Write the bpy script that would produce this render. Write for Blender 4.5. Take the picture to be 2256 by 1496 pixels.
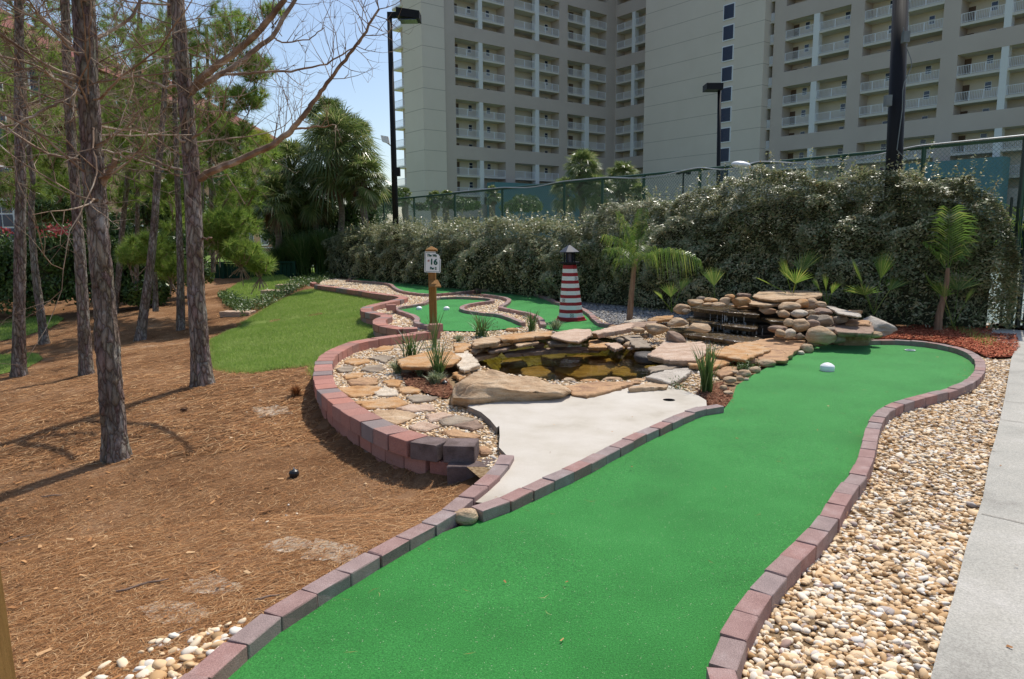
import bpy, bmesh, math, random
import numpy as np
from mathutils import Vector, Matrix, noise
from mathutils.geometry import delaunay_2d_cdt
rnd = random.Random(7)
rng = np.random.default_rng(7)
PI = math.pi
for o in list(bpy.data.objects): bpy.data.objects.remove(o)
SC = bpy.context.scene
COL = SC.collection

# ---------------------------------------------------------------- camera
FPX, CX, CY = 1580.0, 1128.0, 748.0
PITCH = math.atan(230/1580.0); ROLL = math.radians(0.4)
CAM = Vector((0, 0, 1.55))
FW = Vector((0, math.cos(PITCH), -math.sin(PITCH)))
U0 = Vector((0, math.sin(PITCH), math.cos(PITCH))); X0 = Vector((1, 0, 0))
RT = X0*math.cos(ROLL) - U0*math.sin(ROLL)
UP = U0*math.cos(ROLL) + X0*math.sin(ROLL)
cd = bpy.data.cameras.new('camera'); cam = bpy.data.objects.new('camera', cd); COL.objects.link(cam)
cd.sensor_fit = 'HORIZONTAL'; cd.sensor_width = 36; cd.lens = 36*FPX/2256
cd.clip_start = 0.05; cd.clip_end = 8000
cam.matrix_world = Matrix(((RT.x, UP.x, -FW.x, CAM.x), (RT.y, UP.y, -FW.y, CAM.y), (RT.z, UP.z, -FW.z, CAM.z), (0, 0, 0, 1)))
SC.camera = cam

# ---------------------------------------------------------------- light
SUN_AZ, SUN_EL = math.radians(34), math.radians(60)
w = bpy.data.worlds.new("World"); SC.world = w; w.use_nodes = True
nt = w.node_tree; nt.nodes.clear()
sky = nt.nodes.new('ShaderNodeTexSky'); sky.sky_type = 'NISHITA'; sky.sun_disc = False
sky.sun_elevation = SUN_EL; sky.sun_rotation = SUN_AZ; sky.air_density = 1.0; sky.dust_density = 1.3; sky.ozone_density = 1.2
bg = nt.nodes.new('ShaderNodeBackground'); bg.inputs[1].default_value = 0.145
wo = nt.nodes.new('ShaderNodeOutputWorld')
nt.links.new(sky.outputs[0], bg.inputs[0]); nt.links.new(bg.outputs[0], wo.inputs[0])
sd = bpy.data.lights.new('sun', 'SUN'); sd.energy = 3.9; sd.angle = math.radians(0.53); sd.color = (1, .95, .87)
so = bpy.data.objects.new('sun', sd); COL.objects.link(so)
sv = Vector((math.sin(SUN_AZ)*math.cos(SUN_EL), math.cos(SUN_AZ)*math.cos(SUN_EL), math.sin(SUN_EL)))
so.rotation_euler = sv.to_track_quat('Z', 'Y').to_euler(); so.location = (5, 5, 30)
SC.view_settings.view_transform = 'Standard'; SC.view_settings.look = 'None'
SC.view_settings.exposure = 0.12; SC.view_settings.gamma = 1
SC.cycles.max_bounces = 8; SC.cycles.transparent_max_bounces = 16
SC.cycles.caustics_reflective = False; SC.cycles.caustics_refractive = False

# ---------------------------------------------------------------- pixel -> world
def ray(px, py):
    return FW + RT*((px-CX)/FPX) + UP*((CY-py)/FPX)
def at(px, py, z=0.0):
    d = ray(px, py); t = (z-CAM.z)/d.z
    return CAM + d*t
def aty(px, py, Y):
    d = ray(px, py); return CAM + d*(Y/d.y)
def xy(pts, z=0.0, f=None):
    out = []
    for p in pts:
        if f: p = f(*p)
        q = at(p[0], p[1], z); out.append((q.x, q.y))
    return out
c1 = lambda X, Y: (650+X/3.324, 700+Y/3.324)
c2 = lambda X, Y: (1000+X/4.512, 680+Y/4.512)
c3 = lambda X, Y: (1380+X/3.639, 600+Y/3.639)
c5 = lambda X, Y: (700+X/3.76, 520+Y/3.76)
c6 = lambda X, Y: (550+X/3.325, 450+Y/3.325)
def pxs(Y):  # metres per photo pixel at depth Y
    return Y/FPX

# ---------------------------------------------------------------- mesh helpers
ORG = {}
def tag(o, label=None, cat=None, group=None, kind=None):
    if label: o['label'] = label
    if cat: o['category'] = cat
    if group: o['group'] = group
    if kind: o['kind'] = kind
    return o
def thing(name, label, cat, loc, group=None):
    o = bpy.data.objects.new(name, None); COL.objects.link(o)
    o.location = loc; o.empty_display_size = .1; ORG[o.name] = Vector(loc)
    return tag(o, label, cat, group)
def link(name, me, mat, parent=None, org=None, smooth=False):
    if parent is not None: org = ORG[parent.name]
    elif org is None: org = Vector((0, 0, 0))
    org = Vector(org)
    n = len(me.vertices)
    if n and org.length > 0:
        co = np.empty(n*3, np.float32); me.vertices.foreach_get('co', co)
        co = co.reshape(-1, 3) - np.array(org, np.float32); me.vertices.foreach_set('co', co.ravel())
    if smooth: me.polygons.foreach_set('use_smooth', np.ones(len(me.polygons), bool))
    mats = mat if isinstance(mat, (list, tuple)) else [mat]
    for m in mats: me.materials.append(m)
    me.update()
    o = bpy.data.objects.new(name, me); COL.objects.link(o)
    ORG[o.name] = org
    if parent is not None: o.parent = parent
    else: o.location = org
    return o
def npmesh(V, F, k):
    me = bpy.data.meshes.new('m')
    V = np.asarray(V, np.float32); F = np.asarray(F, np.int32)
    me.vertices.add(len(V)); me.vertices.foreach_set('co', V.ravel())
    me.loops.add(F.size); me.loops.foreach_set('vertex_index', F.ravel())
    me.polygons.add(len(F)); me.polygons.foreach_set('loop_start', np.arange(len(F), dtype=np.int32)*k)
    me.update(calc_edges=True)
    return me
class MB:
    def __init__(s): s.v = []; s.f = []; s.m = []
    def add(s, vs, fs, mi=0):
        b = len(s.v); s.v.extend([tuple(v) for v in vs]); s.f.extend([tuple(i+b for i in f) for f in fs]); s.m.extend([mi]*len(fs))
    def box(s, lo, hi, mi=0):
        x0, y0, z0 = lo; x1, y1, z1 = hi
        s.hexa([(x0, y0, z0), (x1, y0, z0), (x1, y1, z0), (x0, y1, z0), (x0, y0, z1), (x1, y0, z1), (x1, y1, z1), (x0, y1, z1)], mi)
    def hexa(s, v, mi=0):
        s.add(v, [(0, 3, 2, 1), (4, 5, 6, 7), (0, 1, 5, 4), (1, 2, 6, 5), (2, 3, 7, 6), (3, 0, 4, 7)], mi)
    def tube(s, pts, rad, seg=8, cap=True, mi=0, jit=0):
        pts = [Vector(p) for p in pts]; n = len(pts)
        if not isinstance(rad, (list, tuple)): rad = [rad]*n
        b = len(s.v); a = None
        for i, p in enumerate(pts):
            t = (pts[min(i+1, n-1)] - pts[max(i-1, 0)])
            if t.length < 1e-9: t = Vector((0, 0, 1))
            t.normalize()
            if a is None: a = t.orthogonal().normalized()
            else:
                a = a - t*a.dot(t)
                if a.length < 1e-6: a = t.orthogonal()
                a.normalize()
            bb = t.cross(a)
            for k in range(seg):
                th = 2*PI*k/seg; r = rad[i]*(1+(rnd.uniform(-jit, jit) if jit else 0))
                s.v.append(tuple(p + a*(r*math.cos(th)) + bb*(r*math.sin(th))))
        for i in range(n-1):
            for k in range(seg):
                k2 = (k+1) % seg
                s.f.append((b+i*seg+k, b+i*seg+k2, b+(i+1)*seg+k2, b+(i+1)*seg+k)); s.m.append(mi)
        if cap:
            s.f.append(tuple(b+k for k in reversed(range(seg)))); s.m.append(mi)
            s.f.append(tuple(b+(n-1)*seg+k for k in range(seg))); s.m.append(mi)
    def mesh(s):
        me = bpy.data.meshes.new('m'); me.from_pydata(s.v, [], s.f)
        if any(s.m): me.polygons.foreach_set('material_index', np.array(s.m, np.int32))
        me.update(); return me
    def build(s, name, mat, parent=None, org=None, smooth=False):
        return link(name, s.mesh(), mat, parent, org, smooth)

def pip(P, poly):
    P = np.asarray(P, float); x, y = P[:, 0], P[:, 1]; ins = np.zeros(len(P), bool)
    n = len(poly)
    for i in range(n):
        x0, y0 = poly[i]; x1, y1 = poly[(i+1) % n]
        if y0 == y1: continue
        c = ((y0 > y) != (y1 > y)) & (x < (x1-x0)*(y-y0)/(y1-y0)+x0)
        ins ^= c
    return ins
def dist_poly(P, line, closed=False):
    """distance to polyline, and (index + t) of nearest point"""
    P = np.asarray(P, float); L = np.asarray(line, float)
    if closed: L = np.vstack([L, L[:1]])
    best = np.full(len(P), 1e9); par = np.zeros(len(P))
    for i in range(len(L)-1):
        a, d = L[i], L[i+1]-L[i]; dd = max(d@d, 1e-12)
        t = np.clip(((P-a)@d)/dd, 0, 1); q = a+t[:, None]*d
        r = np.hypot(P[:, 0]-q[:, 0], P[:, 1]-q[:, 1]); m = r < best
        best[m] = r[m]; par[m] = i+t[m]
    return best, par
def smoothline(pts, step):
    """Catmull-Rom resample of a 2d polyline at a fixed spacing"""
    P = [np.array(p, float) for p in pts]; P = [2*P[0]-P[1]]+P+[2*P[-1]-P[-2]]
    dense = []
    for i in range(1, len(P)-2):
        p0, p1, p2, p3 = P[i-1], P[i], P[i+1], P[i+2]
        for k in range(12):
            t = k/12
            dense.append(.5*((2*p1)+(-p0+p2)*t+(2*p0-5*p1+4*p2-p3)*t*t+(-p0+3*p1-3*p2+p3)*t**3))
    dense.append(P[-2]); D = np.array(dense)
    s = np.r_[0, np.cumsum(np.hypot(*(D[1:]-D[:-1]).T))]
    n = max(2, int(round(s[-1]/step))+1); q = np.linspace(0, s[-1], n)
    return np.c_[np.interp(q, s, D[:, 0]), np.interp(q, s, D[:, 1])]

# ---------------------------------------------------------------- materials
def lin(c):
    c = [x/255 for x in c]
    return tuple((x/12.92 if x <= .04045 else ((x+.055)/1.055)**2.4) for x in c)+(1,)
def A(r, g, b): return (r, g, b, 1)
def newmat(name):
    m = bpy.data.materials.new(name); m.use_nodes = True
    return m, m.node_tree, m.node_tree.nodes['Principled BSDF']
def ramp(nt, stops, interp='LINEAR'):
    r = nt.nodes.new('ShaderNodeValToRGB'); r.color_ramp.interpolation = interp
    e = r.color_ramp.elements
    while len(e) < len(stops): e.new(.5)
    for i, (p, c) in enumerate(stops): e[i].position = p; e[i].color = c
    return r
def nz(nt, scale, detail=4, rough=.55, vec=None, kind='ShaderNodeTexNoise'):
    n = nt.nodes.new(kind); n.inputs['Scale'].default_value = scale
    if kind == 'ShaderNodeTexNoise': n.inputs['Detail'].default_value = detail; n.inputs['Roughness'].default_value = rough
    if vec: nt.links.new(vec, n.inputs['Vector'])
    return n
def mix(nt, a, b, fac, mode='MIX'):
    m = nt.nodes.new('ShaderNodeMix'); m.data_type = 'RGBA'; m.blend_type = mode
    for s, v in ((6, a), (7, b)):
        if isinstance(v, tuple): m.inputs[s].default_value = v
        else: nt.links.new(v, m.inputs[s])
    if isinstance(fac, (int, float)): m.inputs[0].default_value = fac
    else: nt.links.new(fac, m.inputs[0])
    return m.outputs[2]
def stuffmat(name, stops, scale=4, detail=5, rough=.85, bump=.0, bscale=40, spec=.3, rand=None, rand_amt=.6, objrand=False, stretch=None, fine=None, transl=0, metal=0):
    """noise ramp colour, optional per-island / per-object colour, fine grain, bump"""
    m, nt, b = newmat(name)
    tc = nt.nodes.new('ShaderNodeTexCoord'); vec = tc.outputs['Object']
    if stretch:
        mp = nt.nodes.new('ShaderNodeMapping'); mp.inputs['Scale'].default_value = stretch
        nt.links.new(vec, mp.inputs[0]); vec = mp.outputs[0]
    if objrand:   # shift the texture per object
        oi = nt.nodes.new('ShaderNodeObjectInfo'); va = nt.nodes.new('ShaderNodeVectorMath'); va.operation = 'ADD'
        sc_ = nt.nodes.new('ShaderNodeMath'); sc_.operation = 'MULTIPLY'; sc_.inputs[1].default_value = 37
        nt.links.new(oi.outputs['Random'], sc_.inputs[0]); nt.links.new(vec, va.inputs[0]); nt.links.new(sc_.outputs[0], va.inputs[1]); vec = va.outputs[0]
    n = nz(nt, scale, detail, .6, vec); r = ramp(nt, stops); nt.links.new(n.outputs['Fac'], r.inputs[0]); colr = r.outputs[0]
    if rand:
        if objrand: src = nt.nodes.new('ShaderNodeObjectInfo').outputs['Random']
        else: src = nt.nodes.new('ShaderNodeNewGeometry').outputs['Random Per Island']
        rr = ramp(nt, rand); nt.links.new(src, rr.inputs[0]); colr = mix(nt, colr, rr.outputs[0], rand_amt)
    if fine:
        fn = nz(nt, fine[0], 3, .7, vec); fr = ramp(nt, [(.35, A(fine[1], fine[1], fine[1])), (.65, A(fine[2], fine[2], fine[2]))])
        nt.links.new(fn.outputs['Fac'], fr.inputs[0]); colr = mix(nt, colr, fr.outputs[0], 1.0, 'MULTIPLY')
    nt.links.new(colr, b.inputs['Base Color'])
    b.inputs['Roughness'].default_value = rough; b.inputs['Specular IOR Level'].default_value = spec; b.inputs['Metallic'].default_value = metal
    if bump:
        bn = nz(nt, bscale, 6, .65, vec); bp = nt.nodes.new('ShaderNodeBump'); bp.inputs['Strength'].default_value = 1; bp.inputs['Distance'].default_value = bump
        nt.links.new(bn.outputs['Fac'], bp.inputs['Height']); nt.links.new(bp.outputs[0], b.inputs['Normal'])
    if transl:
        tr = nt.nodes.new('ShaderNodeBsdfTranslucent'); nt.links.new(colr, tr.inputs[0])
        ms = nt.nodes.new('ShaderNodeMixShader'); ms.inputs[0].default_value = transl
        out = nt.nodes['Material Output']; nt.links.new(b.outputs[0], ms.inputs[1]); nt.links.new(tr.outputs[0], ms.inputs[2]); nt.links.new(ms.outputs[0], out.inputs[0])
    return m
def flat(name, c, rough=.6, spec=.4, metal=0, bump=0, bscale=60, var=.12):
    a = tuple(x*(1-var) for x in c[:3])+(1,); b_ = tuple(min(1, x*(1+var)) for x in c[:3])+(1,)
    return stuffmat(name, [(.3, a), (.7, b_)], 6, 4, rough, bump, bscale, spec, metal=metal)

M = {}
M['straw'] = stuffmat('pine_straw', [(.3, A(.13, .06, .028)), (.5, A(.24, .12, .06)), (.66, A(.36, .23, .13)), (.8, A(.46, .38, .3))], 2.2, 9, .95, .012, 60, .1, fine=(90, .55, 1.25))
M['needle'] = stuffmat('fallen_needle', [(.3, A(.26, .11, .045)), (.7, A(.42, .22, .1))], 3, 4, .8, spec=.2,
                       rand=[(0, A(.085, .036, .015)), (.3, A(.29, .125, .045)), (.72, A(.49, .24, .09)), (1, A(.7, .48, .26))], rand_amt=.8)
M['lawn'] = stuffmat('lawn_soil', [(.35, A(.13, .18, .04)), (.65, A(.2, .26, .07))], 6, 8, .95, .01, 90, .1)
M['grass'] = stuffmat('grass_blade', [(.3, A(.2, .32, .05)), (.5, A(.31, .44, .09)), (.72, A(.46, .52, .17))], 1.2, 6, .6, spec=.3,
                      rand=[(0, A(.16, .28, .045)), (.6, A(.32, .46, .1)), (.93, A(.5, .56, .19)), (1, A(.6, .54, .28))], rand_amt=.6, transl=.45)
M['gravelbase'] = stuffmat('gravel_base', [(.35, A(.16, .1, .05)), (.6, A(.34, .24, .14))], 40, 5, .95, .01, 80, .1)
M['pebble'] = stuffmat('river_pebble', [(.3, A(.56, .36, .18)), (.7, A(.72, .53, .33))], 30, 4, .75, spec=.3,
                       rand=[(0, A(.28, .17, .08)), (.1, A(.5, .29, .12)), (.25, A(.68, .46, .25)), (.45, A(.78, .58, .36)), (.65, A(.83, .69, .49)), (.82, A(.84, .76, .63)), (.93, A(.8, .77, .7)), (.97, A(.5, .46, .43)), (1, A(.33, .2, .17))], rand_amt=.85)
M['greypebble'] = stuffmat('grey_pebble', [(.3, A(.2, .2, .2)), (.7, A(.36, .35, .34))], 30, 4, .7, spec=.3,
                       rand=[(0, A(.1, .1, .11)), (.5, A(.25, .25, .26)), (.85, A(.42, .4, .37)), (1, A(.6, .5, .36))], rand_amt=.8)
M['concrete'] = stuffmat('path_concrete', [(.28, A(.3, .28, .245)), (.45, A(.42, .4, .35)), (.55, A(.455, .43, .375)), (.72, A(.53, .5, .45))], 1.6, 11, .9, .003, 110, .2, fine=(120, .74, 1.1))
M['whitepad'] = stuffmat('pale_painted_concrete', [(.25, A(.4, .35, .28)), (.42, A(.51, .46, .385)), (.55, A(.55, .5, .43)), (.75, A(.6, .555, .485))], 2.2, 10, .85, .0015, 120, .2, fine=(160, .93, 1.03))
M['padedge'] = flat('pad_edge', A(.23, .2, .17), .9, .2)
M['brick'] = stuffmat('curb_paver', [(.3, A(.22, .14, .125)), (.55, A(.35, .235, .21)), (.75, A(.46, .37, .345))], 9, 6, .9, .003, 140, .2,
                      rand=[(0, A(.4, .2, .17)), (.3, A(.33, .21, .19)), (.55, A(.31, .24, .22)), (.8, A(.29, .27, .265)), (1, A(.42, .26, .23))], rand_amt=.5, objrand=True, fine=(240, .7, 1.2))
M['block'] = stuffmat('wall_block', [(.3, A(.24, .12, .095)), (.6, A(.39, .215, .175)), (.8, A(.5, .34, .28))], 7, 6, .92, .006, 90, .2,
                      rand=[(0, A(.38, .17, .135)), (.35, A(.46, .24, .195)), (.6, A(.34, .19, .16)), (.66, A(.24, .22, .22)), (.74, A(.26, .24, .23)), (.8, A(.5, .22, .165)), (1, A(.5, .24, .2))], rand_amt=.75, objrand=True, fine=(200, .75, 1.15))
M['redbark'] = stuffmat('red_mulch', [(.3, A(.3, .07, .035)), (.7, A(.5, .14, .07))], 10, 4, .9, spec=.15,
                        rand=[(0, A(.2, .05, .03)), (.5, A(.42, .11, .055)), (.85, A(.55, .18, .09)), (1, A(.65, .4, .2))], rand_amt=.7)
M['redsoil'] = stuffmat('mulch_bed', [(.35, A(.14, .035, .02)), (.65, A(.32, .09, .05))], 30, 5, .95, .01, 70, .1)
for k, st, rd in (('tan', [(.28, A(.36, .22, .12)), (.5, A(.52, .36, .22)), (.7, A(.62, .48, .33))], None),
                  ('orange', [(.28, A(.34, .17, .07)), (.45, A(.52, .28, .115)), (.6, A(.57, .38, .22)), (.75, A(.34, .25, .18))], None),
                  ('pink', [(.28, A(.42, .27, .19)), (.5, A(.56, .4, .29)), (.7, A(.66, .52, .41))], None),
                  ('grey', [(.28, A(.2, .15, .11)), (.5, A(.34, .27, .2)), (.7, A(.45, .37, .28))], None),
                  ('purple', [(.28, A(.18, .12, .085)), (.5, A(.33, .225, .165)), (.7, A(.47, .345, .25))], None),
                  ('pale', [(.28, A(.5, .4, .29)), (.5, A(.66, .55, .42)), (.7, A(.76, .67, .55))], None),
                  ('rust', [(.28, A(.27, .15, .09)), (.45, A(.42, .25, .14)), (.6, A(.56, .34, .18)), (.75, A(.3, .2, .15))], None),
                  ('white', [(.28, A(.34, .29, .24)), (.5, A(.5, .44, .37)), (.7, A(.62, .56, .48))], None)):
    M['s_'+k] = stuffmat('stone_'+k, st, 5.5, 10, .85, .014, 26, .25, objrand=True, stretch=(1, 1.4, 5), fine=(90, .66, 1.16))
M['s_wet'] = stuffmat('wet_ledge_stone', [(.3, A(.03, .02, .012)), (.55, A(.1, .065, .03)), (.75, A(.24, .16, .07))], 9, 8, .22, .006, 60, .6, objrand=True, stretch=(1, 1, 3))
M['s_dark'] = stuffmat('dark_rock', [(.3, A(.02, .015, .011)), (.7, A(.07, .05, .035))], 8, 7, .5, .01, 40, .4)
M['bed'] = stuffmat('pond_bed', [(.3, A(.07, .06, .015)), (.45, A(.2, .16, .045)), (.58, A(.3, .25, .09)), (.75, A(.4, .34, .15))], 9, 9, .8, .02, 25, .2)
M['liner'] = flat('pond_liner', A(.06, .065, .07), .4, .5)
M['wood'] = stuffmat('weathered_wood', [(.3, A(.21, .1, .03)), (.7, A(.33, .17, .055))], 6, 6, .8, .003, 60, .2, stretch=(8, 8, .7))
M['cup'] = flat('dark_hole', A(.02, .02, .02), .8, .2)
M['whiteplastic'] = flat('white_plastic', A(.86, .87, .86), .35, .5, var=.02)
M['black'] = flat('black_paint', A(.008, .008, .009), .6, .25)
M['blackplastic'] = flat('black_plastic', A(.02, .02, .022), .4, .5)
M['green_metal'] = flat('green_fence_paint', A(.02, .075, .04), .45, .5)
M['darkgreen_metal'] = flat('dark_gate_paint', A(.018, .035, .025), .45, .5)
M['galv'] = flat('galvanised_metal', A(.45, .47, .48), .4, .5, .6)
M['court'] = stuffmat('court_surface', [(.3, A(.17, .22, .2)), (.7, A(.22, .27, .25))], .6, 5, .9, 0, 1, .2)
M['courtline'] = flat('court_line', A(.75, .78, .75), .8)
M['windscreen'] = flat('windscreen_cloth', A(.008, .025, .02), .9, .1)
# ---------------------------------------------------------------- layout lines (world xy)
curbL = xy([(465,1457),(553,1385),(637,1324),(715,1278),(785,1238),(850,1200),(914,1166),(978,1130),(1019,1098),(1055,1071),(1085,1043),(1109,1018),(1117,1000)], .07)
d0 = np.array(curbL[0])-np.array(curbL[1]); curbL = [tuple(np.array(curbL[0])+d0*k) for k in (5, 2.5, 1)]+curbL
curbM = xy([(1052,1119),(1111,1097),(1190,1061),(1260,1030),(1320,1000),(1380,968),(1440,940),(1512,908),(1558,893),(1589,890)], .07)
curbR = xy([(1592,1496),(1603,1430),(1620,1392),(1638,1355),(1670,1307),(1708,1261),(1745,1222),(1781,1188),(1811,1156),(1833,1124),(1850,1095),(1869,1070),(1887,1046),(1901,1023),(1909,1000),(1914,975),(1925,938),(1942,908),(1978,887),(2033,871),(2090,857),(2135,838),(2159,813),(2157,791),(2130,772),(2085,759),(2030,751),(1970,747),(1908,748)], .07)
d0 = np.array(curbR[0])-np.array(curbR[1]); curbR = [tuple(np.array(curbR[0])+np.array([0.0, -.45])*k) for k in (3, 2, 1)]+curbR
wall1 = xy([(1330,915),(1190,918),(1040,905),(930,897),(850,862),(750,842),(690,808),(620,779),(560,745),(510,718),(430,674),(360,628),(300,580),(255,540),(228,498),(214,455),(207,415),(205,380),(207,350),(214,318),(232,288),(270,255),(325,224),(385,197),(450,178),(540,160),(640,145),(740,132),(850,117),(950,104),(1040,95)], .09, c1)
wall2 = xy([(495,590),(620,605),(800,630),(1000,660),(1100,672),(1125,684),(1080,700),(980,722),(890,743),(848,765),(868,785),(940,800),(1000,812),(1005,822),(968,835),(948,855),(965,880),(1050,900),(1150,910),(1230,905)], .09, c6)
tip = wall2[0]
Lpts, Lz = [], []
def addL(p, z): Lpts.append(p); Lz.append(z)
addL((-2.9, -6), .02)
for i, p in enumerate(curbL[:-3]): addL(p, .03 if i < 8 else .03-.03*(i-8))
n1 = len(wall1)
for i, p in enumerate(wall1[1:-1]): addL(p, float(np.interp(i, [0, 14, 22, 29], [-.17, -.2, -.14, -.12])))
for i, p in enumerate(reversed(wall2[:-1])): addL(p, float(np.interp(i, [0, 8, 18], [-.15, -.16, -.05])))
addL((-8.2, 26.5), 0.0); addL((-9.5, 29.5), .1); addL((-70, 29.6), .1)
Lpoly = Lpts+[(-70, -6)]
POND = xy([(1060,790),(1075,774),(1110,761),(1160,753),(1250,748),(1330,750),(1385,762),(1420,770),(1475,787),(1482,800),(1470,815),(1440,828),(1380,836),(1300,840),(1215,838),(1170,830),(1120,823),(1085,812),(1062,800)], -.05)
PC = np.mean(POND, axis=0); PONDW = [tuple(PC+(np.array(p)-PC)*1.1) for p in POND]; PONDB = [tuple(PC+(np.array(p)-PC)*1.18) for p in POND]

def Hn(P):
    P = np.asarray(P, float); L = np.array(Lpts)
    d, par = dist_poly(P, Lpts); left = pip(P, Lpoly)
    zb = np.interp(par, np.arange(len(Lz)), Lz)
    dd = np.minimum(d, 9.5); z = zb-.105*dd+.0035*np.maximum(dd-4, 0)**2
    # grassy mound: convex shoulder near the far walls
    lum = np.array([noise.noise((x*.35, y*.35, 0)) for x, y in P])*.06*np.clip(d/2, 0, 1)
    fine_ = np.array([noise.noise((x*1.9, y*1.9, 3)) for x, y in P])*.018*np.clip(d/1, 0, 1)
    z = z+lum+fine_
    far = np.clip((P[:, 1]-28.6)/1.0, 0, 1); far = far*far*(3-2*far)
    z = z*(1-far)+.42*far
    right = np.full(len(P), -.09)
    inp = pip(P, PONDB); right[inp] = -.6
    out = np.where(left, z, right)
    # behind the court and beyond: level
    return out
def H(x, y): return float(Hn([(x, y)])[0])
def gp(px, py):
    """point on the terrain seen at a photo pixel"""
    z = 0.0
    for _ in range(40):
        q = at(px, py, z); z += .6*(H(q.x, q.y)-z)
    q = at(px, py, z); return Vector((q.x, q.y, H(q.x, q.y)))
def gxy(pts): return [tuple(gp(*p)[:2]) for p in pts]

# ---------------------------------------------------------------- sheets
def sheet(name, poly, step, zf, mat, holes=(), kind='structure', jit=.25, label=None, dense=None):
    pts = [Vector(p) for p in poly]; edges = []; b = 0
    def loop(pl):
        V = []
        for i in range(len(pl)):
            a, c = np.array(pl[i]), np.array(pl[(i+1) % len(pl)]); n = max(1, int(math.hypot(*(c-a))/(step*1.2)))
            for k in range(n): V.append(tuple(a+(c-a)*k/n))
        return V
    V = []; E = []
    for pl in [poly]+list(holes):
        q = loop(pl); s = len(V); V += q; E += [(s+i, s+(i+1) % len(q)) for i in range(len(q))]
    P = np.array(poly); lo, hi = P.min(0), P.max(0)
    gx, gy = np.meshgrid(np.arange(lo[0], hi[0], step), np.arange(lo[1], hi[1], step)); G = np.c_[gx.ravel(), gy.ravel()]
    G = G+rng.uniform(-jit, jit, G.shape)*step
    ok = pip(G, poly); d, _ = dist_poly(G[ok], poly, True); G = G[ok][d > step*.4]
    for h in holes:
        if len(G): G = G[~pip(G, h)]
    V = [Vector((float(a), float(c))) for a, c in V]+[Vector((float(a), float(c))) for a, c in G]
    r = delaunay_2d_cdt(V, E, [], 0, 1e-5)
    W = np.array([(v.x, v.y) for v in r[0]]); F = r[2]
    cen = np.array([W[list(f)].mean(0) for f in F]); keep = pip(cen, poly)
    for h in holes: keep &= ~pip(cen, h)
    Z = zf(W) if callable(zf) else np.full(len(W), zf)
    me = bpy.data.meshes.new(name); 
    FF = []
    for f, k in zip(F, keep):
        if not k: continue
        f = list(f); a, b_, c = W[f[0]], W[f[1]], W[f[2]]
        if (b_[0]-a[0])*(c[1]-a[1])-(b_[1]-a[1])*(c[0]-a[0]) < 0: f.reverse()
        FF.append(f)
    me.from_pydata(np.c_[W, Z].tolist(), [], FF); me.update()
    o = link(name, me, mat, None, None, True)
    if kind: o['kind'] = kind
    if label: o['label'] = label
    return o

# base ground, reaching the horizon
g1 = np.arange(-14, 10, .16)
xs = np.r_[-3000, -1500, -700, -300, -150, -90, -60, -45, -35, -28, -23, -19, -16, g1, 11, 13, 16, 20, 30, 50, 100, 300, 800, 3000]
ys = np.r_[-60, -20, -8, -3, np.arange(-1, 31, .2), 33, 36, 40, 50, 70, 100, 160, 300, 700, 1500, 4000]
GX, GY = np.meshgrid(xs, ys); P = np.c_[GX.ravel(), GY.ravel()]; Z = Hn(P)
nx = len(xs); ii = np.arange((len(ys)-1)*nx).reshape(-1, nx)[:, :-1].ravel()
F = np.c_[ii, ii+1, ii+nx+1, ii+nx]
m, nt, b = newmat('ground_cover')
tc = nt.nodes.new('ShaderNodeTexCoord'); sx = nt.nodes.new('ShaderNodeSeparateXYZ'); nt.links.new(tc.outputs['Object'], sx.inputs[0])
n1_ = nz(nt, 1.1, 9, .6, tc.outputs['Object']); r1 = ramp(nt, [(.3, A(.14, .065, .03)), (.5, A(.255, .135, .065)), (.66, A(.36, .21, .115)), (.8, A(.5, .4, .29))]); nt.links.new(n1_.outputs['Fac'], r1.inputs[0])
n2_ = nz(nt, 70, 5, .75, tc.outputs['Object']); r2 = ramp(nt, [(.3, A(.5, .5, .5)), (.7, A(1.3, 1.3, 1.3))]); nt.links.new(n2_.outputs['Fac'], r2.inputs[0])
straw = mix(nt, r1.outputs[0], r2.outputs[0], 1.0, 'MULTIPLY')
n3_ = nz(nt, .3, 5, .6, tc.outputs['Object']); r3 = ramp(nt, [(.35, A(.09, .15, .03)), (.65, A(.17, .24, .07))]); nt.links.new(n3_.outputs['Fac'], r3.inputs[0])
mr = nt.nodes.new('ShaderNodeMapRange'); mr.inputs[1].default_value = 28.5; mr.inputs[2].default_value = 29.2; nt.links.new(sx.outputs[1], mr.inputs[0])
nt.links.new(mix(nt, straw, r3.outputs[0], mr.outputs[0]), b.inputs['Base Color']); b.inputs['Roughness'].default_value = .95; b.inputs['Specular IOR Level'].default_value = .1
bp = nt.nodes.new('ShaderNodeBump'); bp.inputs['Distance'].default_value = .012; nt.links.new(n2_.outputs['Fac'], bp.inputs['Height']); nt.links.new(bp.outputs[0], b.inputs['Normal'])
link('ground', npmesh(np.c_[P, Z], F, 4), m, smooth=True)['kind'] = 'structure'

# fence / hedge frame: unit along the fence (away from the gate) and outward normal (toward camera)
FA = np.array([8.25, 11.56]); FD = np.array([-.585, .811]); FD /= np.hypot(*FD); FN = np.array([-FD[1], FD[0]])
FN = FN if FN@(-FA) > 0 else -FN
def fen(s, off=0.0): p = FA+FD*s+FN*off; return (float(p[0]), float(p[1]))
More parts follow.
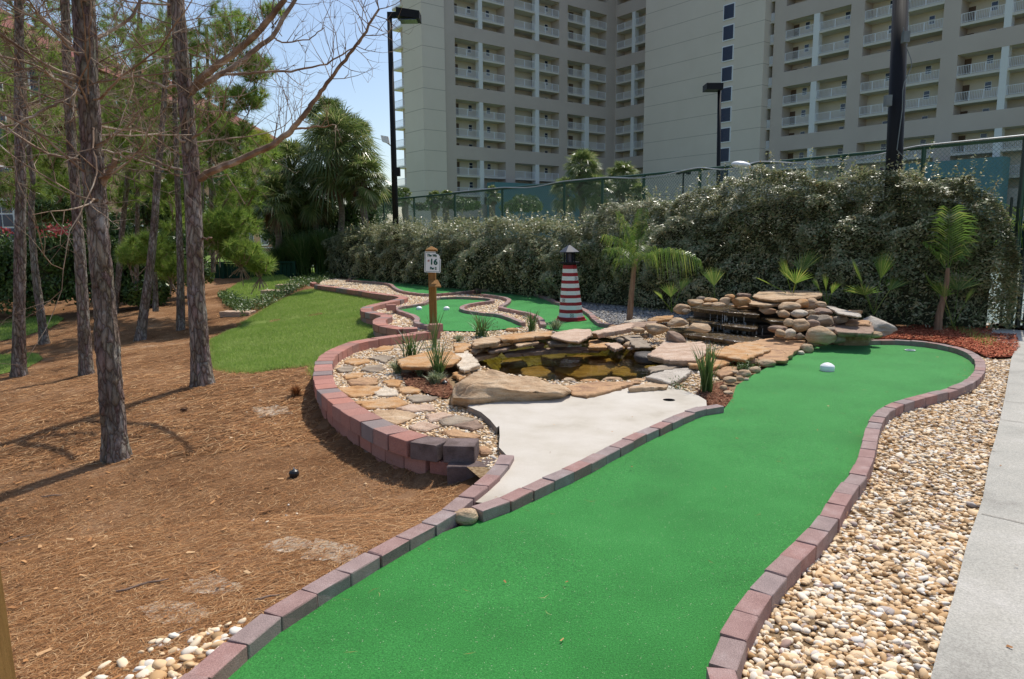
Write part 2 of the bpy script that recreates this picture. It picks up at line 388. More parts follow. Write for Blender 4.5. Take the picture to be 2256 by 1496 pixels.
# gravel bed: everything level to the right of the edge line
pathL = xy([(2050,1496),(2075,1400),(2105,1300),(2130,1200),(2165,1100),(2180,1010),(2195,960),(2213,880),(2228,790),(2236,772)], 0)
gravel = [(-2.3, .3)]+curbL[2:-2]+wall1[1:-1]+list(reversed(wall2[:-1]))+[fen(20.6+2.6, 2.3), fen(22, 1.5), fen(1.3, 1.5), fen(1.3, 3.6)]+list(reversed(pathL))+[(1.6, .3)]
sheet('gravel_bed', gravel, .35, lambda W: np.full(len(W), -.03), M['gravelbase'], holes=[PONDW])
# turf
def turfmat():
    m, nt, b = newmat('putting_turf'); tc = nt.nodes.new('ShaderNodeTexCoord'); v = tc.outputs['Object']
    n = nz(nt, 1.6, 6, .6, v); r = ramp(nt, [(.3, A(.018, .195, .022)), (.5, A(.025, .24, .031)), (.72, A(.036, .275, .043))]); nt.links.new(n.outputs['Fac'], r.inputs[0])
    f1 = nz(nt, 130, 6, .85, v); r2 = ramp(nt, [(.38, A(.35, .45, .35)), (.5, A(.85, .9, .85)), (.64, A(2.2, 1.45, 1.9))]); nt.links.new(f1.outputs['Fac'], r2.inputs[0])
    c = mix(nt, r.outputs[0], r2.outputs[0], 1.0, 'MULTIPLY')
    vo = nz(nt, 75, vec=v, kind='ShaderNodeTexVoronoi'); r3 = ramp(nt, [(.1, A(1, 1, 1)), (.17, A(0, 0, 0))]); nt.links.new(vo.outputs['Distance'], r3.inputs[0])
    th = nz(nt, 30, 2, .5, v); r4 = ramp(nt, [(.52, A(0, 0, 0)), (.6, A(1, 1, 1))]); nt.links.new(th.outputs['Fac'], r4.inputs[0])
    sp = mix(nt, r3.outputs[0], r4.outputs[0], 1.0, 'MULTIPLY')
    c = mix(nt, c, A(.5, .55, .36), sp)
    nt.links.new(c, b.inputs['Base Color']); b.inputs['Roughness'].default_value = .75; b.inputs['Specular IOR Level'].default_value = .25
    b.inputs['Sheen Weight'].default_value = .12; b.inputs['Sheen Roughness'].default_value = .5; b.inputs['Sheen Tint'].default_value = A(.7, .95, .75)
    bp = nt.nodes.new('ShaderNodeBump'); bp.inputs['Distance'].default_value = .006; nt.links.new(f1.outputs['Fac'], bp.inputs['Height']); nt.links.new(bp.outputs[0], b.inputs['Normal'])
    return m
M['turf'] = turfmat()
edgeG = xy([(1600,896),(1613,878),(1622,850),(1660,825),(1697,806),(1728,787),(1745,772),(1800,763),(1850,758),(1890,752)], 0)
turf1 = [curbL[0]]+curbL[1:10]+[curbM[0]]+curbM[1:]+edgeG+list(reversed(curbR))
cupP = at(1474, 881, .03); CUP1 = [(cupP.x+.056*math.cos(a), cupP.y+.056*math.sin(a)) for a in np.linspace(0, 2*PI, 21)[:-1]]
cupQ = at(2005, 772, 0); CUP2 = [(cupQ.x+.054*math.cos(a), cupQ.y+.054*math.sin(a)) for a in np.linspace(0, 2*PI, 21)[:-1]]
sheet('putting_green', turf1, .3, lambda W: np.array([.008*noise.noise((x*.8, y*.8, 1)) for x, y in W]), M['turf'], holes=[CUP2])
nearA = xy([(240,365),(400,375),(520,385),(600,400),(640,430),(700,455),(800,472),(930,482),(1100,472),(1250,457),(1335,446)], .05, c5)
farA = xy([(1345,441),(1200,420),(1000,392),(850,370),(700,347),(600,337),(480,330),(350,338),(262,352)], .05, c5)
turfA = nearA+farA
sheet('putting_green', turfA, .5, .0, M['turf'])
nearB = xy([(1360,482),(1500,500),(1582,525),(1556,562),(1515,590),(1600,610),(1750,640),(1840,680),(1868,735)], .05, c5)
farB = xy([(1350,446),(1520,447),(1650,453),(1780,475),(1900,510),(1990,552)], .05, c5)+xy([(1262,672),(1283.5,680.5),(1300.6,692),(1311,703),(1324,712.6),(1345,716)], .05)
turfB = list(reversed(nearB))+farB+xy([(1330,730),(1262,738)], 0)
sheet('putting_green', turfB, .4, .0, M['turf'])
nearC = xy([(1000,510),(930,530),(880,555),(800,570),(700,585),(640,600),(680,620),(740,640),(800,662),(828,690),(812,710),(850,730),(930,748)], .05, c5)
topC = xy([(1000,510),(1150,505),(1300,510),(1420,518),(1450,530),(1430,540),(1350,550),(1240,570),(1192,592),(1222,615),(1350,635),(1500,650),(1600,680),(1700,720)], .05, c5)
turfC = list(reversed(nearC))+topC[1:]+xy([(1690,748),(1600,765),(1400,783),(1250,788),(1050,783)], 0, c5)
sheet('putting_green', turfC, .4, .0, M['turf'])
# white pad
PADZ = .03
padpoly = xy([(1030,895),(1060,908),(1080,925),(1094,942),(1100,938),(1101,960),(1099,985),(1118,1005)], PADZ)+curbL[-2:-7:-1]+xy([(1045,1106)], PADZ)+curbM[1:-1]+xy([(1556,882),(1540,872),(1500,858),(1470,848),(1440,845),(1380,845),(1330,855),(1290,858),(1250,860),(1180,860),(1100,864),(1045,872)], PADZ)
pad = sheet('concrete_pad', padpoly, .25, PADZ, M['whitepad'], holes=[CUP1])
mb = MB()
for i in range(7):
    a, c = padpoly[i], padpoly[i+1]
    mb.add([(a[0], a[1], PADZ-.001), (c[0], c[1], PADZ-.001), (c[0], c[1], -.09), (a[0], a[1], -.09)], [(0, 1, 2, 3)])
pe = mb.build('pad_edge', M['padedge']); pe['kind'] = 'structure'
def cup(poly, z, nm, label):
    mb = MB(); n = len(poly); vs = [(x, y, z-.001) for x, y in poly]+[(x, y, z-.1) for x, y in poly]
    mb.add(vs, [(i, (i+1) % n, n+(i+1) % n, n+i) for i in range(n)]+[tuple(range(n, 2*n))])
    c = np.mean(poly, axis=0); t = thing('golf_cup', label, 'golf hole', (c[0], c[1], z))
    mb.build('cup_liner', M['cup'], t)
cup(CUP1, PADZ, '', 'dark round hole sunk in the white concrete pad')
cup(CUP2, 0, '', 'hole in the green turf under the shadow of the small palm')
# flag disc beside far cup (pale rim)
t = MB(); pts = [(cupQ.x+.06*math.cos(a), cupQ.y+.06*math.sin(a), .004) for a in np.linspace(0, 2*PI, 25)]
t.tube(pts, .006, 6, False); o = t.build('cup_rim', M['whiteplastic'], None, cupQ); tag(o, 'pale ring round the hole at the far end of the green', 'ring')
# path
pathpoly = pathL+xy([(2222,757),(2180,752),(2160,738),(2150,722),(2200,712)], 0)+[fen(1.2, .35), fen(-6, .35), (9, .3), (1.58, .3)]
sheet('concrete_path', pathpoly, .5, .004, M['concrete'])
mb = MB()
def strip(a, c, wdt, z, mb):
    a, c = np.array(a), np.array(c); d = c-a; L = np.hypot(*d); n = np.array([-d[1], d[0]])/L*wdt/2
    mb.add([(*(a-n), z), (*(c-n), z), (*(c+n), z), (*(a+n), z)], [(0, 1, 2, 3)])
for p, q in (((2162,1134),(2430,1196)), ((2197,925),(2450,960)), ((2214,886),(2450,905)), ((2180,755),(2400,770))):
    a, c = at(*p, 0), at(*q, 0); strip((a.x, a.y), (c.x, c.y), .007, .008, mb)
o = mb.build('path_joint', M['padedge']); o['kind'] = 'structure'
# red mulch bed and brown mulch patches
mulch = xy([(1900,747),(1925,738),(1960,734),(1990,720),(2040,712),(2130,715),(2185,722),(2185,735),(2238,738),(2246,765),(2226,785),(2178,787),(2158,778),(2130,768),(2085,756),(2030,748),(1970,745)], 0)
sheet('mulch_bed', mulch, .3, -.005, M['redsoil'])
mulch2 = xy([(1545,888),(1530,872),(1545,850),(1590,838),(1612,860),(1616,882),(1598,893)], 0)
M['darkmulch'] = stuffmat('dark_mulch', [(.3, A(.12, .045, .025)), (.7, A(.26, .11, .06))], 10, 4, .9, spec=.15, rand=[(0, A(.09, .035, .02)), (.6, A(.26, .11, .06)), (1, A(.4, .24, .14))], rand_amt=.7)
sheet('mulch_bed', mulch2, .2, -.012, M['darkmulch'])
mulch3 = xy([(885,828),(930,822),(985,838),(1000,862),(985,880),(940,868),(895,850)], -.02)
sheet('mulch_bed', mulch3, .2, -.012, M['darkmulch'])
# pond bed and water
def bedz(W):
    d, _ = dist_poly(W, PONDB, True); k = np.clip(d/.55, 0, 1)
    lum = np.array([noise.noise((x*3, y*3, 0)) for x, y in W])*.05
    return -.06-.34*k*k*(3-2*k)+lum*k
sheet('pond_bed', PONDB, .09, bedz, M['bed'])
m, nt, b = newmat('pond_water')
nt.nodes.remove(b); out = nt.nodes['Material Output']
tr = nt.nodes.new('ShaderNodeBsdfTransparent'); tr.inputs[0].default_value = A(.72, .7, .4)
gl = nt.nodes.new('ShaderNodeBsdfGlossy'); gl.inputs['Roughness'].default_value = .03; gl.inputs[0].default_value = A(.95, .95, .95)
fr = nt.nodes.new('ShaderNodeFresnel'); fr.inputs[0].default_value = 1.33
tc = nt.nodes.new('ShaderNodeTexCoord'); wn = nz(nt, 7, 3, .5, tc.outputs['Object']); bp = nt.nodes.new('ShaderNodeBump'); bp.inputs['Distance'].default_value = .006
nt.links.new(wn.outputs['Fac'], bp.inputs['Height']); nt.links.new(bp.outputs[0], gl.inputs['Normal']); nt.links.new(bp.outputs[0], fr.inputs['Normal'])
ms = nt.nodes.new('ShaderNodeMixShader'); nt.links.new(fr.outputs[0], ms.inputs[0]); nt.links.new(tr.outputs[0], ms.inputs[1]); nt.links.new(gl.outputs[0], ms.inputs[2]); nt.links.new(ms.outputs[0], out.inputs[0])
M['water'] = m
sheet('pond_water', PONDW, .15, -.085, M['water'])
# lawns
lawnA = gxy([(470,750),(473,800),(500,816),(560,821),(620,812),(665,808),(688,800)])+[tuple(np.array(p)-np.array([.1, 0])) for p in wall1[20:-4]]+list(reversed([tuple(p) for p in wall2[:-2]]))+gxy([(672,642),(640,655),(590,681),(540,711),(500,735)])
lawnz = lambda W: Hn(W)+.012
sheet('lawn', lawnA, .22, lawnz, M['lawn'])
lawnB = gxy([(480,654),(500,640),(530,622),(570,608),(615,600),(680,597),(742,602),(735,610),(700,622),(640,640),(570,660),(520,672)])
sheet('lawn', lawnB, .3, lawnz, M['lawn'])
lawnC = gxy([(-260,706),(0,704),(60,699),(125,697),(141,704),(110,724),(60,740),(0,752),(-200,760)])
sheet('lawn', lawnC, .3, lawnz, M['lawn'])
lawnD = gxy([(-250,800),(0,778),(50,776),(85,782),(95,792),(60,812),(0,826),(-250,860)])
sheet('lawn', lawnD, .3, lawnz, M['lawn'])
# tennis court beyond the fence
court = [fen(-8, -.4), fen(34, -.4), fen(34, -30), fen(-8, -30)]
cp = [(float(a), float(b)) for a, b in court]
sheet('tennis_court', cp, 3, .0, M['court'])
mb = MB()
for off in (-3.2, -4.6, -9, -20.5, -26): strip(fen(-6, off), fen(30, off), .06, .006, mb)
for s in (2.0, 13.9, 25.8): strip(fen(s, -3.2), fen(s, -26), .06, .0065, mb)
o = mb.build('court_lines', M['courtline']); o['kind'] = 'structure'
# ---------------------------------------------------------------- bevelled block template
def bevbox(bev, seg=1):
    bm = bmesh.new(); bmesh.ops.create_cube(bm, size=1)
    return bm
def brickmesh(L, W, Hh, bev, rough=.0015, front=0.0):
    bm = bmesh.new(); bmesh.ops.create_cube(bm, size=1)
    bmesh.ops.scale(bm, vec=(L, W, Hh), verts=bm.verts)
    bmesh.ops.bevel(bm, geom=list(bm.edges), offset=bev, segments=2, affect='EDGES', profile=.6)
    for v in bm.verts:
        if front and v.co.y > 0: v.co.y += front*(1-(2*v.co.x/L)**2)
        v.co += Vector((rnd.uniform(-rough, rough), rnd.uniform(-rough, rough), rnd.uniform(-rough, rough)))
    me = bpy.data.meshes.new('m'); bm.to_mesh(me); bm.free(); return me
def brickrun(name, label, cat, line, L, W, z0, z1, pname, mat, outer=1, off=0.0, front=0.0, bev=.006, jitz=.004, rand=1.0, root=None, group=None, darkn=0):
    pts = smoothline(line, L); n = len(pts)-1
    if root is None:
        c = pts[n//2]; root = thing(name, label, cat, (float(c[0]), float(c[1]), z0), group)
    org = ORG[root.name]
    variants = [brickmesh(1, W, z1-z0, bev, .0018, front) for _ in range(4)]
    for i in range(n):
        mt_ = M['darkblock'] if i < darkn else mat
        a, b = pts[i], pts[i+1]; d = b-a; l = float(np.hypot(*d)); d = d/l; nn = np.array([-d[1], d[0]])*outer
        mid = (a+b)/2+nn*off
        me = variants[i % 4] if False else brickmesh(l-.006, W*rnd.uniform(.97, 1.03), z1-z0, bev, .0018, front)
        me.materials.append(mt_)
        o = bpy.data.objects.new(pname, me); COL.objects.link(o); o.parent = root
        o.location = Vector((mid[0]+rnd.uniform(-1, 1)*.004*rand, mid[1]+rnd.uniform(-1, 1)*.004*rand, (z0+z1)/2+rnd.uniform(-jitz, jitz)))-org
        ang = math.atan2(d[1], d[0]) if outer > 0 else math.atan2(-d[1], -d[0])
        o.rotation_euler = (rnd.uniform(-.02, .02), rnd.uniform(-.015, .015), ang+rnd.uniform(-.025, .025)*rand)
    return root
CB = 'brick kerbs of the mini golf course'
brickrun('brick_kerb', 'long paver kerb on the right of the near green, curling round its far end', 'brick kerb', curbR, .205, .098, -.05, .062, 'paver', M['brick'])
brickrun('brick_kerb', 'paver kerb along the left side of the near green, against the pine straw', 'brick kerb', curbL, .205, .098, -.05, .062, 'paver', M['brick'])
brickrun('brick_kerb', 'paver kerb between the white concrete pad and the near green', 'brick kerb', curbM, .205, .098, -.05, .062, 'paver', M['brick'])
brickrun('brick_kerb', 'paver kerb on the near side of the farthest green strip', 'brick kerb', nearA, .22, .1, -.04, .06, 'paver', M['brick'])
brickrun('brick_kerb', 'paver kerb at the foot of the hedge behind the farthest green strip', 'brick kerb', farA, .22, .1, -.04, .06, 'paver', M['brick'])
brickrun('brick_kerb', 'wavy paver kerb on the left of the green with the lighthouse', 'brick kerb', nearB, .22, .1, -.04, .06, 'paver', M['brick'])
brickrun('brick_kerb', 'paver kerb passing behind the lighthouse along the grey gravel', 'brick kerb', farB, .22, .1, -.04, .06, 'paver', M['brick'])
brickrun('brick_kerb', 'short wavy paver kerb left of the signpost green', 'brick kerb', nearC, .22, .1, -.04, .06, 'paver', M['brick'])
brickrun('brick_kerb', 'paver kerb round the back and right of the signpost green', 'brick kerb', topC, .22, .1, -.04, .06, 'paver', M['brick'])
M['darkblock'] = stuffmat('dark_wall_block', [(.3, A(.1, .07, .06)), (.6, A(.2, .15, .14)), (.8, A(.28, .2, .18))], 7, 6, .92, .006, 90, .2, objrand=True, fine=(200, .75, 1.15))
# retaining walls, two courses of split-face blocks
R1_ = r = brickrun('retaining_wall', 'curved two course red block wall round the stone patio', 'retaining wall', wall1, .235, .2, -.035, .09, 'wall_block', M['block'], outer=-1, front=.012, bev=.008, rand=2.0, darkn=2)
wl = xy([(1490,1045)], -.04, c1)+wall1[:-6]
brickrun('', '', '', wl, .24, .2, -.16, -.038, 'wall_block', M['block'], outer=-1, off=.035, darkn=1, front=.012, bev=.008, root=r)
brickrun('', '', '', wl[:-2], .24, .2, -.29, -.163, 'wall_block', M['block'], outer=-1, off=.045, front=.012, bev=.008, root=r)
r = brickrun('retaining_wall', 'serpentine red block wall above the lawn beside the far greens', 'retaining wall', wall2, .26, .22, -.03, .09, 'wall_block', M['block'], outer=1, front=.0, bev=.01, rand=1.5)
brickrun('', '', '', wall2, .34, .2, -.2, -.033, 'wall_block', M['block'], outer=1, off=0, front=.0, bev=.01, root=r)
brickrun('', '', '', xy([(1540,1066),(1400,1078),(1250,1074),(1120,1060)], -.03, c1), .3, .17, -.17, -.024, 'wall_block', M['darkblock'], outer=-1, front=.01, bev=.008, root=R1_)
# a few loose blocks lying on edge
def loose(px, py, z, rot, label, tilt=0.0):
    p = at(px, py, z); me = brickmesh(.2, .14, .12, .008)
    me.materials.append(M['block']); o = bpy.data.objects.new('loose_block', me); COL.objects.link(o); o.location = p+Vector((0, 0, .05)); o.rotation_euler = (tilt, 0, rot)
    tag(o, label, 'block')
loose(960, 729, .09, .4, 'red block standing at the foot of the signpost')
loose(691, 630, -.04, .9, 'single red block lying in the grass at the far tip of the serpentine wall', .3)
loose(862, 683, .06, .2, 'red block upright on the gravel inside the lower bend of the serpentine wall')

# ---------------------------------------------------------------- stones
def flagstone(pts, z, th, mat, label, f=None, group=None, jit=.012, tilt=0.0, name='flagstone', cat='flagstone', poly=None, under=.86):
    P = np.array(xy(pts, z, f)) if poly is None else np.array(poly)
    n = len(P); V = []
    for i in range(n):
        a, b = P[i], P[(i+1) % n]; L = np.hypot(*(b-a)); k = max(2, int(L/.045)); k = min(k, 14)
        for j in range(k):
            q = a+(b-a)*j/k
            if j: q = q+rng.normal(0, min(jit, L*.04), 2)
            V.append(q)
    V = np.array(V); c = V.mean(0); m = len(V); mb = MB()
    rad = np.hypot(*(V-c).T)
    def ring(sc_, dz, nzamp=0):
        W = c+(V-c)*sc_
        return [(w_[0], w_[1], z+dz+nzamp*noise.noise((w_[0]*7, w_[1]*7, z*9))+tilt*(w_[0]-c[0])) for w_ in W]
    inner = 1-.012/max(rad.mean(), .05)
    rings = [ring(.4, 0, .012), ring(.75, 0, .012), ring(inner, -.001, .01), ring(1, -.010, .006), ring(.985+rng.uniform(-.01, .01), -th*.55), ring(under+.08, -th)]
    vs = [(c[0], c[1], z)]; [vs.extend(r_) for r_ in rings]; fs = []
    for i in range(m): fs.append((0, 1+i, 1+(i+1) % m))
    for r_ in range(len(rings)-1):
        for i in range(m): fs.append((1+r_*m+i, 1+(r_+1)*m+i, 1+(r_+1)*m+(i+1) % m, 1+r_*m+(i+1) % m))
    mb.add(vs, fs)
    o = mb.build(name, M['s_'+mat], None, (c[0], c[1], z-th))
    me = o.data; bm = bmesh.new(); bm.from_mesh(me); bmesh.ops.recalc_face_normals(bm, faces=bm.faces); bm.to_mesh(me); bm.free()
    return tag(o, label, cat, group)
ICO = {}
def ico(sub):
    if sub not in ICO:
        bm = bmesh.new(); bmesh.ops.create_icosphere(bm, subdivisions=sub, radius=1)
        bm.verts.ensure_lookup_table(); ICO[sub] = (np.array([v.co[:] for v in bm.verts]), np.array([[v.index for v in f.verts] for f in bm.faces])); bm.free()
    return ICO[sub]
def rock(X, Y, W, Hh, mat, label, f=None, depth=None, z=None, ang=0.0, angular=0.0, deep=.85, group=None, name='river_rock', cat='rock', sub=4, rough=.12):
    """rounded rock whose outline is W x H photo pixels (in crop units when f is given)"""
    k = 1.0
    if f is c1: k = 3.324
    elif f is c2: k = 4.512
    elif f is c3: k = 3.639
    if f: X, Y = f(X, Y)
    W, Hh = W/k, Hh/k
    if depth is None:
        bz = 0.0 if z is None else z; q = at(X, Y+Hh/2, bz); depth = q.y+W*pxs(q.y)*.35
    c = aty(X, Y, depth); s = pxs(depth)*(1.1 if f is c3 else 1.0); a, b, h = W/2*s, W/2*s*deep, Hh/2*s
    b = min(b, max(h*2.2, a*.6))
    V, F = ico(sub); V = V.copy(); sd_ = rnd.uniform(0, 99)
    sup = .86
    V = np.sign(V)*np.abs(V)**sup; V /= np.maximum(np.linalg.norm(V, axis=1)[:, None]**.55, .1)
    D = np.array([noise.noise((v[0]*1.1+sd_, v[1]*1.1, v[2]*1.1)) for v in V])*rough*1.6+np.array([noise.noise((v[0]*3.3+sd_, v[1]*3.3, v[2]*3.3)) for v in V])*rough*.45
    V = V*(1+D)[:, None]
    if angular:
        for _ in range(9):
            nn = rng.normal(0, 1, 3); nn /= np.linalg.norm(nn); t = V@nn; lim = rng.uniform(.55, .8)
            V -= np.outer(np.maximum(t-lim, 0), nn)*angular
    V /= np.abs(V).max(0)
    V = V*np.array([a, b, h])
    ca, sa = math.cos(ang), math.sin(ang)
    R = np.array([[ca, 0, -sa], [0, 1, 0], [sa, 0, ca]]); V = V@R.T
    V += np.array(c)
    o = link(name, npmesh(V, F, 3), M['s_'+mat], None, (c.x, c.y, c.z-h), smooth=angular < .5)
    return tag(o, label, cat, group)
PF = 'flagstones laid in the gravel patio'
for pts, mt, lab in (
 ([(570,228),(650,202),(725,207),(700,235),(600,244)], 'orange', 'narrow orange flagstone at the back of the patio, near the wall'),
 ([(360,320),(420,293),(520,298),(552,320),(430,344)], 'orange', 'orange flagstone near the grey block on the far bend of the patio wall'),
 ([(298,372),(375,345),(432,350),(420,385),(330,392)], 'grey', 'grey flagstone beside the wall, left end of the patio'),
 ([(480,380),(530,345),(640,338),(655,372),(600,392)], 'grey', 'bluish grey flagstone beside the grass clump in the patio'),
 ([(350,420),(420,400),(505,403),(470,435),(372,443)], 'orange', 'small orange flagstone left of centre in the patio'),
 ([(380,460),(490,432),(600,438),(602,476),(520,492),(410,487)], 'rust', 'rust brown flagstone in the middle of the patio'),
 ([(318,512),(420,495),(600,495),(642,510),(560,562),(420,574),(350,547)], 'orange', 'large orange flagstone with a pointed right end on the patio'),
 ([(572,547),(660,498),(752,530),(750,566),(600,562)], 'pale', 'whitish flagstone in the middle of the patio'),
 ([(640,460),(700,444),(792,460),(762,500),(680,492)], 'orange', 'orange flagstone touching the mulch in the patio'),
 ([(750,512),(850,498),(942,520),(900,547),(780,547)], 'orange', 'orange flagstone next to the mulch, left of the boulder'),
 ([(430,612),(600,588),(740,573),(832,625),(720,652),(520,658)], 'orange', 'broad orange slab across the middle of the patio'),
 ([(810,576),(900,558),(1052,575),(990,602),(860,608)], 'grey', 'grey brown flagstone pointing at the boulder'),
 ([(738,657),(850,623),(1012,635),(1032,667),(860,683)], 'pink', 'pinkish cream flagstone in front of the boulder'),
 ([(555,687),(620,668),(780,673),(904,710),(740,773),(620,742)], 'tan', 'large tan flagstone near the front of the patio'),
 ([(950,707),(1080,683),(1162,705),(1040,747),(990,752)], 'pink', 'pink flagstone next to the dark slate in the patio'),
 ([(1050,747),(1190,706),(1342,740),(1240,772),(1080,774)], 'grey', 'dark slate coloured flagstone near the white pad'),
 ([(828,782),(940,753),(1062,790),(960,824),(870,812)], 'pink', 'pinkish flagstone at the front of the patio behind the red blocks'),
 ([(1150,778),(1340,745),(1385,790),(1300,814)], 'purple', 'purplish grey flagstone by the rim of the white pad'),
 ([(1072,827),(1180,813),(1362,857),(1300,884),(1120,852)], 'rust', 'long brown flagstone closest to the dark end blocks of the wall'),
 ([(540,292),(640,268),(722,280),(660,322)], 'grey', 'small grey flagstone behind the striped grass tuft'),
 ([(1340,940),(1400,930),(1450,985),(1360,990)], 'rust', 'brown flagstone wedged in the corner by the white pad')):
    flagstone(pts, -.002, .05, mt, lab, c1, PF)
flagstone([(735,305),(900,265),(1000,240),(1150,248),(1222,290),(1160,332),(980,357),(780,352)], .13, .05, 'orange', 'long orange slab raised on stones between the two tall grass clumps', c1)
flagstone([(1140,262),(1270,238),(1355,340),(1240,387),(1180,340)], .09, .045, 'pale', 'pale beige slab at the left end of the pond', c1)
flagstone([(1150,400),(1240,370),(1290,395),(1200,450)], .03, .04, 'orange', 'orange slab tucked behind the big boulder', c1)
for X, Y, W, Hh, mt, lab in ((820,385,120,60,'grey','dark stone propping the raised orange slab'),(1080,365,110,60,'grey','grey stone under the right end of the raised orange slab')):
    rock(X, Y, W, Hh, mt, lab, c1, z=-.03)
# pond far rim
FR = 'stacked stones on the far rim of the pond'
for pts, z, th, mt, lab in (
 ([(185,305),(400,268),(485,295),(425,332),(205,362)], .17, .055, 'tan', 'tan capstone at the left of the far pond rim'),
 ([(405,268),(700,238),(960,215),(978,262),(700,290),(480,308)], .18, .05, 'orange', 'long thin orange capstone on the far pond rim'),
 ([(965,272),(1000,235),(1200,195),(1360,200),(1372,250),(1240,328),(1100,307)], .19, .04, 'pink', 'wide peach slab in the middle of the far pond rim'),
 ([(1370,228),(1560,175),(1765,135),(1800,150),(1770,190),(1600,222),(1425,250)], .17, .07, 'pink', 'long pinkish beam stone behind the pond'),
 ([(1765,138),(2020,118),(2010,160),(1775,188)], .17, .07, 'purple', 'dark purplish beam stone behind the pond'),
 ([(-10,345),(100,335),(188,352),(100,422),(5,425)], .11, .06, 'orange', 'blocky orange stone at the left corner of the pond'),
 ([(335,360),(500,322),(660,300),(668,322),(500,348),(370,370)], .12, .035, 'orange', 'thin orange slate under the left capstones of the pond'),
 ([(595,342),(830,310),(845,330),(640,368)], .11, .035, 'tan', 'thin tan slate under the middle capstones of the pond'),
 ([(140,402),(320,350),(335,370),(200,432)], .07, .04, 'tan', 'tan slate at the left inner edge of the pond'),
 ([(320,392),(600,350),(520,402),(350,424)], .06, .04, 'purple', 'brownish slate just above the water at the far left of the pond'),
 ([(915,312),(1150,320),(1125,352),(950,347)], .1, .04, 'grey', 'grey slate under the wide peach slab'),
 ([(480,430),(760,395),(1100,380),(1500,378),(1480,400),(1000,415),(500,455)], -.02, .05, 'purple', 'dark wet slate at the far waterline of the pond'),
 ([(150,455),(330,420),(480,405),(440,440),(200,500)], .0, .05, 'rust', 'brown slate at the left waterline of the pond'),
 ([(45,500),(190,470),(258,555),(170,587),(85,578)], .05, .05, 'pale', 'cream slab pointing into the pond on its left'),
 ([(-20,440),(140,418),(152,470),(30,485)], .08, .05, 'pale', 'light grey slab behind the big boulder'),
 ([(1340,320),(1420,300),(1560,340),(1520,385),(1340,380)], .03, .05, 'orange', 'flat orange stone at the right of the far pond rim'),
 ([(1500,340),(1620,330),(1680,370),(1600,400)], .05, .05, 'pink', 'small pale stone between the pond and the beam stones'),
 ([(1680,265),(1850,260),(1965,375),(1800,380)], .08, .04, 'grey', 'triangular grey slab beside the pond below the falls')):
    flagstone(pts, z, th, mt, lab, c2, FR)
for X, Y, W, Hh, mt, lab in ((580,382,115,48,'grey','small rounded grey stone in the far pond wall'),(845,365,130,68,'purple','brown rounded stone in the far pond wall'),(280,420,75,52,'tan','small round tan stone at the left of the pond'),
 (1030,362,190,62,'purple','flat purplish stone low in the far pond wall'),(1655,322,85,70,'grey','small blue grey stone at the right of the pond'),(1755,362,155,76,'tan','tan stone with orange veins right of the pond'),
 (1645,388,110,44,'orange','small orange stone at the right waterline'),(1765,397,90,34,'pink','small peach pebble stone at the right waterline'),
 (1400,275,90,40,'tan','small stone under the wide peach slab right corner'),(1845,215,110,60,'tan','small tan stone below the dark beam stone')):
    rock(X, Y, W, Hh, mt, lab, c2, z=-.02)
# near rim
for X, Y, W, Hh, mt, lab in ((1145,715,135,62,'tan','rounded stone at the near waterline beside the boulder'),(1350,718,205,36,'orange','thin orange stone on the near waterline'),(1575,704,210,52,'tan','long oval stone on the near waterline of the pond'),
 (1830,714,205,48,'orange','smooth orange stone on the near rim of the pond'),(1938,700,135,50,'tan','small tan stone at the right end of the near rim')):
    rock(X, Y, W, Hh, mt, lab, c2, z=-.04)
flagstone([(1100,762),(1400,722),(1860,718),(1700,768),(1500,824),(1320,866),(1180,842)], .06, .06, 'rust', 'big rust and grey slab between the boulder and the pad', c2)
flagstone([(1730,782),(1930,738),(2135,745),(2122,768),(1740,797)], .07, .05, 'tan', 'thin tan slab at the back edge of the white pad', c2)
# right of the pond
flagstone([(165,645),(250,590),(312,540),(375,560),(480,570),(600,562),(650,600),(640,650),(560,702),(350,694)], .09, .08, 'pink', 'large sloping pinkish slab right of the pond under the falls', c3, tilt=.05)
flagstone([(150,830),(330,775),(500,765),(512,800),(400,872),(350,887),(230,852)], .03, .05, 'white', 'light grey slab at the right rim of the pond', c3)
flagstone([(170,760),(480,712),(520,735),(330,775),(200,800)], .0, .05, 'grey', 'wet grey slab at the right waterline', c3)
flagstone([(485,708),(650,668),(842,700),(830,718),(700,757),(520,742)], .06, .05, 'orange', 'orange slab behind the tall grass clump by the green', c3)
flagstone([(660,642),(780,600),(900,560),(1000,553),(1142,602),(1145,622),(1040,662),(960,697),(840,682)], .11, .05, 'orange', 'big flat orange slab stepping down from the falls', c3)
flagstone([(990,556),(1100,532),(1230,520),(1442,547),(1400,592),(1300,672),(1272,704),(1190,700),(1060,690),(1140,622)], .07, .06, 'rust', 'broad rusty slab reaching the edge of the green', c3)
flagstone([(700,790),(790,750),(900,745),(860,800),(760,830)], .02, .04, 'rust', 'small brown slab half under the weeds by the green', c3)
# dark undercut rock at the water
rock(185, 690, 330, 110, 's_dark'[2:], 'dark undercut rock overhanging the right side of the pond', c3, z=-.1, angular=.6, name='boulder', cat='rock')
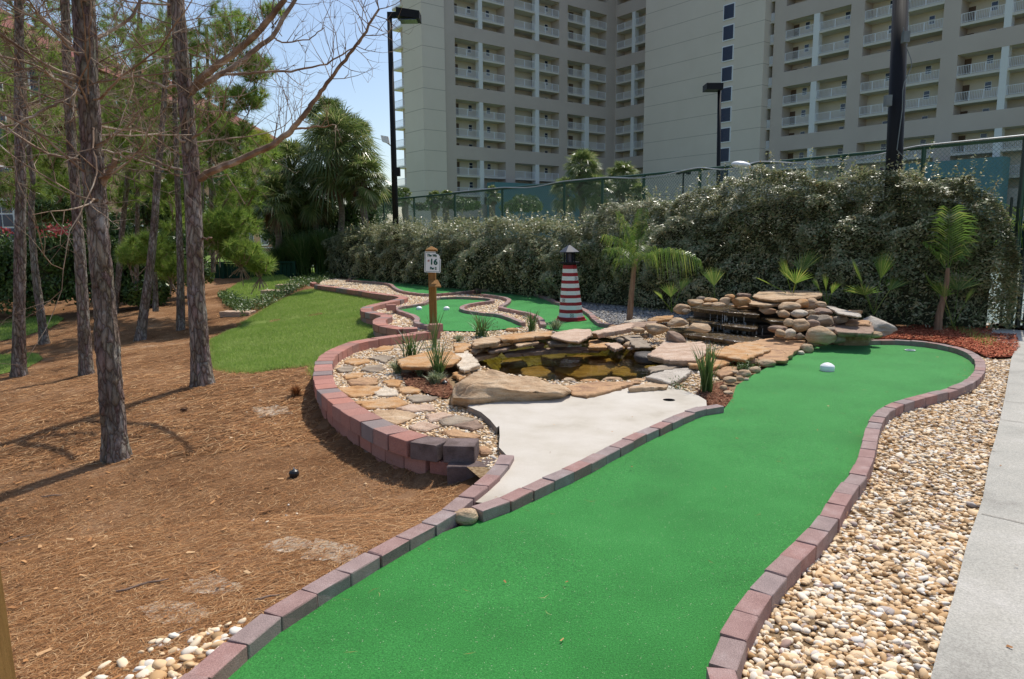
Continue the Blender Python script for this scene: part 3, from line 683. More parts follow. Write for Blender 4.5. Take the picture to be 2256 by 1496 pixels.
# boulder
def loft(rings, mat, name, label, cat, org, sub=2, amp=.02, fr=4):
    n = len(rings[0]); bm = bmesh.new(); R = []
    for r_ in rings: R.append([bm.verts.new(v) for v in r_])
    for a in range(len(R)-1):
        for i in range(n): bm.faces.new((R[a][i], R[a][(i+1) % n], R[a+1][(i+1) % n], R[a+1][i]))
    top = R[-1]; c = bm.verts.new(sum((v.co for v in top), Vector())/n)
    for i in range(n): bm.faces.new((top[i], top[(i+1) % n], c))
    for _ in range(sub): bmesh.ops.subdivide_edges(bm, edges=list(bm.edges), cuts=1, use_grid_fill=True, smooth=.12)
    bmesh.ops.recalc_face_normals(bm, faces=bm.faces); bm.normal_update()
    for v in bm.verts:
        q = v.co*fr; v.co += v.normal*amp*(noise.noise(q)+.5*noise.noise(q*2.7)+.3*noise.noise(q*6.1)-.35*abs(noise.noise(q*1.7)))
    me = bpy.data.meshes.new('m'); bm.to_mesh(me); bm.free()
    o = link(name, me, mat, None, org, True); return tag(o, label, cat)
foot = [at(px, py, -.04) for px, py in ((992,896),(1040,905),(1110,902),(1180,898),(1240,888),(1262,872),(1250,858),(1200,850),(1130,845),(1070,838),(1030,836),(1000,858))]
mid_ = [at(px, py, .09) for px, py in ((994,876),(1035,880),(1108,872),(1180,872),(1240,870),(1258,862),(1240,850),(1190,838),(1130,833),(1075,828),(1035,828),(1004,848))]
top_ = [at(px, py, z) for px, py, z in ((1006,868,.12),(1042,848,.2),(1100,856,.16),(1172,864,.13),(1232,866,.11),(1252,862,.1),(1224,848,.13),(1182,832,.18),(1128,828,.2),(1082,816,.25),(1046,818,.26),(1016,845,.2))]
loft([foot, mid_, top_], M['s_tan'], 'boulder', 'large tan sandstone boulder lying between the pond and the white pad', 'boulder', at(1120, 890, 0), 3, .026, 5)
# stone at the curb corner
rock(1027, 1137, 66, 38, 'tan', 'tan rounded stone plugging the gap between the two kerbs', None, z=0, name='river_rock')

# ---------------------------------------------------------------- waterfall
wf = thing('waterfall', 'three tier rock waterfall of dark wet ledges', 'waterfall', tuple(at(1660, 740, 0)))
def ledge(pts, z, th, front_y):
    P = np.array(xy(pts, z, c3)); n = len(P); V = []
    for i in range(n):
        a, b = P[i], P[(i+1) % n]; k = max(2, int(np.hypot(*(b-a))/.05))
        for j in range(k): V.append(a+(b-a)*j/k+(rng.normal(0, .012, 2) if j else 0))
    V = np.array(V); c = V.mean(0); m = len(V); mb = MB()
    rr = [[(q[0], q[1], z+.008*noise.noise((q[0]*9, q[1]*9, 1))) for q in c+(V-c)*.93], [(q[0], q[1], z-.012) for q in V], [(q[0], q[1], z-th) for q in c+(V-c)*.95]]
    vs = [(c[0], c[1], z)]+sum(rr, []); fs = [(0, 1+i, 1+(i+1) % m) for i in range(m)]
    for r_ in range(2):
        for i in range(m): fs.append((1+r_*m+i, 1+(r_+1)*m+i, 1+(r_+1)*m+(i+1) % m, 1+r_*m+(i+1) % m))
    fs.append(tuple(1+2*m+i for i in range(m)))
    mb.add(vs, fs); return mb.build('ledge', M['s_wet'], wf)
ledge([(515,275),(560,262),(700,258),(960,264),(1075,300),(1060,335),(840,318),(640,296)], .37, .07, 0)
ledge([(478,368),(560,352),(700,352),(900,352),(1060,400),(1042,448),(850,430),(680,404),(560,392)], .2, .06, 0)
ledge([(300,452),(380,440),(560,440),(760,470),(1000,500),(1105,530),(990,562),(840,545),(680,520),(420,486)], .075, .06, 0)
ledge([(1010,335),(1200,330),(1330,375),(1290,395),(1150,385)], .3, .05, 0)
# dark rock core behind the tiers
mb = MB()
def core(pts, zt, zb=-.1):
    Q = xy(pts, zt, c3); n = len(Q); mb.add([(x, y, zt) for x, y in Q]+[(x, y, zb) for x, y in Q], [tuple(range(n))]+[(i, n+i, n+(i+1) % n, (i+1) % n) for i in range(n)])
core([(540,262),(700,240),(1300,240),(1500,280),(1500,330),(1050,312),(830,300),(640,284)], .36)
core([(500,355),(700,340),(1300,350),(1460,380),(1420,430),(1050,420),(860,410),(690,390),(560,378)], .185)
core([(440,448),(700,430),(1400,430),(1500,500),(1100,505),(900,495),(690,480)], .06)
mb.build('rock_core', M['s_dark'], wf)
m, nt, b = newmat('falling_water'); b.inputs['Base Color'].default_value = A(.7, .75, .78); b.inputs['Roughness'].default_value = .1; b.inputs['Alpha'].default_value = .32; b.inputs['Specular IOR Level'].default_value = .8
M['fallwater'] = m
mb = MB()
for _ in range(60):
    tier = rnd.choice((0, 1, 1, 2)); X, Y, zt, zb = [(rnd.gauss(850, 90), 325, .36, .2), (rnd.gauss(850, 120), 425, .19, .08), (rnd.gauss(800, 160), 530, .065, -.02)][tier]
    px, py = c3(X, Y+(X-800)*.06); p = at(px, py, zt); l = rnd.uniform(.03, .13)
    zz = rnd.uniform(zb+l*.5, zt); mb.tube([(p.x, p.y-.03, zz), (p.x+rnd.uniform(-.004, .004), p.y-.035, max(zb, zz-l))], [.0022, .0035], 5)
for _ in range(220):
    tier = rnd.choice((0, 1, 1, 2)); X, Y, z = [(rnd.gauss(900, 80), rnd.uniform(280, 318), .376), (rnd.gauss(850, 90), rnd.uniform(375, 425), .207), (rnd.gauss(820, 140), rnd.uniform(490, 530), .082)][tier]
    px, py = c3(X, Y+(X-850)*.1); p = at(px, py, z); rr_ = rnd.uniform(.002, .006)
    V, F = ico(1); mb.add(V*np.array([rr_*1.6, rr_, rr_*.6])+np.array(p), F.tolist())
mb.build('water', M['fallwater'], wf)['kind'] = 'stuff'
WR = 'rounded rocks of the waterfall'
flagstone([(1010,188),(1060,152),(1200,142),(1400,145),(1560,155),(1575,172),(1560,186),(1440,207),(1180,217),(1060,205)], .57, .05, 'tan', 'large flat capstone on top of the waterfall', c3)
flagstone([(965,220),(1100,212),(1280,225),(1292,243),(1100,262),(1000,248)], .5, .045, 'tan', 'thin slab just below the waterfall capstone', c3)
flagstone([(1640,382),(1760,374),(1960,398),(1985,462),(1960,484),(1700,474),(1640,442)], .27, .07, 'purple', 'flat brown slab on the right of the waterfall', c3)
flagstone([(1600,455),(1700,430),(1960,440),(1990,475),(1950,492),(1690,488)], .2, .09, 'rust', 'second slab of the stack at the right foot of the waterfall', c3)
flagstone([(1620,490),(1720,470),(1960,475),(1985,505),(1950,528),(1700,528)], .105, .12, 'tan', 'thick tan block at the right foot of the waterfall beside the green', c3)
flagstone([(1755,380),(1800,372),(1950,386),(1945,420),(1760,412)], .3, .05, 'rust', 'small rusty slab under the grey boulder', c3)
flagstone([(1600,262),(1640,250),(1880,330),(1860,368),(1700,350)], .42, .03, 'white', 'grey weathered slab sloping behind the waterfall rocks', c3, tilt=-.12)
flagstone([(1780,300),(1885,300),(1880,322),(1790,322)], .38, .04, 'orange', 'small orange slab behind the grey boulder', c3)
flagstone([(165,375),(240,352),(375,342),(370,372),(200,388)], .12, .05, 'orange', 'orange slab left of the waterfall behind the beam stones', c3)
flagstone([(-20,392),(70,372),(160,380),(60,402)], .08, .05, 'pale', 'small cream slab near the trunk of the drooping palm', c3)
rock(1995, 440, 300, 160, 'white', 'weathered whitish grey boulder at the right end of the waterfall', c3, depth=10.4, name='boulder', cat='boulder', rough=.35, angular=.6)
rock(1990, 500, 120, 55, 'tan', 'small tan rock in front of the whitish boulder', c3, depth=9.75)
for X, Y, W, Hh, D, mt, lab in (
 (555,243,122,56,11,'tan','oval rock at the left end of the waterfall top row'),(600,210,72,36,11.3,'grey','small grey rock behind the top row left'),(675,225,112,46,11.1,'orange','flat orange tinted rock in the top row'),
 (650,259,92,30,10.95,'tan','thin rock squeezed under the top row'),(735,260,112,42,10.9,'tan','oval rock at the lip of the top ledge'),(785,238,82,70,11,'tan','tilted angular rock in the top row'),
 (828,198,78,42,11.25,'orange','peaked orange rock at the back of the top row'),(905,237,152,78,11.05,'orange','blocky orange rock beside the top ledge'),(940,188,110,40,11.4,'purple','dark rock behind the capstone left side'),
 (1130,304,124,68,10.7,'rust','reddish wedge rock sitting on the upper ledge'),(1310,272,172,62,10.6,'tan','long pale rock under the capstone'),(1402,252,134,72,10.75,'orange','warm brown rock under the right of the capstone'),
 (1480,250,122,84,10.95,'tan','rock behind others below the capstone right'),(1565,258,98,62,10.6,'tan','round rock at the right shoulder of the waterfall'),(1265,334,108,64,10.25,'tan','round rock right of the upper ledge'),
 (1382,332,122,62,10.15,'pale','smooth pale rock in the right cluster'),(1475,326,78,52,10.2,'tan','small rock in the right cluster beside the smooth pale one'),(1585,320,154,62,10.3,'purple','brown flat rock in the right cluster'),
 (1590,385,144,94,9.95,'grey','big smooth grey brown rock in the right cluster'),(1495,372,112,62,10.05,'grey','grey rock wedged left of the big smooth one'),(1705,380,112,62,10,'grey','grey oval rock right of the big smooth one'),
 (1302,405,84,68,9.85,'tan','small round rock right of the middle ledge'),(1388,425,144,100,9.85,'tan','fat tan rock at the right end of the middle ledge'),(1490,412,104,64,9.85,'purple','dark veined rock behind the fat tan one'),
 (1215,456,154,70,9.95,'purple','dark rounded rock at the end of the middle pool'),(1232,487,84,62,9.65,'tan','small tan rock at the lower pool edge'),(1310,492,108,74,9.65,'pale','pale knobbly rock at the lower pool edge'),
 (1540,512,236,156,9.5,'tan','largest rounded rock at the foot of the waterfall, by the green'),(1645,478,104,74,9.65,'grey','round rock on the shoulder of the largest one'),(1702,538,100,74,9.45,'grey','grey rock at the edge of the green right of the largest one'),
 (1392,512,64,52,9.7,'grey','small dark rock left of the largest one'),
 (450,295,136,84,11.3,'tan','big rounded rock at the upper left of the waterfall'),(480,312,80,44,11.1,'grey','small rock tucked by the upper left one'),(413,402,156,74,10.8,'tan','broad rock at the left end of the middle ledge'),
 (238,452,190,94,10.4,'tan','large oval tan rock left of the lower ledge'),(95,463,104,52,10.3,'tan','flat oval rock between the beam stones and the big oval rock')):
    rock(X, Y, W, Hh, mt, lab, c3, depth=D, angular=.9 if 'angular' in lab or 'wedge' in lab or 'blocky' in lab else rnd.uniform(.2, .8), rough=.17, group=WR)
rock(580, 442, 175, 80, 'tan', 'angular tan rock standing on the lower ledge', c3, depth=10.25, angular=1.0)
rock(388, 543, 165, 118, 'purple', 'purplish angular rock leaning on the sloping pink slab', c3, depth=9.75, angular=1.0, ang=-.45)
rock(62, 587, 66, 44, 'tan', 'small stone beside the pond below the oval rock', c3, z=0)
EG = 'small stones edging the near green by the pond'
for X, Y, W, Hh, lab in ((1500,572,84,50,'edging stone nearest the largest waterfall rock'),(1450,612,94,74,'squarish edging stone, second from the waterfall'),(1395,645,64,34,'little pale edging stone beside the rusty slab'),
 (1150,692,124,50,'flat edging stone behind the row at the rusty slab corner'),(1118,727,146,66,'pair-like lumpy edging stone below the rusty slab'),(1185,720,50,28,'tiny edging stone below the rusty slab corner'),(1030,782,90,54,'round edging stone midway down the row'),(945,812,116,60,'tall lumpy edging stone beside the weeds'),
 (905,850,66,44,'small edging stone below the lumpy one'),(828,862,106,54,'flat edging stone right of the tall grass clump'),(780,927,64,48,'brownish edging stone at the foot of the tall grass clump'),(815,967,74,34,'last flat edging stone before the kerb'),
 (1010,712,120,50,'tan stone behind the edging row beside the weeds'),(1340,600,60,30,'pebble sized stone at the edge of the rusty slab'),(870,800,70,30,'thin stone between weeds and edging row'),(960,858,40,24,'tiny pale stone on the turf edge')):
    rock(X, Y, W, Hh, 'pale' if 'pale' in lab else 'tan', lab, c3, z=0, group=EG)
for (px, py, w_, h_, mt, lab) in ((1352,722,30,14,'rust','reddish rock at the foot of the drooping palm'),(1373,718,20,12,'rust','small red stone next to the drooping palm trunk'),(1420,741,12,9,'tan','small stone under the dark beam'),
    (1128,727,30,10,'orange','flat stone between the two far grass clumps'),(1010,742,26,9,'tan','stone behind the left rim of the pond')):
    rock(px, py, w_, h_, mt, lab, None, z=-.02)

for pts, z, mt, lab in (
 ([(1180,300),(1330,290),(1480,296),(1500,312),(1340,318),(1200,316)], .40, 'tan', 'thin slab wedged between the upper rocks right of the falls'),
 ([(1440,352),(1600,346),(1760,352),(1780,368),(1600,376),(1450,368)], .33, 'rust', 'thin brown slab over the grey oval rock'),
 ([(1560,440),(1700,428),(1860,436),(1880,452),(1700,458),(1580,456)], .255, 'tan', 'thin tan slab between the shoulder rock and the flat brown slab'),
 ([(1150,402),(1300,392),(1420,396),(1430,408),(1290,416),(1170,414)], .245, 'grey', 'thin slab beside the fat tan rock of the waterfall'),
 ([(1180,508),(1300,498),(1440,505),(1450,518),(1300,524),(1190,520)], .11, 'rust', 'thin slab under the knobbly rock at the lower pool'),
 ([(840,262),(1000,256),(1060,262),(1050,274),(900,276)], .42, 'rust', 'thin slab at the lip above the top ledge')):
    flagstone(pts, z, .035, mt, lab, c3, 'thin slabs between the waterfall rocks')
# ---------------------------------------------------------------- scattered pebbles, chips, needles, grass
def scatter(poly, n, excl=()):
    P = np.array(poly); lo, hi = P.min(0), P.max(0); out = np.zeros((0, 2))
    while len(out) < n:
        G = rng.uniform(lo, hi, (n*3, 2)); k = pip(G, poly)
        for e in excl: k &= ~pip(G, e)
        if k.sum() == 0: break
        out = np.vstack([out, G[k]])
    return out[:n]
def area(poly):
    P = np.array(poly); return abs(np.dot(P[:, 0], np.roll(P[:, 1], -1))-np.dot(P[:, 1], np.roll(P[:, 0], -1)))/2
def pebbles(name, poly, dens, size, z, mat, excl=(), sub=2, zfun=None, near=None, label=None):
    n = int(area(poly)*dens); C = scatter(poly, n, excl)
    if near is not None: C = C[near(C)]
    n = len(C); V0, F0 = ico(sub); nv = len(V0)
    S = size*np.exp(rng.normal(0, .28, n)); sc3 = np.c_[S*rng.uniform(.8, 1.35, n), S*rng.uniform(.6, .95, n), S*rng.uniform(.36, .62, n)]
    # lumpy variants
    vars_ = []
    for k in range(10):
        o3 = rng.uniform(0, 50, 3); D = np.array([noise.noise((v[0]*.9+o3[0], v[1]*.9+o3[1], v[2]*.9+o3[2])) for v in V0])*.42; vars_.append(V0*(1+D)[:, None])
    vars_ = np.array(vars_)[rng.integers(0, 10, n)]
    a = rng.uniform(0, 2*PI, n); t = rng.normal(0, .28, n); t2 = rng.normal(0, .28, n)
    ca, sa, ct, st, c2_, s2_ = np.cos(a), np.sin(a), np.cos(t), np.sin(t), np.cos(t2), np.sin(t2)
    Z0 = np.zeros(n); O1 = np.ones(n)
    Rz = np.stack([np.stack([ca, -sa, Z0], 1), np.stack([sa, ca, Z0], 1), np.stack([Z0, Z0, O1], 1)], 1)
    Rx = np.stack([np.stack([O1, Z0, Z0], 1), np.stack([Z0, ct, -st], 1), np.stack([Z0, st, ct], 1)], 1)
    Ry = np.stack([np.stack([c2_, Z0, s2_], 1), np.stack([Z0, O1, Z0], 1), np.stack([-s2_, Z0, c2_], 1)], 1)
    R = Rz@Rx@Ry
    V = vars_*sc3[:, None, :]; V = np.einsum('nij,nkj->nki', R, V)
    zz = zfun(C) if zfun else np.full(n, z)
    V += np.c_[C, zz+rng.uniform(0, size*.7, n)][:, None, :]
    F = F0[None]+(np.arange(n)*nv)[:, None, None]
    o = link(name, npmesh(V.reshape(-1, 3), F.reshape(-1, 3), 3), mat, smooth=True); o['kind'] = 'stuff'
    if label: o['label'] = label
    return o
padR = padpoly
bedR = [curbR[i] for i in range(1, 24)]+xy([(2135,770),(2158,784),(2200,790),(2228,788)], 0)+list(reversed(pathL))+[(1.6, .9)]
nearF = lambda C: C[:, 1] < 3.6
pebbles('pebbles', bedR, 2300, .0155, -.03, M['pebble'], sub=2, near=nearF)
pebbles('pebbles', bedR, 1900, .0165, -.03, M['pebble'], sub=1, near=lambda C: (C[:, 1] >= 3.6))
patio = wall1[:-1]+xy([(1000,735),(1050,745),(1010,760),(1000,780),(985,800)], -.02)+xy([(990,890),(1030,900),(1060,910),(1082,930),(1100,960),(1100,985),(1110,1010),(1080,1030)], -.02)
pebbles('pebbles', patio, 2300, .0135, -.035, M['pebble'], sub=1, excl=[mulch3, padpoly])
backreg = list(wall2)+list(xy([(1000,738),(1100,745),(1180,735),(1260,726),(1345,722),(1440,700)], 0))+[fen(14, 3.1), fen(22.5, 3.0)]
dk = xy([(1262,662),(1290,664),(1380,668),(1470,680),(1560,690),(1440,722),(1345,716),(1318,700),(1300,690)], -.02)
pebbles('pebbles', backreg, 700, .02, -.03, M['pebble'], sub=1, excl=[turfA, turfB, turfC, dk])
pebbles('pebbles', dk, 900, .02, -.02, M['greypebble'], sub=1)
rimp = xy([(1010,790),(1040,830),(1180,850),(1320,860),(1440,850),(1560,880),(1600,800),(1700,790),(1740,750),(1560,700),(1400,712),(1320,735),(1100,745),(1000,760)], -.02)
pebbles('pebbles', rimp, 700, .016, -.03, M['pebble'], sub=1, excl=[PONDW, padpoly, turf1])
cor = gxy([(160,1520),(190,1475),(260,1445),(330,1415),(400,1400),(470,1378),(520,1372),(560,1350),(500,1420),(420,1500),(390,1530)])
pebbles('pebbles', cor, 1300, .02, 0, M['pebble'], sub=2, zfun=lambda C: Hn(C)-.004, near=lambda C: dist_poly(C, curbL)[0] < rng.gamma(2.2, .15, len(C))+.06)
# stray pebbles on the straw and path
pebbles('pebbles', gxy([(560,830),(690,800),(700,1000),(900,1060),(600,1200),(480,1000)]), 5, .013, 0, M['pebble'], sub=1, zfun=lambda C: Hn(C))

def chips(name, poly, dens, L, W, mat, zf, kind='stuff', tiltd=.25, excl=(), curve=0):
    n = int(area(poly)*dens); C = scatter(poly, n, excl); n = len(C)
    a = rng.uniform(0, 2*PI, n); l = L*rng.uniform(.4, 1.2, n); w_ = W*rng.uniform(.6, 1.3, n)
    d = np.c_[np.cos(a), np.sin(a), rng.normal(0, tiltd, n)]; s = np.c_[-np.sin(a), np.cos(a), rng.normal(0, tiltd, n)]
    z = (zf(C) if callable(zf) else np.full(n, zf))+rng.uniform(.002, .02, n)
    c = np.c_[C, z]; V = np.stack([c-d*l[:, None]/2-s*w_[:, None]/2, c+d*l[:, None]/2-s*w_[:, None]/3, c+d*l[:, None]/2+s*w_[:, None]/3, c-d*l[:, None]/2+s*w_[:, None]/2], 1)
    V[:, :, 2] = np.maximum(V[:, :, 2], (z-.02)[:, None])
    F = np.arange(n*4).reshape(-1, 4)
    o = link(name, npmesh(V.reshape(-1, 3), F, 4), mat); o['kind'] = kind; return o
chips('bark_mulch', mulch, 2600, .05, .014, M['redbark'], .0)
chips('bark_mulch', mulch2, 2600, .04, .01, M['darkmulch'], -.005)
chips('bark_mulch', mulch3, 2600, .04, .01, M['darkmulch'], -.005)

# pine needles lying on the ground: bent three-point strips
def needles(name, C, L, wd, zf, mat, lift=.012):
    n = len(C); a = rng.normal(.35, 1.0, n); l = L*rng.uniform(.5, 1.2, n); bend = rng.normal(0, .22, n)
    d = np.c_[np.cos(a), np.sin(a)]; s = np.c_[-np.sin(a), np.cos(a)]
    p0 = C-d*l[:, None]/2; p2 = C+d*l[:, None]/2; p1 = C+s*(bend*l)[:, None]
    h = rng.uniform(.001, lift, (3, n))
    pts = [np.c_[p, zf(p)+hh] for p, hh in zip((p0, p1, p2), h)]
    wv = np.c_[s*wd, rng.uniform(-.3, .3, n)*wd]*rng.uniform(.6, 1.3, n)[:, None]
    V = np.stack([pts[0], pts[1]-wv/2, pts[1]+wv/2, pts[2]], 1)
    base = np.arange(n)[:, None]*4; F = np.vstack([base+[0, 1, 2], base+[1, 3, 2]])
    o = link(name, npmesh(V.reshape(-1, 3), F, 3), mat); o['kind'] = 'stuff'; return o
# interpolated terrain lookup for speed
_gx = np.arange(-30, 3, .12); _gy = np.arange(-1, 30, .12); _G = Hn(np.c_[np.repeat(_gx, len(_gy)), np.tile(_gy, len(_gx))]).reshape(len(_gx), len(_gy))
def Hf(P):
    P = np.asarray(P); fx = np.clip((P[:, 0]+30)/.12, 0, len(_gx)-1.01); fy = np.clip((P[:, 1]+1)/.12, 0, len(_gy)-1.01)
    i, j = fx.astype(int), fy.astype(int); u, v = fx-i, fy-j
    return _G[i, j]*(1-u)*(1-v)+_G[i+1, j]*u*(1-v)+_G[i, j+1]*(1-u)*v+_G[i+1, j+1]*u*v
def strawpts(n, y0, y1):
    out = []
    tot = 0
    while tot < n:
        y = np.exp(rng.uniform(math.log(y0), math.log(y1), n)); x = rng.uniform(-.8, 0, n)*y-.0
        P = np.c_[x, y]; k = pip(P, Lpoly)
        for e in (lawnA, lawnB, lawnC, lawnD): k &= ~pip(P, e)
        bare = np.array([noise.noise((a*.9, b*.9, 5)) for a, b in P]); k &= bare < rng.uniform(.3, .9, n)
        out.append(P[k]); tot += k.sum()
    return np.vstack(out)[:n]
needles('pine_straw', strawpts(75000, 1.3, 9), .1, .0028, Hf, M['needle'])
needles('pine_straw', strawpts(30000, 6, 24), .2, .008, Hf, M['needle'], .02)
# straw blown over the low wall foot and lawn edge
q = np.array(smoothline(wall1[1:-8], .004)); q = q+np.c_[rng.normal(-.12, .06, len(q)), rng.normal(-.12, .06, len(q))]; q = q[pip(q, Lpoly)]
needles('pine_straw', q[::2], .09, .0028, Hf, M['needle'], .05)
# twigs and bark bits on the straw
def twig(px, py, L, ang, r_, label):
    p = gp(px, py); mb = MB(); d = Vector((math.cos(ang), math.sin(ang), 0)); n = d.cross(Vector((0, 0, 1)))
    pts = []
    for k in range(6):
        t = k/5-.5; q_ = p+d*(L*t)+n*(.05*L*math.sin(k*1.7)); q_.z = H(q_.x, q_.y)+r_+.006; pts.append(q_)
    mb.tube(pts, [r_*.6, r_, r_, r_*.9, r_*.8, r_*.4], 6); o = mb.build('twig', M['s_purple'], None, p); tag(o, label, 'twig')
twig(315,1293,.22,.5,.006,'pale split twig on the straw near the near-left pebbles')
twig(115,1095,.17,.0,.006,'short dark twig lying on the straw at the left')
twig(375,1410,.18,.9,.005,'stick pointing into the corner pebbles')
twig(38,1190,.22,.6,.004,'thin straight stick on the straw near the left edge of the photo')
twig(590,1320,.1,.3,.005,'reddish bark bit beside the sandy patch')

# grass blades
def grass(name, poly, dens, h, wd, zf, mat, excl=(), lean=.35):
    n = int(area(poly)*dens); C = scatter(poly, n, excl); n = len(C)
    z = zf(C); a = rng.uniform(0, 2*PI, n); hh = h*rng.uniform(.5, 1.3, n); b = np.c_[C, z-.003]
    s = np.c_[np.cos(a), np.sin(a), np.zeros(n)]*wd/2; tip_ = b+np.c_[rng.normal(0, lean, n)*hh, rng.normal(0, lean, n)*hh, hh]
    V = np.stack([b-s, b+s, tip_], 1).reshape(-1, 3); F = np.arange(n*3).reshape(-1, 3)
    o = link(name, npmesh(V, F, 3), mat); o['kind'] = 'stuff'; return o
gz = lambda C: Hf(C)+.012
grass('grass', lawnA, 3000, .045, .007, gz, M['grass'])
_q = np.array(smoothline(lawnA+lawnA[:1], .0012)); _q = _q+rng.normal(0, .05, _q.shape); _q = _q[pip(_q, Lpoly)]
def edgegrass(C, h, wd):
    n = len(C); z = Hf(C)+.004; a = rng.uniform(0, 2*PI, n); hh = h*rng.uniform(.4, 1.3, n); b = np.c_[C, z]; s = np.c_[np.cos(a), np.sin(a), np.zeros(n)]*wd/2; t_ = b+np.c_[rng.normal(0, .5, n)*hh, rng.normal(0, .5, n)*hh, hh]
    V = np.stack([b-s, b+s, t_], 1).reshape(-1, 3); o = link('grass', npmesh(V, np.arange(n*3).reshape(-1, 3), 3), M['grass']); o['kind'] = 'stuff'
edgegrass(_q, .05, .008)
grass('grass', lawnB, 900, .06, .014, gz, M['grass'])
grass('grass', lawnC, 900, .06, .014, gz, M['grass'])
grass('grass', lawnD, 1600, .05, .01, gz, M['grass'])
wd_ = xy([(2080,722),(2110,722),(2190,748),(2200,765),(2170,765),(2120,738)], 0)
grass('weeds', wd_, 500, .09, .006, lambda C: np.zeros(len(C)), M['grass'])
# bare sandy patches in the straw
M['sand'] = stuffmat('sandy_soil', [(.3, A(.34, .26, .18)), (.55, A(.52, .44, .34)), (.75, A(.62, .55, .45))], 9, 8, .95, .006, 80, .1)
def sandpatch(px, py, rx, ry):
    out = []
    for k in range(40):
        a = 2*PI*k/40; r = 1+.55*noise.noise((math.cos(a)*1.3+px, math.sin(a)*1.3, 0))+.3*noise.noise((math.cos(a)*4+px, math.sin(a)*4, 0)); q = gp(px+rx*r*math.cos(a), py+ry*r*math.sin(a)); out.append((q.x, q.y))
    sheet('sandy_patch', out, .06, lambda W: Hf(W)+.004+.003*np.array([noise.noise((x*20, y*20, 0)) for x, y in W]), M['sand'])
    needles('pine_straw', scatter(out, int(area(out)*420)), .08, .003, lambda P: Hf(P)+.004, M['needle'])
for q_ in ((640,1200,52,17),(735,1218,60,24),(465,1292,60,20),(390,1350,75,26),(600,905,46,12),(560,1395,40,14)): sandpatch(*q_)
# stray needles and debris on turf, gravel and path
zero = lambda P: np.full(len(P), .012)
needles('pine_straw', scatter(turf1, 90), .07, .002, zero, M['needle'])
needles('pine_straw', scatter(pathpoly, 110), .1, .0025, zero, M['needle'])
needles('pine_straw', scatter(bedR, 700), .09, .0022, lambda P: np.full(len(P), -.002), M['needle'], .03)
needles('pine_straw', scatter(patio, 500, [padpoly]), .08, .0022, lambda P: np.full(len(P), -.004), M['needle'], .03)
chips('leaf_litter', turf1, 1.2, .025, .008, M['needle'], .004)
chips('leaf_litter', pathpoly, 2.5, .025, .012, M['needle'], .006)
chips('leaf_litter', padpoly, 5, .02, .008, M['needle'], PADZ+.002)
chips('bark_mulch', [tuple(p) for p in strawpts(1, 2, 3)]*0+[(-4, 1.5), (-.8, 1.5), (-1.6, 4.5), (-2.2, 8), (-5.6, 8)], 26, .045, .018, M['needle'], Hf, tiltd=.1)
# sunken stones on the pond floor


for k, (x, y, w_, h_, mt) in enumerate(((1290,800,150,50,'rust'),(1180,812,70,26,'rust'),(1130,795,60,22,'tan'),(1380,812,70,22,'rust'),(1220,776,60,18,'grey'),(1420,800,50,16,'tan'))):
    P_ = [at(x+w_/2*math.cos(a), y+h_/2*math.sin(a), -.17) for a in np.linspace(0, 2*PI, 8)[:-1]]
    flagstone(None, -.2, .12, mt, 'flat slab under the pond water, '+('largest and central', 'left of the central one', 'far left near the cream slab', 'right of the central one', 'small one toward the far rim', 'farthest right')[k], poly=[(p.x, p.y) for p in P_], group='slabs lying on the pond floor')

# pine cones
def cone(px, py, label):
    c = gp(px, py); mb = MB(); n = 60; L = .075
    for k in range(n):
        t = k/n; a = k*2.4; r = .024*math.sin(PI*(.12+.8*t)); x = c.x+(t-.5)*L; y = c.y+r*math.cos(a); z = c.z+.024+r*math.sin(a); u = Vector((.25, math.cos(a), math.sin(a)))*.011; w_ = Vector((0, -math.sin(a), math.cos(a)))*.006; q = Vector((x, y, z)); mb.add([q-w_, q+w_, q+u+w_*.6+Vector((.004, 0, 0)), q+u-w_*.6], [(0, 1, 2, 3)])
    mb.tube([(c.x-L*.48, c.y, c.z+.024), (c.x, c.y, c.z+.024), (c.x+L*.48, c.y, c.z+.024)], [.008, .018, .008], 8)
    o = mb.build('pine_cone', M['barkcone'], None, c); tag(o, label, 'pine cone')
M['barkcone'] = flat('cone_brown', A(.13, .075, .05), .9, .1)
cone(405, 907, 'brown pine cone on the straw below the second foreground pine')
cone(535, 765, 'pine cone near the lower edge of the lawn')if False else None
cone(300, 1088, 'pine cone right of the long trunk shadow')if False else None
# ---------------------------------------------------------------- big apartment building
M['taupe'] = stuffmat('taupe_stucco', [(.3, A(.52, .45, .39)), (.7, A(.57, .5, .435))], .25, 6, .9, .0, 1, .15)
M['cream'] = stuffmat('cream_stucco', [(.3, A(.69, .62, .52)), (.7, A(.74, .67, .57))], .2, 6, .9, .0, 1, .15)
M['beige'] = flat('balcony_wall', A(.66, .6, .5), .9, .15, var=.03)
M['slabm'] = flat('balcony_slab', A(.66, .63, .56), .9, .15, var=.02)
M['colw'] = flat('white_column', A(.74, .76, .74), .8, .2, var=.02)
M['rail'] = flat('white_railing', A(.8, .82, .84), .6, .3, var=.02)
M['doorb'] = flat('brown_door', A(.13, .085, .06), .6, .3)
M['pane'] = flat('window_glass', A(.03, .045, .09), .15, .6, var=.1)
M['teal'] = flat('teal_stucco', A(.13, .26, .28), .85, .2, var=.05)
M['joint'] = flat('stucco_joint', A(.42, .38, .32), .9, .1)
FLR = 2.9
def vdir(azd): a = math.radians(azd); return np.array([math.sin(a), math.cos(a)])
D1 = vdir(51.5); D2 = vdir(-37.5)
N1 = np.array([D1[1], -D1[0]]); N2 = np.array([D2[1]*-1, D2[0]])   # toward the camera
N1 = N1 if N1[1] < 0 else -N1; N2 = N2 if N2[1] < 0 else -N2
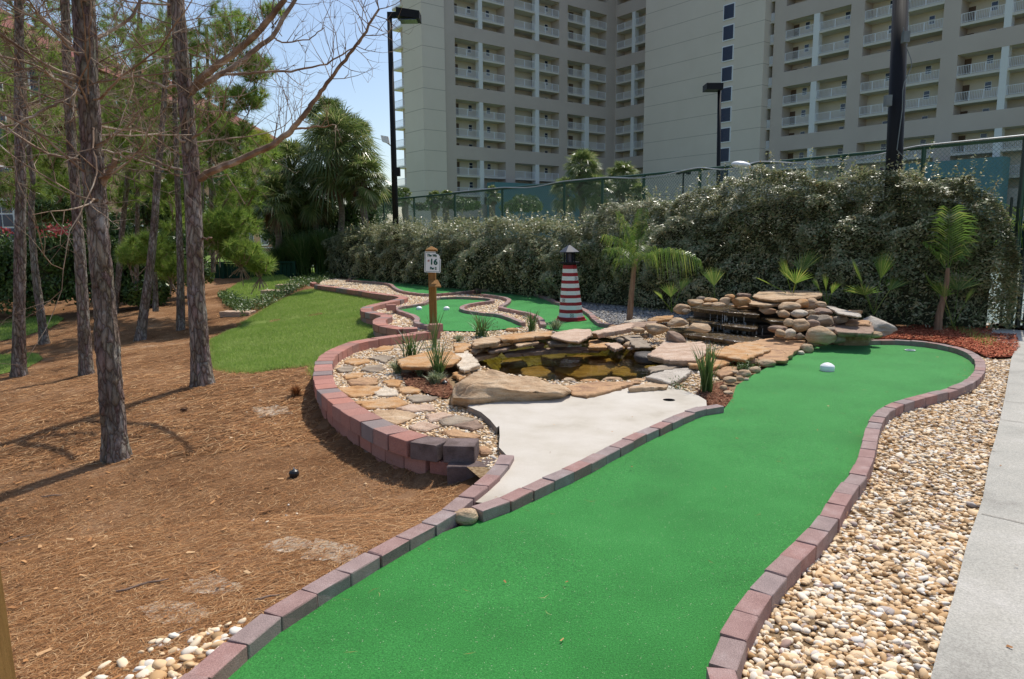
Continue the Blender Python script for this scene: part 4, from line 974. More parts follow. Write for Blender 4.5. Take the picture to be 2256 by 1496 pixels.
def hit(px, py, A0, D):
    r = ray(px, py); k = np.array([r.x, r.y]); s, t = np.linalg.solve(np.array([D, -k]).T, -A0); return float(s), float(CAM.z+r.z*t)
r_ = ray(1002, 93.6); A1 = np.array([r_.x, r_.y])*(111/r_.y)
r_ = ray(1721, 196); A2 = np.array([r_.x, r_.y])*(104.2/r_.y)
ZT0 = hit(1002, 217.6, A1, D1)[1]          # top of an opening row
ROWS = [ZT0+3*FLR*k for k in (-2, -1, 0, 1, 2, 3)]
bld = thing('apartment_building', 'huge beige and taupe high-rise with rows of white railed balconies behind the fence', 'building', (float(A1[0]), float(A1[1]), 0))
def fbox(mb, A0, D, N, s0, s1, d0, d1, z0, z1, mi=0):
    """box between s0..s1 along D, d0..d1 outward along N"""
    P = [A0+D*s+N*d for s, d in ((s0, d0), (s1, d0), (s1, d1), (s0, d1))]
    mb.hexa([(p[0], p[1], z0) for p in P]+[(p[0], p[1], z1) for p in P], mi)
DEP = 2.1; OPH = 6.7
def wing(A0, D, N, s0, s1, bays, rows, mat, nm='wall', bd=14):
    mb = MB(); TOP = 52; z00 = -1
    bays = sorted(bays, key=lambda b_: b_[0]); cur = s0
    for a, b, cols, style in bays:
        fbox(mb, A0, D, N, cur, a, -DEP, 0, z00, TOP); cur = b
        zz = z00
        for zt in rows:
            fbox(mb, A0, D, N, a, b, -.35, -.004, zz, zt-OPH); zz = zt
        fbox(mb, A0, D, N, a, b, -.35, -.004, zz, TOP)
    fbox(mb, A0, D, N, cur, s1, -DEP, 0, z00, TOP)
    fbox(mb, A0, D, N, s0, s1, -DEP-bd, -DEP-.15, z00, TOP)
    o = mb.build(nm, mat, bld)
    for a, b, cols, style in bays:
        for ri, zt in enumerate(rows):
            zb = zt-OPH
            if zt < 6 and False: continue
            mb = MB(); fbox(mb, A0, D, N, a, b, -DEP-.1, -DEP, zb-2, zt+.5)
            bay = mb.build('balcony_bay', M['beige'], bld)
            sl = MB()
            f1, f2 = zt-2.31, zt-2.31-2.95
            for fz in (f1, f2): fbox(sl, A0, D, N, a+.01, b-.01, -DEP, -.06, fz-.3, fz)
            fbox(sl, A0, D, N, a+.01, b-.01, -DEP, -.36, zt-.02, zt+.2); fbox(sl, A0, D, N, a+.01, b-.01, -DEP, -.36, zb-.9, zb-.7)
            sl.build('floor_slab', M['slabm'], bay)
            segs = []; c0 = a
            for (ca, cb) in cols: segs.append((c0, ca)); c0 = cb
            segs.append((c0, b))
            for si, (u, v) in enumerate(segs):
                for fi, fz in enumerate((f1, f2)):
                    rl = MB(); h = 1.07
                    fbox(rl, A0, D, N, u, v, -.16, -.11, fz+h-.05, fz+h); fbox(rl, A0, D, N, u, v, -.15, -.12, fz+.08, fz+.12)
                    npst = max(2, round((v-u)/1.75))
                    for k in range(npst+1): x = u+.04+(v-u-.08)*k/npst; fbox(rl, A0, D, N, x-.035, x+.035, -.17, -.1, fz, fz+h)
                    nb = int((v-u)/.17)
                    for k in range(1, nb): x = u+(v-u)*k/nb; fbox(rl, A0, D, N, x-.018, x+.018, -.145, -.125, fz+.1, fz+h-.05)
                    rl.build('railing', M['rail'], bay)
                for fz in (f1, f2, f2-2.95):
                    L = v-u; dpos, wpos = style[si % len(style)]
                    if dpos is not None:
                        dm = MB(); x = u+dpos*L; fbox(dm, A0, D, N, x-.5, x+.5, -DEP, -DEP+.05, fz, fz+2.1); dm.build('door', M['doorb'], bay)
                    if wpos is not None:
                        wm = MB(); x = u+wpos*L; wz = 1.15
                        fbox(wm, A0, D, N, x-.36, x+.36, -DEP, -DEP+.05, fz+wz, fz+wz+1.0)
                        wo_ = wm.build('window', M['rail'], bay)
                        wm = MB(); fbox(wm, A0, D, N, x-.3, x+.3, -DEP+.04, -DEP+.07, fz+wz+.06, fz+wz+.46); fbox(wm, A0, D, N, x-.3, x+.3, -DEP+.04, -DEP+.07, fz+wz+.54, fz+wz+.94)
                        x_ = wm.build('pane', M['pane'], bay) if False else None
                        for q in (0,):
                            fbox_m = wm.mesh(); fbox_m.materials.clear()
                            pn = link('window_pane', fbox_m, M['pane'], bay)
            if cols:
                cm = MB()
                for (ca, cb) in cols: fbox(cm, A0, D, N, ca, cb, -.9, -.02 if True else 0, zb, zt)
                cm.build('column', M['colw'], bay)
S1 = lambda px, py=100: hit(px, py, A1, D1)[0]
S2 = lambda px, py=100: hit(px, py, A2, D2)[0]
st_l = [(.32, .93), (None, .58)]
bays1 = [(S1(1001.8, 94), S1(1112.5, 110), [(S1(1054.6, 102), S1(1063.3, 104))], st_l),
         (S1(1133.4, 115), S1(1232.4, 137), [(S1(1179.8, 125), S1(1188, 127))], [(None, None), (.13, .75)]),
         (S1(1250.8, 27), S1(1337.3, 50), [(S1(1291, 36), S1(1299.8, 40))], [(.65, .06), (None, None)])]
corner_s = S1(1356.5, 134); left_s = S1(978.3, 94)
wing(A1, D1, N1, left_s, corner_s, bays1, ROWS, M['taupe'], bd=3.5)
# nook facade: parallel to wing 2, from the corner towards the camera-right
CO = A1+D1*corner_s
D3 = -D2
S3 = lambda px, py: hit(px, py, CO, D3)[0]
wing(CO, D3, N2, 0.0, S3(1440, 100), [(S3(1357.5, 160), S3(1421, 130)+5, [(S3(1391, 140), S3(1398, 140))], [(None, .8), (.3, None)])], ROWS, M['taupe'])
# right wing
b2 = [(S2(1875.2, 24), S2(1730.8, 61.5), [(S2(1805.7, 43), S2(1793, 46))], [(None, .35), (.93, .5)]),
      (S2(2071.6, 130.7), S2(1896.6, 163), [(S2(1989, 140), S2(1977, 142))], [(None, .5), (None, .45)])]
b2.append((S2(2330, 80), S2(2109.7, 123.4), [(S2(2223.4, 104), S2(2206.7, 106))], [(.04, None), (.95, .4)]))
b2 = [(a, b, c, s) for a, b, c, s in b2]
s_in = S2(1704, 100)
rows2 = ROWS
wing(A2, D2, N2, S2(2420, 60), s_in, b2, rows2, M['taupe'])
# cream stair tower, standing proud of the right wing
AT = A2+N2*1.2
ST = lambda px, py=100: hit(px, py, AT, D2)[0]
tw0, tw1 = ST(1683, 100), ST(1421.5, 100)
mb = MB(); fbox(mb, AT, D2, N2, tw0, tw1, -14, 0, -1, 56); mb.build('tower_wall', M['cream'], bld)
mb = MB()
for k in range(19): z = ZT0-2.31+FLR*(k-7); fbox(mb, AT, D2, N2, tw0-.006, tw1+.006, -14, .006, z-.035, z+.035)
mb.build('wall_joint', M['joint'], bld)
for k in range(-7, 10):
    sx = ST(1592.5+11, 127); z = hit(1606, 117.3, AT, D2)[1]+FLR*k
    mb = MB(); fbox(mb, AT, D2, N2, sx-1.0, sx+1.0, -.02, .1, z-1.1, z+1.1)
    wf_ = mb.build('window_frame', M['rail'], bld)
    mb = MB(); fbox(mb, AT, D2, N2, sx-.85, sx+.85, .08, .12, z-.95, z+.95); mb.build('pane', M['pane'], wf_)
# recess slit between tower and right wing, with small balconies
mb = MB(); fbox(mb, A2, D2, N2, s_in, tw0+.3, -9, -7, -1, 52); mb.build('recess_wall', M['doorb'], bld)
mb = MB(); rl = MB()
for k in range(-8, 10):
    z = ZT0-2.31+FLR*k; fbox(mb, A2, D2, N2, s_in, tw0, -2, -.2, z-.3, z)
    fbox(rl, A2, D2, N2, s_in, tw0, -.3, -.25, z+1.0, z+1.06)
    for j in range(8): x = s_in+(tw0-s_in)*(j+.5)/8; fbox(rl, A2, D2, N2, x-.03, x+.03, -.3, -.26, z, z+1.0)
mb.build('recess_slab', M['slabm'], bld); rl.build('recess_railing', M['rail'], bld)
# cream end tower of the left wing
AL = A1+N1*.35
SL = lambda px, py=94: hit(px, py, AL, D1)[0]
l0, l1 = SL(928.5, 60), SL(978.6, 60)
CL = AL+D1*l0                       # outer corner
el = hit(886.5, 60, CL, D2)[0]
mb = MB(); mb_p = [AL+D1*l1, CL, CL+D2*el, CL+D2*el+D1*(l1-l0)]
mb.hexa([(p[0], p[1], -1) for p in mb_p]+[(p[0], p[1], 56) for p in mb_p]); mb.build('tower_wall', M['cream'], bld)
mb = MB()
for k in range(19):
    z = ZT0-2.31+FLR*(k-7)+.3
    q = [AL+D1*l1+N1*.006, CL+N1*.006-D1*.006, CL+D2*el-D1*.006, CL+D2*el+D1*(l1-l0)]
    mb.hexa([(p[0], p[1], z-.035) for p in q]+[(p[0], p[1], z+.035) for p in q])
mb.build('wall_joint', M['joint'], bld)
# side balconies at the far left end
E0 = CL+D2*el
for k in range(-7, 12):
    mb = MB(); rl = MB(); wl_ = MB()
    z = ZT0-2.31+FLR*k+1.4
    a0, a1_ = 0.0, hit(864, 60, E0, D2)[0]
    P = [E0-D1*.0, E0+D2*a1_*.98, E0+D2*a1_*.98+D1*1.6, E0+D1*1.6]
    mb.hexa([(p[0], p[1], z-.28) for p in P]+[(p[0], p[1], z) for p in P])
    Q = [E0+D2*a1_*.97, E0+D2*a1_*.97+D1*.05, E0+D2*.02+D1*.05, E0+D2*.02]
    P0, P1 = E0+D2*a1_*.97, E0+D2*.02
    for zz, hh in ((z+1.02, .05), (z+.08, .04)):
        R4 = [P0, P1, P1+D1*.05, P0+D1*.05]; rl.hexa([(p[0], p[1], zz) for p in R4]+[(p[0], p[1], zz+hh) for p in R4])
    for j in range(14):
        c = P0+(P1-P0)*j/13; R4 = [c, c-D2*.03, c-D2*.03+D1*.03, c+D1*.03]; rl.hexa([(p[0], p[1], z) for p in R4]+[(p[0], p[1], z+1.02) for p in R4])
    # pier wall with an opening (two posts)
    for u0, u1 in ((0.0, .10), (.34, .52)):
        R4 = [E0+D2*a1_*u0+D1*.6, E0+D2*a1_*u1+D1*.6, E0+D2*a1_*u1+D1*.9, E0+D2*a1_*u0+D1*.9]
        wl_.hexa([(p[0], p[1], z) for p in R4]+[(p[0], p[1], z+FLR-.28) for p in R4])
    R4 = [E0+D2*a1_*.1+D1*.6, E0+D2*a1_*.34+D1*.6, E0+D2*a1_*.34+D1*.9, E0+D2*a1_*.1+D1*.9]
    wl_.hexa([(p[0], p[1], z) for p in R4]+[(p[0], p[1], z+.7) for p in R4]); wl_.hexa([(p[0], p[1], z+2.15) for p in R4]+[(p[0], p[1], z+FLR-.28) for p in R4])
    sbl = mb.build('side_balcony', M['slabm'], bld); rl.build('side_railing', M['rail'], sbl); wl_.build('side_wall', M['taupe'], sbl)
# teal walls at the foot of both wings
mb = MB()
a, b = S1(1053, 420), S1(1260, 430); z1 = hit(1055, 399, A1+N1*3, D1)[1]
fbox(mb, A1, D1, N1, a+1, b, 1.0, 3.0, -1, z1); mb.build('teal_wall', M['teal'], bld)
a, b = S2(2208, 380), S2(2030, 380); AX = A2+N2*3; z1 = hit(2200, 345, AX, D2)[1]; sa, sb = hit(2208, 380, AX, D2)[0], hit(1990, 380, AX, D2)[0]
for q_ in ((sa, sa+2.6, -1, z1), (sa+2.603, sb, hit(2100, 390, AX, D2)[1], z1)):
    mb = MB(); fbox(mb, A2, D2, N2, q_[0], q_[1], 1, 3, q_[2], q_[3]); mb.build('teal_wall', M['teal'], bld)

# ---------------------------------------------------------------- red roofed block behind the pines
M['pinkwall'] = flat('shaded_pink_stucco', A(.26, .17, .125), .9, .15, var=.05)  # stucco darkened in its colour to stand in for a shaded facade
M['redroof'] = stuffmat('red_roof_tiles', [(.3, A(.17, .05, .045)), (.7, A(.25, .08, .065))], 1.5, 5, .8, 0, 1, .2)
M['maroon'] = flat('maroon_awning', A(.16, .05, .05), .8)
rb = thing('apartment_block', 'pinkish apartment block with red hip roof, half hidden by the pines', 'building', (-30, 60, 0))
X0_ = -27.5
mb = MB(); mb.box((-48, 36, -1), (X0_, 53, 12.4)); mb.box((-48, 53, -1), (X0_-.6, 66, 12.2)); mb.box((-48, 66, -1), (X0_, 92, 12.4)); mb.build('wall', M['pinkwall'], rb)
def hip(x0, x1, y0, y1, z, h):
    mb = MB(); cx = (x0+x1)/2; i = min((x1-x0), (y1-y0))/2
    a, b = ((cx, y0+i), (cx, y1-i)) if (y1-y0) > (x1-x0) else ((x0+i, (y0+y1)/2), (x1-i, (y0+y1)/2))
    mb.add([(x0, y0, z), (x1, y0, z), (x1, y1, z), (x0, y1, z), (*a, z+h), (*b, z+h)], [(0, 1, 4), (1, 2, 5, 4), (2, 3, 5), (3, 0, 4, 5), (0, 3, 2, 1)] if (y1-y0) > (x1-x0) else [(0, 1, 5, 4), (1, 2, 5), (2, 3, 4, 5), (3, 0, 4), (0, 3, 2, 1)])
    return mb.build('roof', M['redroof'], rb)
hip(-49, X0_+.8, 35.2, 53.6, 12.4, 6.0); hip(-45, X0_+.2, 53.7, 65.4, 12.2, 4.4); hip(-49, X0_+.8, 65.2, 93, 12.4, 6.5)
mb = MB(); mb.box((X0_-.2, 35.4, 12.1), (X0_+.5, 92.6, 12.38)); mb.build('eave', M['pinkwall'], rb)
for i, y in enumerate(np.arange(38, 90, 4.6)):
    for j in range(4):
        z = .6+2.95*j; mb = MB(); mb.box((X0_-.05, y, z), (X0_+.06, y+2.4, z+1.9)); wn_ = mb.build('window', M['rail'], rb)
        mb = MB(); mb.box((X0_+.04, y+.12, z+.12), (X0_+.08, y+1.15, z+1.78)); mb.box((X0_+.04, y+1.25, z+.12), (X0_+.08, y+2.28, z+1.78)); mb.build('pane', M['pane'], wn_)
for y in (42.6, 51.5, 61):
    mb = MB(); mb.box((X0_, y, 8.2), (X0_+1.4, y+4.2, 8.7)); mb.build('awning', M['maroon'], rb); mb = MB(); mb.box((X0_, y, 5.0), (X0_+1.4, y+4.2, 5.9)); mb.build('balcony', M['pinkwall'], rb)
p = at(0, 520, 0)
mb = MB(); mb.box((-31, 34, -1), (-19.5, 36.5, 4.6)); mb.build('low_wall', M['pinkwall'], rb)
for j in range(3):
    wx = -27.2+j*2.9; mb = MB(); mb.box((wx, 33.93, 1.4), (wx+1.15, 34.02, 3.4)); wn_ = mb.build('window', M['rail'], rb)
    mb = MB()
    for a in range(2):
        for c in range(3): mb.box((wx+.08+a*.53, 33.9, 1.48+c*.63), (wx+.54+a*.53, 33.95, 2.03+c*.63))
    mb.build('pane', M['pane'], wn_)

# ---------------------------------------------------------------- chain link fence
FT = 3.02
mb = MB()
def fposts():
    out = []
    for px in (2252, 2029, 1852, 1671, 1541, 1418, 1327, 1243, 1107, 1002, 912, 845, 790):
        r = ray(px, 430); k = np.array([r.x, r.y]); s, t = np.linalg.solve(np.array([FD, -k]).T, -FA); out.append(float(s))
    return out
FP = fposts()
fc = thing('chain_link_fence', 'tall green chain link fence with metal top rail behind the long hedge', 'fence', (*fen(10), 0))
for s in FP:
    x, y = fen(s); mb = MB(); mb.tube([(x, y, 0), (x, y, FT)], .04, 10); mb.build('fence_post', M['green_metal'], fc)
mb = MB(); x0, y0 = fen(-.2); x1, y1 = fen(FP[-1]+.1); mb.tube([(x0, y0, FT), (x1, y1, FT)], .032, 8); mb.build('top_rail', M['green_metal'], fc)
# whitish cable slung along the top rail, sagging between a few posts
mb = MB(); pts = []
for k in range(160):
    s = FP[0]+(FP[9]-FP[0])*k/159; sag = .0
    for a, b, h in ((FP[1], FP[3], .10), (FP[4], FP[6], .07), (FP[7], FP[8], .05), (FP[3], FP[4], .06)):
        if a < s < b: sag = h*math.sin(PI*(s-a)/(b-a))**1.5
    x, y = fen(s, .05); pts.append((x, y, FT+.035-sag*1.6))
mb.tube(pts, .014, 6); mb.build('cable', M['galv'], fc)
def chain(s0, s1, z0, z1, pitch, r, parent, name='wire_mesh'):
    V = []; F = []; hh = z1-z0
    n = int((s1-s0+hh)/pitch)
    for sg in (1, -1):
        for k in range(n+1):
            sa = s0-hh+k*pitch if sg > 0 else s0+k*pitch
            # line from (sa, z0) going (sg*1, 1)
            t0, t1 = 0.0, hh
            if sg > 0: t0 = max(t0, s0-sa); t1 = min(t1, s1-sa)
            else: t1 = min(t1, sa-s0); t0 = max(t0, sa-s1)
            if t1 <= t0: continue
            a = (*fen(sa+sg*t0, .01*sg), z0+t0); b = (*fen(sa+sg*t1, .01*sg), z0+t1)
            base = len(V); e = np.array([FD[0], FD[1], 0])*r; u = np.array([FN[0], FN[1], 0])*r
            for p in (a, b):
                p = np.array(p); V += [p+e, p-e*.5+u, p-e*.5-u]
            F += [(base, base+1, base+4, base+3), (base+1, base+2, base+5, base+4), (base+2, base, base+3, base+5)]
    return link(name, npmesh(V, F, 4), M['green_metal'], parent)
chain(FP[0], FP[3], .05, FT, .075, .0032, fc); chain(FP[3], FP[7], 1.2, FT, .085, .0042, fc); chain(FP[7], FP[-1], 1.2, FT, .1, .0055, fc)
# gate
x, y = fen(-.05); gt = thing('fence_gate', 'dark metal gate in the chain link fence at the end of the path', 'gate', (x, y, 0))
def gpt(px): 
    r = ray(px, 650); k = np.array([r.x, r.y]); s, t = np.linalg.solve(np.array([FD, -k]).T, -FA); return float(s)
sg_ = [gpt(v) for v in (2213, 2229, 2243, 2262)]
for nm, s, r_p, zt in (('gate_post', sg_[1], .045, FT), ('gate_post', sg_[2]-.03, .04, FT), ('gate_stile', sg_[0]+.02, .022, 2.1), ('gate_stile', sg_[3], .022, 2.1)):
    mb = MB(); x, y = fen(s); mb.tube([(x, y, 0), (x, y, zt)], r_p, 10); mb.build(nm, M['darkgreen_metal'], gt)
for z in (.12, .95, 2.08):
    mb = MB(); mb.tube([(*fen(sg_[2]-.03), z), (*fen(sg_[2]-1.1), z)], .02, 8); mb.build('gate_rail', M['darkgreen_metal'], gt)
mb = MB(); mb.tube([(*fen(sg_[1], .05), .95), (*fen(sg_[2], .05), .95)], .018, 8); mb.build('latch', M['blackplastic'], gt)
mb = MB(); mb.tube([(*fen(sg_[0]), 1.55), (*fen(sg_[0]+2), 1.55)], .015, 8); mb.build('gate_rail', M['darkgreen_metal'], gt)
chain(sg_[2]-1.1, sg_[2]-.04, .12, 2.08, .075, .003, gt)
# far court fence and windscreen
ws = thing('court_windscreen', 'dark green windscreen on the far side of the tennis court', 'windscreen', (*fen(10, -30), 0))
mb = MB(); P = [fen(-8, -30), fen(34, -30), fen(34, -30.05), fen(-8, -30.05)]; mb.hexa([(*p, .05) for p in P]+[(*p, 2.1) for p in P]); mb.build('cloth', M['windscreen'], ws)
for k in range(15):
    mb = MB(); x, y = fen(-8+3*k, -29.95); mb.tube([(x, y, 0), (x, y, 3)], .04, 8); mb.build('post', M['green_metal'], ws)
# tilted floodlight clamped on the top rail
p = aty(1643, 364, 15.0); sF = hit(1643, 364, FA, FD)[0]; x, y = fen(sF, .15)
fl = thing('floodlight', 'oval white floodlight mounted on the fence top rail', 'floodlight', (x, y, FT))
V, F = ico(3); V = V*np.array([.22, .16, .085]); V[:, 2] = np.maximum(V[:, 2], -.05); ca, sa = math.cos(.15), math.sin(.15); V = np.c_[V[:, 0]*ca+V[:, 2]*sa, V[:, 1], -V[:, 0]*sa+V[:, 2]*ca]
zc = aty(1643, 364, y).z
link('lamp_head', npmesh(V+np.array([x, y, zc]), F, 3), M['whiteplastic'], fl, smooth=True)
mb = MB(); mb.tube([(x+.2, y, zc-.02), (x+.25, y+.1, zc-.2), (x+.25, y+.14, FT-.1)], .02, 6); mb.build('bracket', M['galv'], fl)

# ---------------------------------------------------------------- lamp posts
def pole(name, label, px, Y, ztop_px, rpx, base=0.0, taper=.75, topx=None):
    b = aty(px, 462, Y); t_ = aty(topx or px, ztop_px, Y)
    lp = thing(name, label, 'lamp post', (b.x, b.y, base))
    mb = MB(); r0 = rpx*pxs(Y)/2; k = (t_.z-base)/(b.z-base)
    mb.tube([(b.x-(t_.x-b.x)/(t_.z-b.z)*(b.z-base), b.y, base), (t_.x, t_.y, t_.z)], [r0, r0*taper], 16); mb.build('pole', M['black'], lp, smooth=True)
    return lp, t_
lp, t_ = pole('street_lamp', 'black lamp post with a long shoebox head left of the high-rise', 871, 25.5, 34, 14, topx=858)
mb = MB(); mb.box((t_.x-.07, t_.y-.07, t_.z-.08), (t_.x+.45, t_.y+.07, t_.z+.1)); mb.build('arm', M['black'], lp)
h0, h1 = t_.x+.28, aty(927, 45, 25.5).x
mb = MB(); mb.hexa([(h0, t_.y-.42, t_.z-.12), (h1, t_.y-.42, t_.z-.22), (h1, t_.y+.2, t_.z-.22), (h0, t_.y+.2, t_.z-.12), (h0, t_.y-.42, t_.z+.15), (h1, t_.y-.42, t_.z+.03), (h1, t_.y+.2, t_.z+.03), (h0, t_.y+.2, t_.z+.15)]); mb.build('lamp_head', M['black'], lp)
mb = MB(); mb.box((h0+.1, t_.y-.36, t_.z-.235), (h1-.1, t_.y+.15, t_.z-.215)); mb.build('lens', M['pane'], lp)
b_ = aty(849, 308, 25.5); 
sl_ = thing('spotlight', 'small white spotlight fixed on the left lamp post', 'spotlight', (b_.x, b_.y, b_.z))
mb = MB(); mb.hexa([(b_.x-.1, b_.y-.12, b_.z-.06), (b_.x+.14, b_.y-.12, b_.z-.14), (b_.x+.14, b_.y+.12, b_.z-.14), (b_.x-.1, b_.y+.12, b_.z-.06), (b_.x-.14, b_.y-.12, b_.z+.14), (b_.x+.1, b_.y-.12, b_.z+.1), (b_.x+.1, b_.y+.12, b_.z+.1), (b_.x-.14, b_.y+.12, b_.z+.14)]); mb.build('lamp_head', M['whiteplastic'], sl_)
mb = MB(); mb.tube([(b_.x+.05, b_.y, b_.z-.1), (b_.x+.25, b_.y, b_.z-.25)], .02, 6); mb.build('bracket', M['galv'], sl_)
bx = aty(877, 380, 25.3); mb = MB(); mb.box((bx.x-.1, bx.y-.3, bx.z-.14), (bx.x+.1, bx.y-.1, bx.z+.14)); o = mb.build('control_box', M['black'], None, bx); tag(o, 'small dark control box on the left lamp post', 'box')
lp, t_ = pole('street_lamp', 'slim black lamp post with a shoebox head in front of the stair tower', 1582, 37, 192, 10, topx=1585)
mb = MB(); h0, h1 = aty(1552, 193, 37).x, aty(1588, 193, 37).x; mb.box((h0, t_.y-.45, t_.z-.18), (h1, t_.y+.35, t_.z+.12)); mb.build('lamp_head', M['black'], lp)
_r = ray(1966, 380); _s, _t = np.linalg.solve(np.array([FD, -np.array([_r.x, _r.y])]).T, -(FA+FN*.5)); YPOLE = float(_t*_r.y)
lp, t_ = pole('light_pole', 'thick black light pole rising out of the hedge at the right', 1966, YPOLE, -40, 36, taper=.84, topx=1986)
pp = aty(1963, 300, YPOLE)
M['conduit'] = flat('conduit_grey', A(.16, .19, .19), .6, .3)
cn = thing('conduit', 'grey cable and junction boxes strapped to the thick black pole', 'cable', (pp.x, pp.y, 1.6))
mb = MB(); mb.tube([aty(x, y, YPOLE-.17) for x, y in ((1990,60),(1992,80),(1997,104),(2007,130),(2009,145),(2000,165),(1992,182),(1989,200),(1988,240),(1976,330),(1990,345),(2000,352))], .008, 6); mb.build('cable', M['conduit'], cn)
for x, y in ((1956, 222), (1995, 82)):
    c = aty(x, y, YPOLE-.17); mb = MB(); mb.box((c.x-.05, c.y-.05, c.z-.09), (c.x+.05, c.y+.05, c.z+.09)); mb.build('junction_box', M['conduit'], cn)
c0 = aty(1505, 410, 60); c1_ = aty(1505, 381, 60)
tl = thing('court_light', 'tiny twin headed court light far beyond the fence', 'lamp post', (c0.x, c0.y, 0))
mb = MB(); mb.tube([(c0.x, c0.y, 0), (c0.x, c0.y, c1_.z)], .07, 8); mb.build('pole', M['black'], tl)
mb = MB(); mb.box((c0.x-.4, c0.y-.1, c1_.z-.05), (c0.x+.4, c0.y+.1, c1_.z+.05)); mb.build('crossarm', M['black'], tl)
for s in (-1, 1): mb = MB(); mb.box((c0.x+s*.42-.15, c0.y-.2, c1_.z-.12), (c0.x+s*.42+.15, c0.y+.2, c1_.z+.08)); mb.build('lamp_head', M['black'], tl)

# ---------------------------------------------------------------- signpost, lighthouse, small things
p = at(955, 722, -.03); Yp = p.y
sp = thing('sign_post', 'wooden post with the white number 16 sign, by the far green', 'signpost', (p.x, p.y, -.03))
wq = 15.5*pxs(Yp)/2; zt = aty(951, 548, Yp).z
def ppt(px, py, dy=0): return aty(px, py, Yp+dy)
lean = (ppt(951, 556).x-p.x)/(zt-p.z)
def pbox(x0, x1, y0, y1, z0, z1, mat, nm, par):
    mb = MB(); k0, k1 = lean*(z0-p.z), lean*(z1-p.z)
    mb.hexa([(p.x+x0+k0, p.y+y0, z0), (p.x+x1+k0, p.y+y0, z0), (p.x+x1+k0, p.y+y1, z0), (p.x+x0+k0, p.y+y1, z0), (p.x+x0+k1, p.y+y0, z1), (p.x+x1+k1, p.y+y0, z1), (p.x+x1+k1, p.y+y1, z1), (p.x+x0+k1, p.y+y1, z1)])
    return mb.build(nm, mat, par)
pbox(-wq, wq, -wq, wq, p.z, zt-.04, M['wood'], 'post', sp)
mb = MB(); k = lean*(zt-p.z); cx_, cy_ = p.x+k, p.y; q = wq*1.55
mb.add([(cx_-q, cy_-q, zt-.04), (cx_+q, cy_-q, zt-.04), (cx_+q, cy_+q, zt-.04), (cx_-q, cy_+q, zt-.04), (cx_-q, cy_-q, zt-.012), (cx_+q, cy_-q, zt-.012), (cx_+q, cy_+q, zt-.012), (cx_-q, cy_+q, zt-.012), (cx_, cy_, zt+.045)],
       [(0, 3, 2, 1), (0, 1, 5, 4), (1, 2, 6, 5), (2, 3, 7, 6), (3, 0, 4, 7), (4, 5, 8), (5, 6, 8), (6, 7, 8), (7, 4, 8)]); mb.build('post_cap', M['wood'], sp)
# little slanted scorecard shelf
za, zb_ = ppt(950, 616).z, ppt(950, 629).z; xr0, xr1 = ppt(948, 620).x, ppt(972, 620).x
mb = MB(); mb.hexa([(xr0, p.y-wq-.16, zb_-.02), (xr1+.02, p.y-wq-.16, zb_-.02), (xr1-.05, p.y-wq, za-.02), (xr0-.02, p.y-wq, za-.02), (xr0, p.y-wq-.16, zb_), (xr1+.02, p.y-wq-.16, zb_), (xr1-.05, p.y-wq, za), (xr0-.02, p.y-wq, za)]); mb.build('shelf', M['wood'], sp)
# sign plate, upper right corner hidden by a broken edge
M['signw'] = flat('white_sign', A(.82, .84, .84), .4, .4, var=.01); M['signg'] = flat('sign_dark_green', A(.0, .09, .07), .5, .3); M['signr'] = flat('sign_faded_red', A(.35, .05, .04), .5, .3)
sx0, sx1, sz0, sz1 = ppt(936.5, 575).x, ppt(972, 575).x, ppt(955, 600).z, ppt(955, 554).z
W_, H_ = sx1-sx0, sz1-sz0
yS = p.y-wq-.012; rot = math.radians(-3)
def sgn(u, v, d=0.0):   # sign coordinates 0..1
    x = (u-.5)*W_; z = (v-.5)*H_; c_, s_ = math.cos(rot), math.sin(rot)
    return ((sx0+sx1)/2+x*c_-z*s_, yS-d, (sz0+sz1)/2+x*s_+z*c_)
def splate(pts, d0, d1, mat, nm, par):
    mb = MB(); n = len(pts); mb.add([sgn(u, v, d0) for u, v in pts]+[sgn(u, v, d1) for u, v in pts], [tuple(range(n)), tuple(range(2*n-1, n-1, -1))]+[(i, n+i, n+(i+1) % n, (i+1) % n) for i in range(n)]); return mb.build(nm, mat, par)
outl = [(.04, 0), (.96, 0), (1, .03), (1, .64), (.985, .66), (.93, .67), (.915, .79), (.86, .85), (.8, .88), (.7, .9), (.66, .935), (.66, 1), (.04, 1), (0, .97), (0, .03)]
plate = splate(outl, 0, .008, M['signw'], 'sign_board', sp)
def line(u0, v0, u1, v1, t=.012):
    du, dv = u1-u0, (v1-v0)*H_/W_; L = math.hypot(du, dv); nu, nv = -dv/L*t, du/L*t*W_/H_
    return [(u0+nu, v0+nv), (u0-nu, v0-nv), (u1-nu, v1-nv), (u1+nu, v1+nv)]
mbl = MB()
for a in ((.06, .045, .94, .045), (.06, .045, .06, .955), (.06, .955, .63, .955), (.94, .045, .94, .63)):
    q_ = line(*a); mbl.add([sgn(u, v, .0095) for u, v in q_], [(0, 1, 2, 3)])
mbl.build('border', M['signg'], plate)
